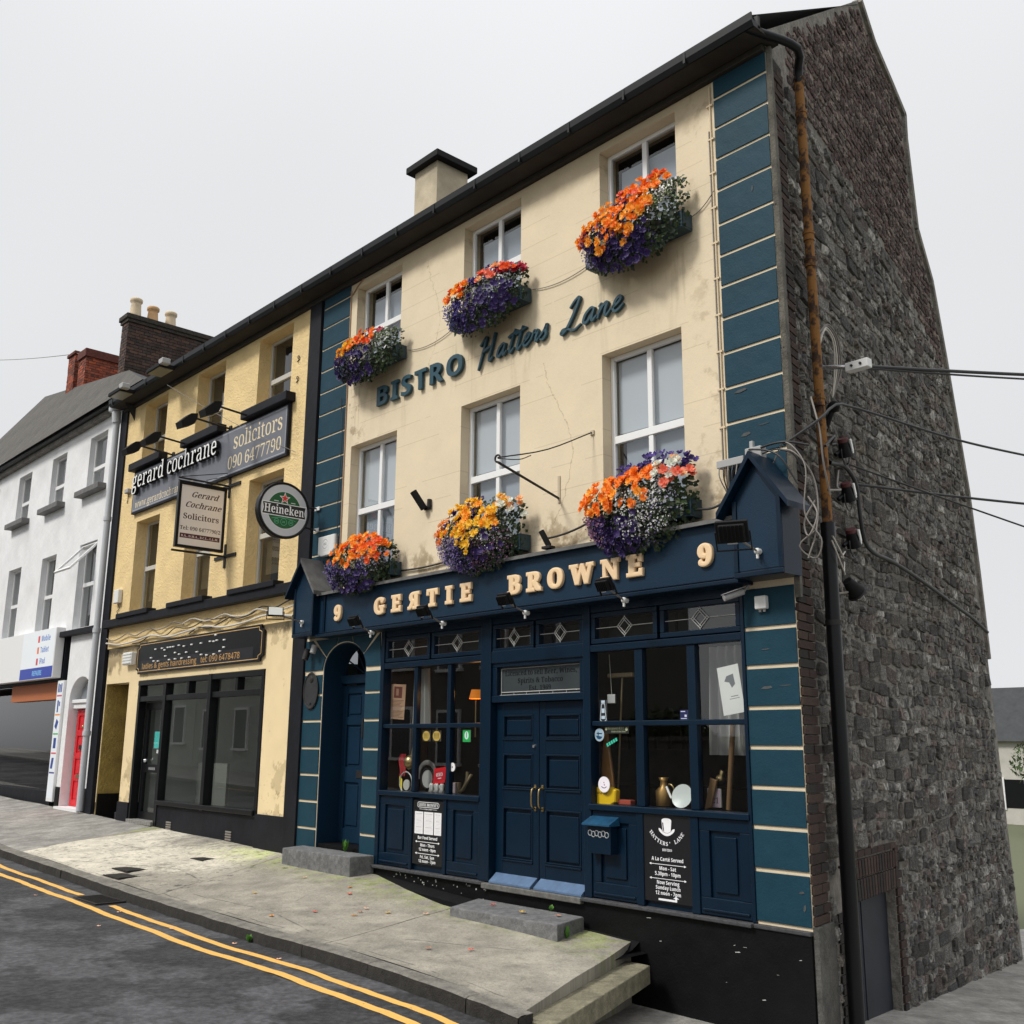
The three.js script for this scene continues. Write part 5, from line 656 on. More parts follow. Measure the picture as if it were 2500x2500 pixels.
function flowerBox(x, y, label, spec, seed) {
  const q = rng(seed), ra = (a, b) => a + (b - a) * q(), t = thing('flower_box', label, 'flower box', [x, y, 0], 'flower boxes under the pub windows'), hw = 0.73;
  mesh('trough', [B(-hw, hw, 0.0, 0.025, 0.03, 0.22, 0.008), B(-hw, hw, 0.025, 0.2, 0.2, 0.22, 0.008), B(-hw, -hw + 0.02, 0.025, 0.2, 0.03, 0.2), B(hw - 0.02, hw, 0.025, 0.2, 0.03, 0.2)], M.teal2 ?? (M.teal2 = mat([0.009, 0.035, 0.05], 0.5)), t);
  mesh('soil', B(-hw + 0.02, hw - 0.02, 0.025, 0.17, 0.03, 0.2), M.blackMatt, t);
  // the mound: u across, v from the trailing tips (0) to the top (1); returns a point and an outward direction
  const H = 0.9 * (spec.h ?? 0.78), drop = spec.drop ?? 0.24, prof = spec.prof ?? ((u) => 0.78 + 0.22 * Math.sin(u * 3.1));
  const at = (u, v, depth = 1) => { const top = -drop + (H + drop) * prof(u), low = lerp(0.07, -drop, Math.pow(Math.max(0, Math.sin(u * Math.PI)), 0.6)), k = lerp(low, top, v); const side = Math.min(1, 1.25 * Math.sqrt(Math.max(0, 1 - Math.pow(Math.abs(2 * u - 1), 3)))); const bul = (0.12 + 0.22 * Math.sin(Math.PI * clamp(v * 0.85 + 0.12))) * side; const z = 0.1 + bul * depth; return V((u - 0.5) * (2 * hw - 0.04) + 0.03, k, z); };
  const dir = (u, v) => V((u - 0.5) * 1.3, (v - 0.42) * 1.5, 1).normalize();
  const leaves = [], tiny = [], lc = [[0.02, 0.05, 0.008], [0.012, 0.034, 0.007], [0.04, 0.075, 0.012], [0.02, 0.04, 0.012]];
  const cards = (list, p, d, s, c) => { const a = V(ra(-1, 1), ra(-1, 1), ra(-1, 1)).cross(d).normalize(), b = d.clone().cross(a).addScaledVector(d, ra(0.1, 0.7)).normalize(), o = p.clone(), l = s * ra(0.8, 1.3), w = s * 0.45; const P = (i, j, k) => o.clone().addScaledVector(b, i).addScaledVector(a, j).addScaledVector(d, k); const A = P(0, 0, 0), Bq = P(l * 0.5, w, 0.15 * s), C = P(l, 0, 0), D = P(l * 0.5, -w, 0.15 * s); for (const r of [A, Bq, C, A, C, D]) { list.v.push(r.x, r.y, r.z); list.c.push(...c); } };
  const L = { v: [], c: [] }, T = { v: [], c: [] };
  for (let i = 0; i < 1500; i++) { const u = q(), v = q(), p = at(u, v, ra(0.45, 1.0)), c = lc[Math.floor(q() * 4)], f = ra(0.6, 1.3); cards(L, p, dir(u, v), ra(0.035, 0.07), c.map((k) => k * f)); }
  const TC = { lav: [0.19, 0.14, 0.36], lob: [0.06, 0.045, 0.3], deep: [0.035, 0.01, 0.12], white: [0.6, 0.6, 0.56], mauve: [0.22, 0.08, 0.18], pale: [0.36, 0.33, 0.48], green: [0.3, 0.38, 0.15] };
  for (const [c, n, u0, u1, v0, v1, out = 1.05] of spec.tiny) for (let i = 0; i < n * 0.62; i++) { const u = ra(u0, u1), v = ra(v0, v1), p = at(u, v, ra(0.9, out + 0.12)), f = ra(0.7, 1.2); p.x += ra(-0.03, 0.03); cards(T, p, V(ra(-0.5, 0.5), ra(-0.5, 0.5), 1).normalize(), ra(0.016, 0.03), TC[c].map((k) => k * f)); }
  const mk = (o, m, n) => { const g = buf(o.v); g.setAttribute('color', new THREE.Float32BufferAttribute(o.c, 3)); const e = shade(new THREE.Mesh(g, m)); e.name = n; e.userData.kind = 'stuff'; t.add(e); }; mk(L, leafMat, 'leaves'); mk(T, tinyMat, 'small_flowers');
  const place = (geo, m, u, v, s, lift, name) => { const o = shade(new THREE.Mesh(geo, m)); o.name = name; const d = dir(u, v).add(V(ra(-0.4, 0.4), ra(-0.4, 0.4), 0)).normalize(); o.position.copy(at(u, v, 1)).addScaledVector(d, lift); o.quaternion.setFromUnitVectors(V(0, 0, 1), d); o.rotateZ(ra(0, 6)); o.scale.setScalar(s); t.add(o); };
  for (const [kind, cs, n, u0, u1, v0, v1] of spec.big) for (let i = 0; i < n * (kind === 'b' ? 1.25 : 1.1); i++) { const c = FC[cs[Math.floor(q() * cs.length)]]; if (kind === 'b') place(begonias[Math.floor(q() * 4)], c, ra(u0, u1), ra(v0, v1), ra(0.75, 1.25), ra(0.02, 0.1), 'blossom'); else place(petunias[Math.floor(q() * 2)], c, ra(u0, u1), ra(v0, v1), ra(0.9, 1.35), ra(0.0, 0.05), 'petunia'); }
}
const rise = (a, b) => (u) => lerp(a, b, u) * (0.84 + 0.16 * Math.sin(u * Math.PI));
flowerBox(-7.06, 7.17, 'flower box under the top left pub window, orange and yellow with white at its right', { h: 0.62, prof: rise(0.98, 1.0), big: [['b', ['yellow', 'yellow', 'amber'], 20, 0.0, 0.32, 0.6, 0.98], ['b', ['orange', 'flame', 'amber'], 24, 0.2, 0.72, 0.66, 1.0], ['p', ['purple', 'violet'], 26, 0.1, 0.6, 0.8, 1.05], ['p', ['purple'], 70, 0.05, 0.7, 0.02, 0.6], ['p', ['crimson'], 5, 0.6, 0.75, 0.9, 1]], tiny: [['white', 260, 0.6, 1, 0.45, 0.98], ['deep', 420, 0.02, 0.75, 0, 0.6], ['pale', 120, 0, 0.12, 0.3, 0.7], ['green', 120, 0.7, 1, 0.7, 1.05]] }, 301);
flowerBox(-4.36, 7.17, 'flower box under the top middle pub window, orange left, red right, blue lobelia below', { h: 0.66, prof: rise(0.94, 1.0), big: [['b', ['orange', 'flame', 'amber'], 22, 0.02, 0.36, 0.62, 0.98], ['p', ['purple', 'violet'], 34, 0.3, 0.72, 0.75, 1.06], ['b', ['peach', 'coral'], 9, 0.5, 0.85, 0.7, 0.97], ['p', ['crimson'], 26, 0.68, 1, 0.78, 1.02], ['b', ['flame'], 3, 0.86, 1, 0.85, 0.98], ['p', ['purple'], 70, 0.25, 0.95, 0.05, 0.6]], tiny: [['lob', 620, 0, 0.42, 0, 0.52, 1.2], ['deep', 420, 0.2, 0.9, 0, 0.6], ['white', 130, 0.7, 1, 0.4, 0.8], ['pale', 90, 0.55, 0.95, 0.4, 0.9]] }, 302);
flowerBox(-1.76, 7.17, 'flower box under the top right pub window, a tall mound of large orange flowers', { h: 0.86, prof: rise(0.78, 1.02), big: [['b', ['orange', 'amber', 'orange'], 84, 0.0, 0.84, 0.4, 1.0], ['b', ['flame', 'coral', 'orange'], 22, 0.42, 0.95, 0.75, 1.0], ['b', ['orange', 'amber'], 10, 0.25, 0.65, 0.24, 0.45], ['p', ['purple', 'violet'], 40, 0.1, 0.6, 0.35, 0.9], ['p', ['purple'], 60, 0.2, 0.75, 0.0, 0.35]], tiny: [['pale', 260, 0, 0.14, 0.0, 0.6, 1.3], ['white', 110, 0.8, 1, 0.4, 0.85], ['green', 160, 0.85, 1.02, 0.5, 0.95], ['deep', 420, 0.15, 0.8, 0, 0.4], ['lav', 140, 0.0, 0.2, 0, 0.4]] }, 303);
flowerBox(-7.02, 3.9, 'flower box under the lower left pub window, orange flowers with pale lobelia at both ends', { h: 0.68, drop: 0.2, prof: rise(0.98, 1.0), big: [['b', ['orange', 'amber'], 34, 0.04, 0.98, 0.55, 1.0], ['b', ['orange', 'flame'], 24, 0.3, 0.98, 0.42, 0.95], ['b', ['amber'], 10, 0.1, 0.45, 0.8, 1.0], ['p', ['purple'], 50, 0.12, 0.8, 0, 0.45]], tiny: [['lav', 520, 0, 0.28, 0.0, 0.6, 1.25], ['pale', 480, 0.72, 1.02, 0.2, 0.75, 1.15], ['white', 110, 0.02, 0.2, 0.0, 0.3], ['deep', 360, 0.15, 0.85, 0, 0.42], ['green', 100, 0.3, 0.7, 0.8, 1.05]] }, 304);
flowerBox(-4.36, 3.9, 'flower box under the lower middle pub window, yellow flowers and trailing lavender lobelia', { h: 0.8, drop: 0.22, prof: rise(0.96, 1.0), big: [['b', ['yellow', 'yellow', 'yellow', 'amber'], 70, 0.2, 0.86, 0.5, 1.0], ['b', ['amber', 'peach', 'orange'], 16, 0.0, 0.26, 0.45, 0.85], ['b', ['yellow'], 8, 0.4, 0.62, 0.28, 0.5], ['p', ['purple', 'violet'], 36, 0.05, 0.55, 0.72, 1.05], ['b', ['white', 'peach'], 12, 0.82, 1, 0.55, 0.98], ['p', ['purple'], 30, 0.3, 0.9, 0.1, 0.5]], tiny: [['lav', 900, 0, 0.42, 0.0, 0.52, 1.25], ['pale', 260, 0.0, 0.3, 0.1, 0.5, 1.3], ['mauve', 420, 0.5, 0.95, 0, 0.45, 1.1], ['white', 200, 0.55, 1, 0.2, 0.65], ['lob', 200, 0.05, 0.5, 0, 0.4], ['deep', 260, 0.2, 0.9, 0, 0.4]] }, 305);
flowerBox(-1.76, 3.9, 'flower box under the lower right pub window, orange with a white cascade', { h: 0.8, drop: 0.3, prof: rise(0.82, 1.04), big: [['b', ['orange', 'amber', 'orange'], 56, 0.02, 0.74, 0.5, 0.95], ['b', ['flame', 'orange'], 8, 0.5, 0.74, 0.74, 0.92], ['p', ['purple', 'violet'], 38, 0.35, 1.02, 0.86, 1.1], ['b', ['white', 'coral', 'peach'], 13, 0.76, 1.0, 0.6, 0.96], ['p', ['purple'], 50, 0.18, 0.6, 0.0, 0.4]], tiny: [['white', 640, 0.46, 0.9, 0.1, 0.7, 1.2], ['mauve', 560, 0, 0.3, 0.0, 0.45, 1.2], ['pale', 200, 0.5, 0.95, 0.1, 0.6], ['deep', 420, 0.15, 0.75, 0, 0.4], ['white', 120, 0, 0.14, 0.45, 0.8]] }, 306);

// ------------------------------------------------------------------ lamps and fittings
const lensM = mat([0.75, 0.76, 0.72], 0.25);
function flood(label, base, head, size, tilt, turn, group, wide = 1) { // an arm from the wall, a bracket and a lamp head looking back at the wall
  const t = thing('flood_lamp', label, 'floodlight', base, group), h = [head[0] - base[0], head[1] - base[1], head[2] - base[2]];
  mesh('wall_box', [new THREE.SphereGeometry(0.032, 12, 8), rod([0, 0, -0.05], [0, 0, 0.01], 0.03, 10), rod([0, 0, 0], [0, -0.07, 0], 0.014, 8)], M.whitePlastic, t);
  mesh('arm', rod([0, 0, 0], [h[0] * 0.9, h[1] * 0.9 - 0.03, h[2] * 0.92], 0.011), M.cordGrey, t); mesh('joint', new THREE.SphereGeometry(0.03, 12, 8).translate(h[0] * 0.9, h[1] * 0.9 - 0.03, h[2] * 0.92), M.chrome, t);
  const g = sub('lamp_head', t); g.position.set(...h); g.rotation.set(tilt, turn, 0, 'YXZ'); const w = size * wide, s = size;
  mesh('casing', [B(-w / 2, w / 2, -s * 0.36, s * 0.36, -0.005, 0.035, 0.008), B(-w * 0.4, w * 0.4, -s * 0.28, s * 0.28, 0.035, 0.07, 0.01)], M.blackMatt, g);
  mesh('fins', [...Array(7)].map((_, i) => B(-w * 0.36 + i * w * 0.12 - 0.003, -w * 0.36 + i * w * 0.12 + 0.003, -s * 0.26, s * 0.26, 0.07, 0.085)), M.blackMatt, g);
  mesh('lens', B(-w * 0.43, w * 0.43, -s * 0.3, s * 0.3, -0.012, -0.005), lensM, g);
  mesh('bracket', [B(-w / 2 - 0.014, -w / 2 - 0.004, -s * 0.6, 0.0, 0.0, 0.02), B(w / 2 + 0.004, w / 2 + 0.014, -s * 0.6, 0.0, 0.0, 0.02), B(-w / 2 - 0.014, w / 2 + 0.014, -s * 0.63, -s * 0.6, 0.0, 0.02)], M.blackMatt, g); mesh('rating_plate', B(-w * 0.16, w * 0.16, -s * 0.34, -s * 0.3, 0.0705, 0.0725), M.greyPlastic, g);
  return t;
}
const fg = 'black floodlights on arms along the pub fascia';
[['far left, below the number nine', -6.66, -6.5], ['below the T of the first word', -5.05, -4.96], ['below the B of the second word', -3.48, -3.42], ['below the N of the second word', -1.93, -1.86]].forEach(([w, x, hx]) => flood('small black floodlight on an arm under the fascia, ' + w, [x, 3.11, 0.26], [hx, 3.24, 0.62], 0.2, 0.5, 0.0, fg));
flood('large black floodlight on white ball joints on the right fascia end box', [-0.17, 3.4, 0.34], [-0.12, 3.52, 0.8], 0.3, 0.55, 0.45, fg);
flood('black floodlight with pale lens reaching left from the left fascia end box', [-8.42, 3.39, 0.33], [-8.0, 3.46, 1.02], 0.2, 0.3, -2.0, fg, 1.15);
for (const [x, w] of [[-14.35, 'leftmost, by the first upper window'], [-13.45, 'second from the left'], [-11.88, 'third from the left'], [-10.95, 'rightmost, by the third upper window']]) { // sign lamps reaching out over the solicitors' board
  const t = thing('sign_lamp', 'black trough lamp on an arm over the solicitors board, ' + w, 'sign lamp', [x, 7.34, 0.0], 'black lamps reaching out over the solicitors board');
  mesh('arm', rod([0, 0, 0.02], [0, 0.06, 0.78], 0.02), M.iron, t); mesh('shade', [poly([[-0.03, 0.03], [0.02, -0.08], [0.24, -0.19], [0.28, -0.08], [0.1, 0.1], [-0.03, 0.13]], 0.24).translate(0, 0, -0.12).rotateY(-Math.PI / 2).translate(0, -0.01, 0.76)], M.blackMatt, t); mesh('wall_plate', B(-0.05, 0.05, -0.06, 0.06, 0.004, 0.03, 0.008), M.iron, t); 
}
for (const [x, w] of [[-14.1, 'above the second upper window of the yellow building'], [-16.1, 'above the first upper window of the yellow building']]) {
  const t = thing('eaves_lamp', 'flat grey floodlight hung under the gutter ' + w, 'floodlight', [x, 9.0, 0.55], 'grey lamps under the gutter');
  mesh('casing', B(-0.32, 0.32, -0.05, 0.03, -0.18, 0.16, 0.012), M.blackMatt, t); mesh('lens', B(-0.28, 0.28, -0.062, -0.05, -0.15, 0.13), mat([0.22, 0.21, 0.15], 0.3), t); mesh('ballast', B(0.26, 0.46, -0.02, 0.1, -0.02, 0.16, 0.02), M.greyPlastic, t); mesh('arm', rod([0, 0, -0.15], [0, 0.02, -0.4], 0.02), M.iron, t);
}
{
  let t = thing('spot_lamp', 'black cylinder spotlight on the cream wall left of the middle window', 'spotlight', [-5.78, 4.85, 0]); mesh('bracket', [B(-0.03, 0.12, -0.08, -0.02, 0.004, 0.03, 0.006), B(0.08, 0.12, -0.06, 0.06, 0.004, 0.06, 0.006)], M.iron, t); mesh('barrel', rod([0.02, -0.07, 0.06], [-0.06, 0.17, 0.2], 0.05, 16), M.blackMatt, t);
  t = thing('spot_lamp', 'black spotlight on the fascia ledge right of the yellow flower box', 'spotlight', [-3.2, 3.87, 0.16]); mesh('bracket', B(-0.06, 0.08, -0.02, 0.015, -0.05, 0.05, 0.006), M.iron, t); mesh('barrel', rod([0.02, 0.02, 0], [-0.05, 0.2, 0.06], 0.035, 14), M.blackMatt, t);
  t = thing('spot_lamp', 'black spotlight on the stone gable just right of the black drainpipe', 'spotlight', gab(1.2, 3.2, 0.05)); t.rotation.y = Math.PI / 2 - GA; t.scale.setScalar(0.72); mesh('arm', rod([-0.35, -0.12, 0.02], [-0.05, -0.06, 0.12], 0.018), M.cordGrey, t); mesh('head', new THREE.CylinderGeometry(0.07, 0.13, 0.26, 18).rotateZ(0.9).rotateY(-0.4).translate(0.02, 0.02, 0.17), M.blackMatt, t); mesh('shade', new THREE.CylinderGeometry(0.135, 0.15, 0.02, 18).rotateZ(0.9).rotateY(-0.4).translate(0.115, -0.06, 0.2), M.iron, t);
  t = thing('alarm_box', 'white alarm box with faint round print on the left corner blocks under the beer sign', 'alarm box', [-8.22, 4.6, 0.013]); mesh('cover', [poly([[-0.22, 0.14], [0.22, 0.14], [0.22, -0.08], [0.13, -0.155], [-0.13, -0.155], [-0.22, -0.12]], 0.06, 0.012).translate(0, 0, 0.004)], M.whitePlastic, t); mesh('print', face(0.2, 0.2, -0.02, 0.02, 0.0785), print(0.2, 0.2, 500, (c, W) => { c.fillStyle = '#dcdcda'; c.fillRect(0, 0, W, W); c.strokeStyle = '#6a6f7a'; c.lineWidth = 3; c.beginPath(); c.arc(W / 2, W / 2, 36, 0.3, 2.8); c.stroke(); c.beginPath(); c.arc(W / 2, W / 2, 36, 3.5, 5.9); c.stroke(); c.fillStyle = '#6a6f7a'; c.font = 'bold 26px sans-serif'; c.textAlign = 'center'; c.fillText('USS', W / 2, W / 2 + 9); }, 0.4), t, true);
  t = thing('sensor_box', 'small white sensor box at the top of the lower right corner blocks', 'sensor', [-0.35, 2.95, 0.014]); mesh('case', B(-0.065, 0.065, -0.06, 0.07, 0, 0.06, 0.012), M.whitePlastic, t); mesh('eye', [B(-0.035, -0.012, -0.085, -0.06, 0.01, 0.03), B(0.012, 0.035, -0.085, -0.06, 0.01, 0.03)], M.greyPlastic, t);
  t = thing('security_camera', 'grey bullet camera tucked under the right end of the fascia', 'camera', [-0.5, 3.05, 0.12]); mesh('barrel', [rod([0, 0.02, 0], [-0.12, -0.05, 0.16], 0.032, 12)], M.greyPlastic, t); mesh('hood', B(-0.045, 0.045, 0.0, 0.008, -0.12, 0.12, 0.003).rotateX(0.35).rotateY(-0.64).translate(-0.06, 0.02, 0.08), M.greyPlastic, t); mesh('mount', rod([0, 0.02, 0], [0.02, 0.1, -0.08], 0.014), M.greyPlastic, t);
  t = thing('door_lamp', 'pair of small grey lamps under the left fascia end box', 'lamp', [-8.48, 3.0, 0.04]); mesh('head', [rod([-0.09, 0, 0.06], [-0.1, -0.16, 0.1], 0.05, 12)], M.iron, t); mesh('head', rod([0.1, 0.05, 0.06], [0.1, -0.07, 0.09], 0.045, 12), M.greyPlastic, t); mesh('bracket', rod([-0.1, 0.05, 0.0], [0.1, 0.05, 0.06], 0.015), M.iron, t);
  t = thing('oval_plaque', 'dark oval plaque on the left door pilaster', 'plaque', [-8.54, 2.37, 0.014]); mesh('plate', new THREE.CylinderGeometry(1, 1, 0.02, 40).rotateX(Math.PI / 2).scale(0.2, 0.265, 1).translate(0, 0, 0.012), mat([0.035, 0.037, 0.04], 0.5, { map: tGrime, s: 0.3 }), t); mesh('rim', new THREE.TorusGeometry(1, 0.07, 6, 44).scale(0.2, 0.265, 0.12).translate(0, 0, 0.022), M.iron, t); mesh('boss', [new THREE.SphereGeometry(0.05, 12, 8).scale(1, 1, 0.3).translate(0.01, 0.17, 0.025), new THREE.SphereGeometry(0.028, 12, 8).scale(1, 1, 0.3).translate(0.0, -0.19, 0.025)], M.iron, t);
  t = thing('wall_vent', 'white ribbed vent box on the yellow wall left of the hairdresser board', 'vent', [-15.55, 3.24, 0]); mesh('case', [B(-0.22, 0.22, -0.13, 0.13, 0.003, 0.12, 0.02), ...[0, 1, 2, 3].map((i) => B(-0.2, 0.2, -0.1 + i * 0.06, -0.075 + i * 0.06, 0.12, 0.132))], M.whitePlastic, t);
  t = thing('junction_box', 'small white box at the left edge of the yellow wall above the ledge', 'junction box', [-16.5, 4.62, 0]); mesh('case', B(-0.13, 0.13, -0.15, 0.15, 0.003, 0.1, 0.02), M.whitePlastic, t); mesh('tail', tube([[0, -0.15, 0.04], [0.06, -0.26, 0.02], [-0.05, -0.32, 0.02], [0.05, -0.4, 0.02]], 0.007), M.cord, t);
  t = thing('wall_bracket', 'tiny pale bracket on the yellow wall left of the solicitors board', 'bracket', [-16.5, 6.95, 0]); mesh('body', B(-0.1, 0.1, -0.05, 0.05, 0.003, 0.09, 0.02), M.greyPlastic, t); mesh('tail', tube([[0, -0.05, 0.04], [-0.02, -0.15, 0.02], [-0.06, -0.26, 0.015]], 0.008), M.cord, t);
  // iron pole reaching out over the street with its stay wire
  t = thing('banner_pole', 'thin black iron pole reaching out from the cream wall with a stay wire', 'pole', [-3.16, 4.49, 0]); const tip = [0.22, 0.18, 1.2]; mesh('pole', rod([0, 0, 0.02], tip, 0.016), M.iron, t); mesh('hook', [new THREE.TorusGeometry(0.04, 0.012, 6, 14, 4.5).translate(tip[0], tip[1] + 0.04, tip[2])], M.iron, t); mesh('wire', [tube([[tip[0], tip[1] + 0.05, tip[2]], [0.4, 0.4, 0.62], [0.56, 0.7, 0.02]], 0.008, 8, 5), tube([[tip[0], tip[1] + 0.04, tip[2]], [0.36, 0.22, 1.0], [0.34, 0.31, 0.8]], 0.006, 8, 5)], M.iron, t); mesh('wall_plate', [B(-0.02, 0.02, -0.06, 0.28, 0.002, 0.014, 0.004), B(0.53, 0.59, 0.67, 0.73, 0.002, 0.02, 0.006)], mat([0.5, 0.42, 0.3], 0.8), t);
}
{ // rainwater pipe of the white house
  const t = thing('drainpipe', 'pale grey drainpipe at the right edge of the white house', 'drainpipe'), m = mat([0.5, 0.52, 0.55], 0.5);
  mesh('pipe', rod([-17.34, 0.15, 0.12], [-17.34, 8.7, 0.12], 0.07, 12), m, t); mesh('hopper', [rod([-17.34, 8.7, 0.13], [-17.34, 8.95, 0.15], 0.1, 10), rod([-17.46, 8.98, 0.2], [-17.46, 9.2, 0.2], 0.085, 10), rod([-17.24, 9.0, 0.22], [-17.24, 9.28, 0.22], 0.09, 10)], m, t); for (const y of [1.7, 3.9, 6.4]) mesh('collar', rod([-17.34, y, 0.12], [-17.34, y + 0.1, 0.12], 0.086, 12), m, t);
}
// ------------------------------------------------------------------ cables
let cn = 0; const cable = (label, pts, r, m = M.cord, rad = 5, name = 'cable') => { const t = thing(name, label, 'cable'); mesh('strand', tube(pts, r, pts.length * 6, rad), m, t); return t; };
const wz = 0.02;
cable('thin wire sagging between the top left and top middle flower boxes', sag([-6.3, 7.3, wz], [-5.0, 7.42, wz], 0.12), 0.006, M.cordGrey);
cable('thin wire sagging between the top middle and top right flower boxes', sag([-3.62, 7.36, wz], [-2.5, 7.38, wz], 0.08), 0.006, M.cordGrey);
cable('thin wire from the top right flower box to the right corner blocks', sag([-1.05, 7.36, wz], [-0.73, 7.55, wz], 0.04), 0.006, M.cordGrey);
{ const t = thing('conduit', 'pair of thin cream conduits running up beside the right corner blocks', 'conduit'); mesh('pipe', rod([-0.725, 4.0, 0.012], [-0.745, 8.85, 0.012], 0.011, 6), M.conduit, t); mesh('pipe', rod([-0.755, 4.3, 0.01], [-0.77, 8.3, 0.01], 0.008, 6), M.cordGrey, t); for (let y = 4.4; y < 8.8; y += 0.42) mesh('clip', B(-0.785, -0.705, y, y + 0.02, 0.001, 0.022), M.conduit, t); }
{ const t = thing('conduit', 'thin brown cable and conduit beside the left corner blocks', 'conduit'); mesh('pipe', rod([-7.93, 3.9, 0.012], [-7.93, 8.8, 0.012], 0.011, 6), mat([0.4, 0.26, 0.16], 0.7), t); mesh('cable', tube([[-7.95, 4.3, 0.045], [-8.0, 5.4, 0.045], [-7.97, 6.4, 0.045], [-8.06, 7.0, 0.045]], 0.007, 20, 5), M.cord, t); mesh('cable', tube([[-7.9, 8.72, 0.01], [-7.6, 8.9, 0.01], [-6.2, 8.93, 0.01]], 0.01, 20, 5), mat([0.3, 0.16, 0.1], 0.7), t); }
cable('black cable sagging along the fascia ledge between two flower boxes on the right', sag([-3.3, 4.0, 0.1], [-2.45, 4.13, 0.1], 0.04), 0.014);
cable('black cable along the fascia ledge from the lower left flower box', sag([-6.35, 3.98, 0.03], [-5.05, 4.0, 0.03], 0.03), 0.014);
cable('black cable looping from the lower right flower box to the corner', [[-1.05, 3.98, 0.14], [-0.8, 3.97, 0.12], [-0.62, 4.08, 0.08], [-0.6, 4.3, 0.06], [-0.45, 4.42, 0.06]], 0.014);
{ // bundle round the corner box
  const t = thing('cable_bundle', 'tangle of black and grey cables over the right fascia end box', 'cables');
  const C = (p, r, m = M.cord) => mesh('cable', tube(p, r, p.length * 6, 5), m, t);
  each('terminal_block', [B(-0.75, -0.42, 4.36, 4.44, 0.06, 0.14, 0.008), B(-0.36, -0.17, 4.36, 4.48, 0.1, 0.2, 0.01), B(-0.33, -0.29, 4.48, 4.56, 0.12, 0.16, 0.006)], M.greyPlastic, t);
  for (let i = 0; i < 6; i++) C([[-0.72 + i * 0.055, 4.37, 0.13], [-0.7 + i * 0.05, 4.26, 0.16], [-0.66 + i * 0.02, 4.1 - i * 0.02, 0.1], [-0.6, 3.95, 0.1]], 0.007, i % 2 ? M.cord : M.cordGrey);
  C([[-0.4, 4.42, 0.14], [-0.1, 4.46, 0.2], [0.12, 4.45, 0.2], [0.3, 4.4, 0.1]], 0.012); C([[-0.2, 4.4, 0.16], [0.05, 4.38, 0.24], [0.2, 4.3, 0.2], [0.22, 4.1, 0.1]], 0.008, M.cord); C([[0.0, 4.4, 0.2], [0.2, 4.33, 0.22], [0.33, 4.1, 0.12], [0.36, 3.8, 0.1], [0.34, 3.5, 0.15], [0.26, 3.3, 0.16]], 0.008, M.cordGrey);
  C([[-0.1, 4.3, 0.1], [0.1, 4.45, 0.2], [0.3, 4.2, 0.2], [0.28, 3.7, 0.2], [0.4, 3.45, 0.14], [0.3, 3.3, 0.1], [0.2, 3.42, 0.2], [0.35, 3.55, 0.16]], 0.007, M.cordGrey); C([[0.26, 3.9, 0.1], [0.38, 3.7, 0.16], [0.3, 3.5, 0.2], [0.24, 3.65, 0.16], [0.33, 3.85, 0.1]], 0.009, M.cordGrey); C([[-0.6, 4.2, 0.08], [-0.4, 4.46, 0.1], [-0.2, 4.42, 0.3], [0.1, 4.3, 0.34], [0.25, 4.0, 0.25]], 0.01);
  C([gab(0.2, 5.0, 0.2), gab(0.1, 4.6, 0.3), gab(0.15, 4.3, 0.3), gab(0.3, 4.0, 0.3)], 0.01, M.cordGrey); C([gab(0.35, 3.6, 0.28), gab(0.7, 3.45, 0.26), gab(1.0, 3.5, 0.15), gab(1.35, 3.62, 0.08)], 0.009, M.cordPale); C([gab(0.32, 3.55, 0.28), gab(0.7, 3.3, 0.26), gab(1.05, 3.34, 0.15), gab(1.3, 3.5, 0.08)], 0.008, M.cordPale); C([gab(0.3, 4.05, 0.28), gab(0.75, 4.15, 0.26), gab(1.1, 4.28, 0.12), gab(1.3, 4.5, 0.08)], 0.012, M.cordGrey); C([gab(0.3, 4.5, 0.28), gab(0.6, 4.68, 0.28), gab(1.0, 4.72, 0.12), gab(1.3, 4.8, 0.08)], 0.014);
}
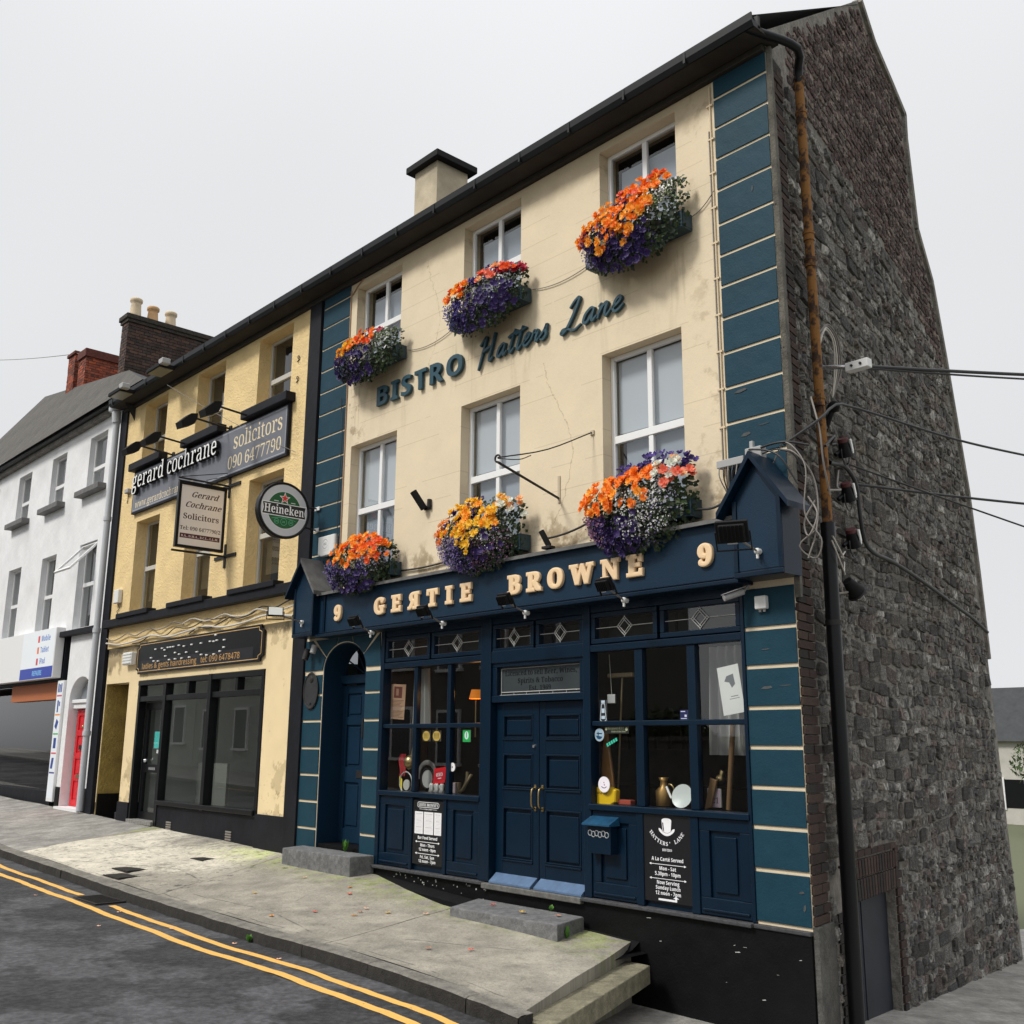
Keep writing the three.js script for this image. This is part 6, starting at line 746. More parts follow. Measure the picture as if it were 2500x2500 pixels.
// overhead cables leaving to the right, and their fixings on the gable
{
  const CT = [[4.3, 7.26, -12.74], [3.87, 4.71, -13.23], [3.58, 2.86, -13.4], [3.95, 5.17, -13.16]];
  const t = thing('cable_bracket', 'white steel cable anchor sticking out of the stone gable high up beside the rusty pipe', 'cable anchor'), e = gab(0.9, 5.57, 0.02), f = V(0.24, 5.49, -0.98);
  mesh('bar', rod(e, [f.x, f.y, f.z], 0.025, 8), M.chrome, t); mesh('clamp', B(-0.13, 0.13, -0.05, 0.05, -0.05, 0.05, 0.012).translate(f.x + 0.05, f.y, f.z), M.whitePlastic, t); mesh('bolt', [rod([f.x, f.y, f.z], [f.x, f.y, f.z + 0.065], 0.014), rod([f.x + 0.1, f.y, f.z], [f.x + 0.1, f.y, f.z + 0.065], 0.014)], M.iron, t);
  const a = [f.x + 0.1, f.y - 0.02, f.z]; cable('thick twisted black overhead cable leaving the white anchor to the right', sag(a, CT[0], 0.1), 0.02); cable('second strand twisted along the thick overhead cable from the white anchor', sag([a[0], a[1] - 0.02, a[2]], CT[0], 0.16), 0.012);
  for (let i = 0; i < 4; i++) cable(['white loop of cable over the rusty pipe above the white anchor, outermost', 'white loop of cable above the white anchor, second loop', 'grey loop of cable above the white anchor, third loop', 'grey innermost loop of cable above the white anchor'][i], [gab(0.8, 5.75 + 0.05 * i, 0.12), gab(0.92 + 0.03 * i, 5.98 + 0.03 * i, 0.16), gab(1.08 + 0.06 * i, 5.9 + 0.03 * i, 0.18), gab(1.16 + 0.07 * i, 5.65, 0.16), gab(1.2, 5.3, 0.1)], 0.009, i < 2 ? M.cordPale : M.cordGrey);
  const plug = thing('cable_joint', 'black cable joint hanging below the white anchor', 'cable joint', gab(1.22, 5.2, 0.1)); mesh('body', [new THREE.SphereGeometry(0.075, 10, 8).scale(1, 0.9, 0.7), rod([0, 0, 0], [-0.15, -0.3, 0], 0.03)], M.blackMatt, plug);
  cable('black overhead cable curving over the rusty pipe from the corner and away to the right', [[0.06, 4.45, 0.15], gab(0.1, 4.72, 0.3), gab(0.45, 4.96, 0.36), gab(0.9, 5.05, 0.4), ...sag(gab(1.3, 5.02, 0.42), CT[1], 0.05).slice(1)], 0.014);
  cable('thin black overhead cable from the top insulator down to the right', sag(gab(1.5, 4.62, 0.12), CT[2], 0.1), 0.011);
  cable('black overhead cable from the middle of the gable away to the right', sag(gab(2.0, 4.5, 0.06), CT[3], 0.2), 0.016);
  for (const [s, y, w] of [[1.45, 4.78, 'topmost'], [1.45, 4.28, 'middle'], [1.52, 3.78, 'lowest']]) { const b = thing('insulator', 'dark cable insulator with a red top on the stone gable, ' + w + ' of the three', 'insulator', gab(s, y, 0.12), 'insulators on the gable'); b.rotation.y = Math.PI / 2 - GA; b.scale.setScalar(0.8); mesh('body', [new THREE.CylinderGeometry(0.07, 0.11, 0.22, 8).rotateZ(0.5), rod([-0.1, -0.1, -0.1], [0.05, 0.05, 0], 0.03)], M.blackGloss, b); mesh('cap', [new THREE.CylinderGeometry(0.075, 0.08, 0.05, 8).translate(0, 0.12, 0).rotateZ(0.5)], mat([0.09, 0.025, 0.025], 0.5), b); mesh('clip', [B(-0.02, 0.02, -0.08, 0.12, 0.09, 0.105).rotateZ(0.5), B(0.06, 0.09, -0.06, 0.1, 0.06, 0.09).rotateZ(0.5)], M.whitePlastic, b); mesh('wire_loop', new THREE.TorusGeometry(0.16, 0.009, 5, 18, 3.4).rotateZ(2.9).translate(-0.06, -0.1, 0.02), M.cord, b); }
  cable('thick black cable running down and back along the stone gable', [gab(1.03, 4.53, 0.08), gab(1.58, 4.6, 0.08), gab(1.9, 4.48, 0.08), gab(1.97, 4.16, 0.08), gab(2.08, 3.86, 0.08), gab(2.35, 3.78, 0.08), gab(3.18, 3.78, 0.08), gab(4.51, 3.72, 0.08), gab(6.24, 3.6, 0.08), gab(7.4, 3.52, 0.08), gab(8.4, 3.4, 0.08)], 0.026);
  cable('thin wire crossing the sky at the far left down to the red chimney', sag([-40, 17.2, -2], [-26.4, 13.6, -2.0], 0.1), 0.012, M.cordGrey);
  cable('thin wire slung across the solicitors board to a hook on the yellow wall', sag([-13.8, 8.6, 0.5], [-9.35, 6.35, 0.05], 0.06), 0.005, M.cordGrey);
  for (const y of [8.1, 7.72]) { const h = thing('wall_hook', 'small dark hook on the yellow wall right of the third upper window, ' + (y > 8 ? 'upper' : 'lower') + ' of two', 'hook', [-9.5, y, 0]); mesh('ring', new THREE.TorusGeometry(0.026, 0.007, 6, 14).translate(0, 0.0, 0.02), M.iron, h); mesh('shank', rod([0.01, -0.03, 0], [-0.04, -0.08, 0.02], 0.01), M.iron, h); }
}

// ------------------------------------------------------------------ steps, litter, weeds
{
  const slab = (name, label, pts, y0, y1) => { const t = thing(name, label, 'step'); const g = new THREE.ExtrudeGeometry(new THREE.Shape(pts.map(([x, z]) => new THREE.Vector2(x, -z))), { depth: y1 - y0, bevelEnabled: true, bevelSize: 0.014, bevelThickness: 0.014, bevelSegments: 2 }).rotateX(-Math.PI / 2).translate(0, y0, 0); mesh('slab', g, M.limestone, t); return t; };
  slab('door_step', 'rough grey limestone step in front of the arched side door', [[-8.5, 0.05], [-6.72, 0.05], [-6.76, 0.38], [-8.36, 0.46]], -0.18, 0.09);
  slab('door_step', 'worn grey limestone step with a mossy edge in front of the double door', [[-4.44, 0.1], [-2.74, 0.1], [-2.56, 0.66], [-4.16, 0.74]], -0.5, -0.215);
  const lf = [[0.75, 0.28, 0.03], [0.7, 0.1, 0.06], [0.8, 0.45, 0.3], [0.45, 0.2, 0.12], [0.62, 0.4, 0.06]].map((c) => mat(c, 0.8));
  const spots = [[-6.2, 0.75], [-5.9, 0.95], [-5.1, 1.25], [-5.0, 1.4], [-4.75, 1.2], [-4.9, 1.55], [-5.4, 1.75], [-4.4, 0.92], [-3.1, 1.9], [-6.9, 1.7], [-5.6, 2.2], [-2.8, 1.6], [-7.2, 0.8]];
  spots.forEach(([x, z], i) => { const g = buf(petalGeo(4, 0.035, 0.3, fq)).rotateX(-Math.PI / 2), m = mesh('fallen_petal', g, lf[i % 5], scene, true); m.position.set(x, yPave(x, z) + 0.008, z); tag(m, 'small fallen flower petal on the grey pavement', 'petal', 'fallen petals on the pavement'); });
  [[-3.9, 0.35, 1], [-3.3, 0.45, 4], [-2.9, 0.3, 3]].forEach(([x, z, k], i) => { const m = mesh('fallen_petal', buf(petalGeo(5, 0.04, 0.3, fq)).rotateX(-Math.PI / 2), lf[k], scene, true); m.position.set(x, -0.19, z); tag(m, 'small fallen flower petal on the worn step of the double door', 'petal', 'fallen petals on the step'); });
  [[-9.6, 3.45], [-7.0, 3.6], [-5.2, 2.85], [-6.4, 3.0], [-4.2, 2.9], [-7.8, 3.05]].forEach(([x, z]) => { const m = mesh('litter_scrap', buf(petalGeo(4, 0.03, 0.2, fq)).rotateX(-Math.PI / 2), lf[2], scene, true); m.position.set(x, yRoad(x, z) + 0.008, z); tag(m, 'tiny pale scrap of litter on the dark road', 'litter', 'scraps of litter on the road'); });
  const weed = (label, x, y, z, h, n, seed) => { const q = rng(seed), t = thing('weed', label, 'plant', [x, y, z]), v = []; for (let i = 0; i < n; i++) { const a = q() * 6.28, l = h * (0.5 + 0.6 * q()), o = 0.5 * l * q(), w = 0.02 + 0.014 * q(), c = Math.cos(a), s = Math.sin(a); v.push(0, 0, 0, c * o * 0.6 - s * w, l * 0.6, s * o * 0.6 + c * w, c * o, l, s * o, 0, 0, 0, c * o, l, s * o, c * o * 0.6 + s * w, l * 0.6, s * o * 0.6 - c * w); } mesh('leaves', buf(v), new THREE.MeshPhysicalMaterial({ color: lin(0.1, 0.27, 0.03), roughness: 0.6, transmission: 0.3, thickness: 0, side: THREE.DoubleSide }), t, true); };
  weed('bright green weed growing on the limestone step at the arched door', -7.32, 0.1, 0.1, 0.17, 16, 1); weed('small green weed at the right end of the worn doorway step', -2.58, -0.36, 0.5, 0.13, 12, 2); weed('tuft of grass growing at the foot of the kerb', -5.2, -0.5, 2.68, 0.08, 26, 3); weed('tiny weed behind the worn doorway step', -3.2, -0.2, 0.11, 0.07, 10, 4);
}

// ------------------------------------------------------------------ things in the shop windows
{
  const T = (n, l, c, p) => thing(n, l, c, [p[0] + (p[2] * (5.31 - p[0])) / 8.5, p[1], p[2]]), G = -0.032, sticker = (n, l, x, y, w, h, draw, px = 700) => { const t = T(n, l, 'sticker', [x, y, G]); mesh('film', B(-w / 2, w / 2, -h / 2, h / 2, -0.003, 0.0), M.whitePlastic, t); mesh('print', face(w, h, 0, 0, 0.001), print(w, h, px, draw, 0.4), t, true); };
  const round = (n, l, x, y, r, col, draw) => { const t = T(n, l, 'sticker', [x, y, G]); mesh('film', new THREE.CylinderGeometry(r, r, 0.003, 32).rotateX(Math.PI / 2), col, t); if (draw) mesh('print', new THREE.CircleGeometry(r * 0.96, 32).translate(0, 0, 0.0025), print(2 * r, 2 * r, 900, draw, 0.4), t, true); };
  // left window
  let t = T('old_poster', 'brown printed old poster hanging in the left shop window', 'poster', [-6.32, 2.16, -0.12]); t.rotation.z = -0.06; mesh('sheet', B(-0.17, 0.17, -0.24, 0.24, -0.004, 0), M.woodPale, t); mesh('print', face(0.34, 0.48, 0, 0, 0.001), print(0.34, 0.48, 420, (c, W, H) => { c.fillStyle = '#a8876c'; c.fillRect(0, 0, W, H); c.fillStyle = '#5d2d24'; c.fillRect(30, 14, 80, 66); c.fillStyle = '#8e6b55'; c.fillRect(50, 26, 26, 40); c.fillStyle = '#5b4436'; for (let i = 0; i < 13; i++) c.fillRect(12, 92 + i * 8, W - 24 - (i % 4) * 12, 3); }), t, true);
  const curtain = (l, x, w, y0, y1, z, m) => { const v = gridSheet((u, k) => [x + (u - 0.5) * w * (1 + 0.25 * (1 - k)), lerp(y0, y1, k), z + 0.03 * Math.sin(u * w * 60 + k)], 40, 6), c = T('lace_curtain', l, 'curtain', [0, 0, 0]); mesh('cloth', v, m, c, true); };
  const lace = new THREE.MeshPhysicalMaterial({ color: lin(0.42, 0.42, 0.4), roughness: 0.95, transmission: 0.4, thickness: 0, side: THREE.DoubleSide });
  curtain('grey striped lace curtain in the left shop window', -6.05, 0.32, 1.85, 2.6, -0.22, lace); curtain('grey lace curtain hanging in the right shop window behind the poster', -0.98, 0.5, 1.5, 2.6, -0.3, lace);
  t = T('lamp_shade', 'glowing orange pleated lamp shade inside the left shop window', 'lamp', [-4.66, 2.24, -0.5]); const og = mat([0.9, 0.3, 0.03], 0.7, { emissive: lin(1, 0.28, 0.02), emissiveIntensity: 0.22 }); { const pts = [], n = 20; const g = new THREE.CylinderGeometry(0.075, 0.11, 0.15, 40, 1, true), p = g.attributes.position; for (let i = 0; i < p.count; i++) { const a = Math.atan2(p.getZ(i), p.getX(i)), k = 1 + 0.05 * Math.cos(a * n); p.setX(i, p.getX(i) * k); p.setZ(i, p.getZ(i) * k); } g.computeVertexNormals(); og.side = THREE.DoubleSide; mesh('shade', g, og, t, true); mesh('stem', rod([0, -0.1, 0], [0, -0.7, 0], 0.012), M.brass, t); const L = new THREE.PointLight(new THREE.Color(1, 0.5, 0.15), 0.12, 0, 2); L.position.set(0, 0.0, 0); L.castShadow = true; L.name = 'lamp_light'; t.add(L); t.scale.setScalar(0.8); }
  const gold = (c, W, H) => { c.fillStyle = '#1c1a14'; c.fillRect(0, 0, W, H); c.fillStyle = '#b49a4c'; c.beginPath(); c.ellipse(W / 2, H / 2, W * 0.48, H * 0.47, 0, 0, 7); c.fill(); c.fillStyle = '#2a2410'; for (let i = 0; i < 4; i++) c.fillRect(W * 0.2 + i * W * 0.17, H * 0.24, W * 0.06, H * 0.34); c.fillRect(W * 0.15, H * 0.66, W * 0.7, 4); };
  sticker('window_sticker', 'gold oval sticker in the left shop window, left of the pair', -5.66, 1.69, 0.16, 0.14, gold); sticker('window_sticker', 'gold oval sticker in the left shop window, right of the pair', -5.44, 1.69, 0.17, 0.14, gold);
  sticker('window_sticker', 'green square sticker with a pale oval in the left shop window', -4.83, 1.69, 0.15, 0.15, (c, W, H) => { c.fillStyle = '#1f9a4a'; c.fillRect(0, 0, W, H); c.fillStyle = '#c4dfd6'; c.beginPath(); c.ellipse(W / 2, H * 0.46, W * 0.27, H * 0.34, 0, 0, 7); c.fill(); c.fillStyle = '#4f8f74'; c.fillRect(W * 0.44, H * 0.2, 12, 46); });
  round('window_sticker', 'small round white sticker in the lower right pane of the left window', -5.1, 1.3, 0.055, M.whitePlastic, (c, W) => { c.fillStyle = '#e8e6e8'; c.fillRect(0, 0, W, W); c.fillStyle = '#7a6a70'; c.fillRect(W * 0.4, W * 0.4, W * 0.2, W * 0.2); });
  t = T('flag', 'black red and yellow hanging flag in the left shop window', 'flag', [-6.16, 1.45, -0.2]); mesh('cloth', gridSheet((u, k) => [0.02 * Math.sin(k * 6) + (u - 0.5) * 0.14 * (1 - 0.3 * k), -0.3 + k * 0.3, 0.02 * Math.sin(u * 8 + k * 3)], 8, 8), mat([0.35, 0.015, 0.02], 0.8), t, true); mesh('yellow_band', gridSheet((u, k) => [-0.06 + u * 0.07, -0.42 + k * 0.14 - u * 0.06, 0.01], 2, 2), mat([0.75, 0.6, 0.03], 0.8), t, true);
  t = T('copper_pan', 'round brass pan hanging at the edge of the lower left pane', 'pan', [-5.98, 1.34, -0.2]); mesh('bowl', new THREE.SphereGeometry(0.1, 20, 12, 0, 6.3, 0, 1.5).rotateX(1.3), M.brass, t); mesh('handle', rod([0, 0.08, 0], [0.05, 0.22, 0], 0.012), M.brass, t);
  t = T('oval_sign', 'arched white and black shop sign standing in the lower middle pane of the left window', 'sign', [-5.62, 1.15, -0.25]); mesh('arch', new THREE.TorusGeometry(0.19, 0.035, 8, 24, Math.PI).scale(1, 1, 0.4).rotateZ(0.15), M.lead, t); mesh('disc', new THREE.CylinderGeometry(0.13, 0.13, 0.02, 28).rotateX(Math.PI / 2).translate(0.02, -0.02, 0.0), M.came, t); mesh('rim', new THREE.TorusGeometry(0.13, 0.012, 6, 28).translate(0.02, -0.02, 0.012), M.blackMatt, t);
  t = T('tin_sign', 'small red tin sign tilted in the left shop window', 'sign', [-5.35, 1.18, -0.2]); t.rotation.set(0, 0, 0.12); mesh('plate', poly([[-0.15, -0.1], [0.1, -0.1], [0.15, 0.1], [-0.1, 0.1]], 0.01), M.red, t); mesh('print', new THREE.PlaneGeometry(0.2, 0.12).translate(0, 0, 0.0115), print(0.2, 0.12, 700, (c, W, H) => { c.fillStyle = '#b3172c'; c.fillRect(0, 0, W, H); c.fillStyle = '#f2ece8'; c.font = 'bold 44px serif'; c.textAlign = 'center'; c.fillText('OXO', W / 2, 48); c.fillRect(44, 62, 52, 7); }), t, true);
  t = T('ornament_row', 'row of small silvery ornaments on the sill of the left shop window', 'ornaments', [-5.42, 0.965, -0.18]); for (let i = 0; i < 6; i++) mesh('ornament', new THREE.LatheGeometry([[0, 0], [0.035, 0], [0.02, 0.04], [0.03, 0.08 + 0.01 * (i % 3)], [0.012, 0.11], [0, 0.12]].map((p) => new THREE.Vector2(...p)), 10).translate(-0.12 + i * 0.055, 0, 0.02 * (i % 2)), M.came, t);
  t = T('clock', 'round pale clock face low in the first pane of the left window', 'clock', [-6.06, 1.04, -0.16]); mesh('face', new THREE.CylinderGeometry(0.07, 0.07, 0.02, 24).rotateX(Math.PI / 2), mat([0.5, 0.5, 0.45], 0.4), t); mesh('ring', new THREE.TorusGeometry(0.14, 0.01, 6, 28).translate(-0.06, 0.03, -0.03), M.came, t);
  t = T('antlers', 'pale curved horn standing in the lower right pane of the left window', 'horn', [-4.86, 1.04, -0.25]); mesh('horn', [tube([[-0.1, -0.06, 0], [0, -0.02, 0.02], [0.05, 0.1, 0], [0.06, 0.2, 0]], 0.022, 14, 8), tube([[0, -0.02, 0.02], [0.08, 0.06, 0.03], [0.14, 0.17, 0]], 0.018, 12, 8)], M.woodPale, t); mesh('base', [rod([-0.14, -0.09, 0], [-0.14, 0.06, 0], 0.05, 12)], M.woodPale, t);
  t = T('tin_box', 'pale pink box at the left of the lower right pane of the left window', 'box', [-5.1, 1.04, -0.14]); t.rotation.y = 0.5; mesh('box', B(-0.06, 0.06, -0.07, 0.06, -0.03, 0.03, 0.006), mat([0.42, 0.33, 0.36], 0.6), t);
  // right window
  sticker('window_sticker', 'white outlined bottle sticker in the upper left pane of the right window', -2.49, 1.96, 0.105, 0.24, (c, W, H) => { c.fillStyle = '#20242a'; c.fillRect(0, 0, W, H); c.strokeStyle = '#d7e2ea'; c.fillStyle = '#b9cbd8'; c.lineWidth = 5; c.fillRect(18, 4, W - 36, 20); c.beginPath(); c.moveTo(20, 30); c.lineTo(W - 20, 30); c.lineTo(W - 6, H - 14); c.quadraticCurveTo(W / 2, H + 6, 6, H - 14); c.closePath(); c.stroke(); c.fillRect(22, 66, W - 44, 34); c.fillRect(18, 122, W - 36, 24); });
  round('window_sticker', 'round blue and white sticker above the propeller in the right window', -2.55, 1.7, 0.07, M.whitePlastic, (c, W) => { c.fillStyle = '#9db8cc'; c.fillRect(0, 0, W, W); c.fillStyle = '#23486a'; c.beginPath(); c.arc(W / 2, W / 2, W * 0.36, 0.4, 3); c.fill(); c.fillStyle = '#16324c'; c.fillRect(W * 0.2, W * 0.35, W * 0.6, W * 0.09); c.fillRect(W * 0.32, W * 0.25, W * 0.1, W * 0.4); });
  round('window_sticker', 'round white sticker with a simple smile in the right shop window above the yellow block', -2.49, 1.17, 0.085, M.whitePlastic, (c, W) => { c.fillStyle = '#efeaf2'; c.fillRect(0, 0, W, W); c.strokeStyle = '#2b3040'; c.lineWidth = 7; c.beginPath(); c.arc(W / 2, W * 0.42, W * 0.3, 0.75, 2.4); c.stroke(); c.fillStyle = '#7a2a44'; c.fillRect(W * 0.46, W * 0.34, 12, 9); c.fillRect(W * 0.5, W * 0.46, 9, 16); });
  sticker('window_sticker', 'pale green rugby club lettering on the right shop window', -2.3, 1.755, 0.34, 0.085, (c, W, H) => { c.fillStyle = '#1e211f'; c.fillRect(0, 0, W, H); c.fillStyle = '#b9c29a'; c.font = 'bold 26px serif'; c.fillText('Buccaneers R.F.C.', 30, 28, W - 66); c.font = 'italic 18px serif'; c.fillText('Pride of the West', 66, 50); c.beginPath(); c.arc(15, 24, 11, 0, 7); c.arc(W - 16, 26, 13, 0, 7); c.fill(); });
  t = T('window_sticker', 'tilted turquoise lettering sticker on the right shop window', 'sticker', [-2.37, 1.62, G]); t.rotation.z = 0.42; mesh('film', [0, 1, 2, 3, 4].map((i) => B(-0.08 + i * 0.035, -0.055 + i * 0.035, -0.018, 0.018, -0.002, 0.001)), mat([0.04, 0.5, 0.34], 0.5), t);
  t = T('yellow_block', 'bright yellow cheese shaped shop sign on the sill of the right window', 'sign', [-2.47, 1.045, -0.14]); mesh('block', poly([[-0.19, -0.075], [-0.1, -0.09], [0.12, -0.085], [0.19, -0.05], [0.2, 0.06], [0.1, 0.085], [-0.1, 0.085], [-0.19, 0.06]], 0.06, 0.012), mat([0.9, 0.58, 0.012], 0.35), t); mesh('print', face(0.26, 0.06, -0.01, 0.035, 0.0735), print(0.26, 0.06, 700, (c, W, H) => { c.fillStyle = '#f3c31e'; c.fillRect(0, 0, W, H); c.fillStyle = '#2b2410'; c.font = 'bold 36px sans-serif'; c.textAlign = 'center'; c.fillText('Nanatto', W / 2, 33); }), t, true);
  t = T('brick_ornament', 'small red brick on the sill beside the yellow block', 'brick', [-2.17, 0.99, -0.16]); mesh('brick', B(-0.09, 0.09, -0.025, 0.025, -0.04, 0.04, 0.006), mat([0.4, 0.07, 0.04], 0.8), t);
  t = T('propeller', 'tapered varnished wooden propeller blade standing in the right shop window', 'propeller', [-2.42, 0.97, -0.26]); mesh('blade', poly([[-0.08, 0], [0.09, 0], [0.075, 0.25], [0.03, 0.52], [-0.01, 0.8], [-0.035, 0.8], [-0.06, 0.5], [-0.085, 0.22]], 0.02, 0.012), mat([0.42, 0.2, 0.05], 0.35, { map: tWood, s: 0.3 }), t);
  t = T('broom', 'old broom with a pale head upside down behind the right shop window', 'broom', [-2.25, 0.97, -0.45]); mesh('handle', rod([-0.05, 0, 0], [0.16, 1.38, 0.12], 0.011), M.woodPale, t); mesh('head', B(-0.04, 0.34, 1.37, 1.42, 0.08, 0.16, 0.012), M.woodPale, t);
  t = T('hanging_cube', 'small white block hanging on a cord in the right shop window', 'ornament', [-2.36, 2.1, -0.25]); mesh('block', B(-0.045, 0.045, -0.05, 0.05, -0.04, 0.04, 0.006).rotateY(0.6), M.whitePlastic, t); mesh('cord', rod([0, 0.05, 0], [-0.03, 0.5, 0], 0.004), M.cordPale, t);
  t = T('brass_jug', 'brass jug on the sill of the middle pane of the right window', 'jug', [-1.66, 0.97, -0.25]); mesh('body', new THREE.LatheGeometry([[0, 0], [0.085, 0], [0.09, 0.15], [0.04, 0.2], [0.035, 0.25], [0.055, 0.29], [0.0, 0.29]].map((p) => new THREE.Vector2(...p)), 24), mat([0.5, 0.3, 0.1], 0.4, { metalness: 0.6 }), t); mesh('handle', new THREE.TorusGeometry(0.06, 0.01, 6, 16, 3.6).rotateZ(-1.8).translate(0.08, 0.16, 0), M.brass, t);
  t = T('white_plate', 'tilted white plate beside the brass jug in the right window', 'plate', [-1.41, 1.08, -0.14]); t.rotation.set(-0.3, 0.1, 0.2); mesh('plate', new THREE.LatheGeometry([[0, 0], [0.06, 0], [0.12, 0.02], [0.122, 0.026], [0.06, 0.008], [0, 0.008]].map((p) => new THREE.Vector2(...p)), 30).rotateX(Math.PI / 2), mat([0.6, 0.64, 0.62], 0.3), t); mesh('stand', rod([-0.14, 0.0, 0.0], [-0.2, 0.13, 0], 0.014), M.whitePlastic, t);
  t = T('calendar', 'small mauve day calendar on the sill of the right pane', 'calendar', [-1.03, 1.08, -0.2]); mesh('card', B(-0.08, 0.08, -0.09, 0.09, -0.02, 0.0), M.whitePlastic, t); mesh('print', face(0.156, 0.176, 0, 0, 0.0015), print(0.156, 0.176, 700, (c, W, H) => { c.fillStyle = '#8d7d86'; c.fillRect(0, 0, W, H); c.fillStyle = '#2a1e26'; c.font = 'bold 56px serif'; c.textAlign = 'right'; c.fillText('21', W - 12, H - 26); }), t, true);
  t = T('oar', 'dark wooden oar leaning at the right side of the right window', 'oar', [-0.86, 0.97, -0.25]); mesh('shaft', rod([0, 0, 0], [0.13, 0.86, 0.05], 0.028, 10), M.wood, t); mesh('blade', poly([[-0.03, 0], [0.04, 0.02], [0.12, 0.28], [0.05, 0.3]], 0.02, 0.006).translate(-0.2, 0, 0.06), M.wood, t);
  t = T('white_poster', 'tilted white poster with a grey jug print in the right shop window', 'poster', [-0.78, 2.14, -0.1]); t.rotation.z = 0.14; mesh('sheet', B(-0.13, 0.13, -0.24, 0.24, -0.004, 0), M.whitePlastic, t); mesh('print', face(0.26, 0.48, 0, 0, 0.001), print(0.26, 0.48, 500, (c, W, H) => { c.fillStyle = '#d8d9d4'; c.fillRect(0, 0, W, H); c.fillStyle = '#5f6266'; c.beginPath(); c.moveTo(50, 50); c.lineTo(92, 44); c.lineTo(96, 96); c.lineTo(74, 112); c.lineTo(62, 84); c.lineTo(34, 74); c.fill(); c.fillRect(60, 152, 44, 4); c.fillRect(50, 164, 60, 3); }), t, true);
  sticker('window_sticker', 'dark blue small notice at the lower right of the middle upper pane', -1.37, 1.9, 0.1, 0.1, (c, W, H) => { c.fillStyle = '#1d2350'; c.fillRect(0, 0, W, H); c.fillStyle = '#cfd3ea'; c.fillRect(6, 8, 40, 6); c.fillRect(40, 34, 20, 16); c.fillRect(6, 58, 54, 5); });
  t = T('pot_ornament', 'small gold pot leaning at the right of the right window', 'ornament', [-0.94, 1.28, -0.3]); mesh('pot', new THREE.LatheGeometry([[0, -0.05], [0.05, -0.04], [0.05, 0.0], [0.02, 0.02], [0.03, 0.07], [0, 0.07]].map((p) => new THREE.Vector2(...p)), 16).rotateZ(-0.4), M.brass, t);
}

// ------------------------------------------------------------------ across the street (seen only as reflections)
{
  const cols = [[0.5, 0.47, 0.42], [0.5, 0.53, 0.47], [0.45, 0.46, 0.42], [0.16, 0.12, 0.1], [0.14, 0.135, 0.12]], dk = mat([0.03, 0.033, 0.04], 0.2);
  [[-62, -52, 7.6], [-52, -42.5, 7.0], [-42.5, -33, 8.2], [-33, -24, 7.4], [-24, -16.8, 7.9]].forEach(([a, b, h], i) => {
    const t = thing('terrace_house', ['pale cream', 'grey green', 'pale grey', 'dark brown', 'dark stone'][i] + ' terraced house across the street behind the viewer', 'house', [0, yKerb((a + b) / 2), 0]), m = mat(cols[i], 0.85, { map: tPaint, s: 2 });
    mesh('wall', B(a + 0.02, b - 0.02, -0.4, h, 14.2, 20), m, t); mesh('roof', quads([[[b, h, 14.0], [a, h, 14.0], [a, h + 2.4, 17.1], [b, h + 2.4, 17.1]], [[a, h, 20.2], [b, h, 20.2], [b, h + 2.4, 17.1], [a, h + 2.4, 17.1]]]), M.slateDark, t);
    for (const y of [1.0, 4.2]) for (let k = 0; k < 3; k++) { const x = lerp(a, b, (k + 0.5) / 3), w = sub('window', t); mesh('glass', B(x - 0.55, x + 0.55, y, y + 1.7, 14.12, 14.22), dk, w); mesh('frame', [B(x - 0.63, x - 0.55, y, y + 1.7, 14.1, 14.2), B(x + 0.55, x + 0.63, y, y + 1.7, 14.1, 14.2), B(x - 0.63, x + 0.63, y + 1.7, y + 1.8, 14.1, 14.2), B(x - 0.7, x + 0.7, y - 0.1, y, 14.05, 14.2)], M.white, w); }
  });
  const wl = thing('boundary_wall', 'low stone boundary wall across the street behind the viewer', 'wall', [0, -0.9, 0]); mesh('wall', B(-16.6, 30, -0.5, 2.6, 14.2, 14.6), M.lead, wl); mesh('coping', B(-16.6, 30, 2.6, 2.72, 14.12, 14.68), M.lead, wl);
  const q = rng(404), tg = []; for (const [x, z, w, h] of [[-14.9, 16.2, 2.9, 3.55], [-9, 19, 3.2, 3.2], [-1.5, 18, 3.2, 3.8], [4, 18.5, 3.4, 4.5], [11, 18, 3.5, 4.2], [18, 18.5, 4, 4.8]]) {
    const t = thing('garden_tree', ['round dark', 'broad', 'low green', 'tall leafy', 'spreading', 'big dark'][tg.length] + ' tree behind the boundary wall across the street', 'tree', [x, -1, z]); tg.push(t);
    const v = []; for (let i = 0; i < 5000; i++) { const a = q() * 6.28, r = Math.pow(q(), 0.4), k = q() * 2 - 1, c = Math.sqrt(1 - k * k), X = Math.cos(a) * c * r * w * 0.6, Y = h * 0.62 + k * r * h * 0.42, Z = Math.sin(a) * c * r * w * 0.55, s = 0.26; v.push(X, Y, Z, X + s * (q() - 0.5) * 2, Y + s * q(), Z + s * (q() - 0.5) * 2, X + s * (q() - 0.5) * 2, Y - s * q(), Z + s * (q() - 0.5) * 2); }
    const e = mesh('crown', buf(v), mat([0.035, 0.055, 0.02], 0.8, { side: THREE.DoubleSide }), t, true); mesh('trunk', new THREE.CylinderGeometry(0.12, 0.22, h * 0.7, 8).translate(0, h * 0.3, 0), M.darkWood, t);
  }
}
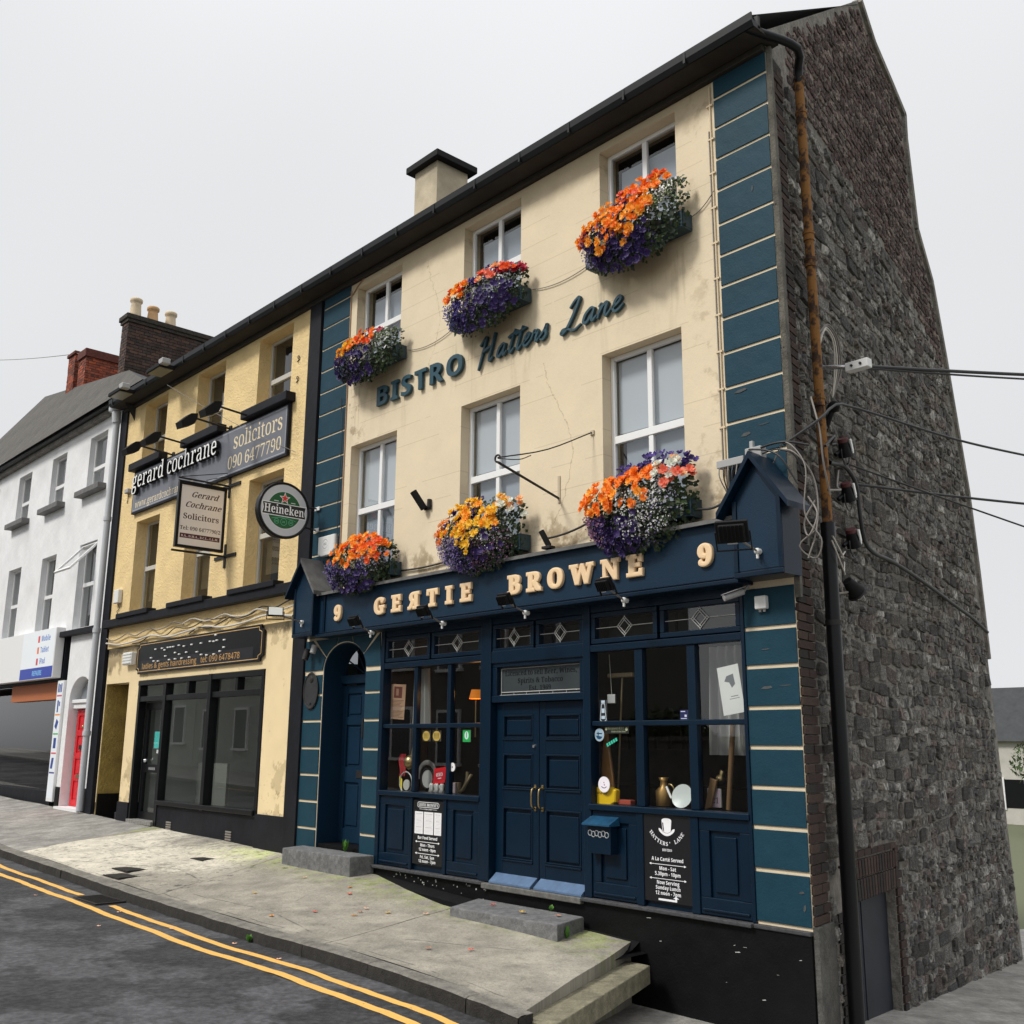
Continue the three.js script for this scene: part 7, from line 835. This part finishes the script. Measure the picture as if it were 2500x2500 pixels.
{ // beyond the lane, past the back of the gable
  const h = thing('cottage', 'small pale cottage with a dark roof far behind the stone gable at the right edge', 'house', [-19, -2.6, -50]), m = mat([0.55, 0.53, 0.48], 0.85, { map: tPaint, s: 2 });
  mesh('wall', B(-9, 9, 0, 4.6, -3.5, 3.5), m, h); mesh('roof', quads([[[-9.3, 4.5, 3.8], [9.3, 4.5, 3.8], [9.3, 7.4, 0], [-9.3, 7.4, 0]], [[9.3, 4.5, -3.8], [-9.3, 4.5, -3.8], [-9.3, 7.4, 0], [9.3, 7.4, 0]]]), M.slateDark, h); for (const x of [-6, -2, 2, 6]) { const w = sub('window', h); mesh('pane', B(x - 0.5, x + 0.5, 1.2, 2.6, 3.46, 3.52), M.blackGloss, w); mesh('frame', [B(x - 0.6, x - 0.5, 1.1, 2.7, 3.48, 3.56), B(x + 0.5, x + 0.6, 1.1, 2.7, 3.48, 3.56)], M.white, w); }
  const lw = thing('lane_wall', 'grey stone garden wall along the lane behind the gable at the right edge', 'wall', [-10.5, -2.6, -34]); mesh('wall', B(0, 30, 0, 2.3, -0.2, 0.2), M.lead, lw); mesh('coping', B(0, 30, 2.3, 2.4, -0.26, 0.26), M.lead, lw);
  const q = rng(515); for (const [x, z, w, hh, l] of [[-12.6, -42, 5, 5.2, 'rounded green tree behind the lane wall at the right edge'], [-4, -46, 6, 7.5, 'tall green tree behind the lane wall beyond the right edge']]) { const t = thing('lane_tree', l, 'tree', [x, -2.2, z]), v = []; for (let i = 0; i < 6000; i++) { const a = q() * 6.28, r = Math.pow(q(), 0.4), k = q() * 2 - 1, c = Math.sqrt(1 - k * k), bump = 0.8 + 0.25 * Math.sin(a * 3 + k * 4), X = Math.cos(a) * c * r * w * 0.5 * bump, Y = hh * 0.62 + k * r * hh * 0.38, Z = Math.sin(a) * c * r * w * 0.5 * bump, e = 0.2; v.push(X, Y, Z, X + e * (q() - 0.5) * 2, Y + e * q(), Z + e * (q() - 0.5) * 2, X + e * (q() - 0.5) * 2, Y - e * q(), Z + e * (q() - 0.5) * 2); } mesh('crown', buf(v), mat([0.05, 0.085, 0.025], 0.8, { side: THREE.DoubleSide }), t, true); mesh('trunk', new THREE.CylinderGeometry(0.14, 0.26, hh * 0.6, 8).translate(0, hh * 0.3, 0), M.darkWood, t); }
}
scene.traverse((o) => { if (o.isMesh) o.castShadow = o.receiveShadow = true; });
renderer.render(scene, camera);
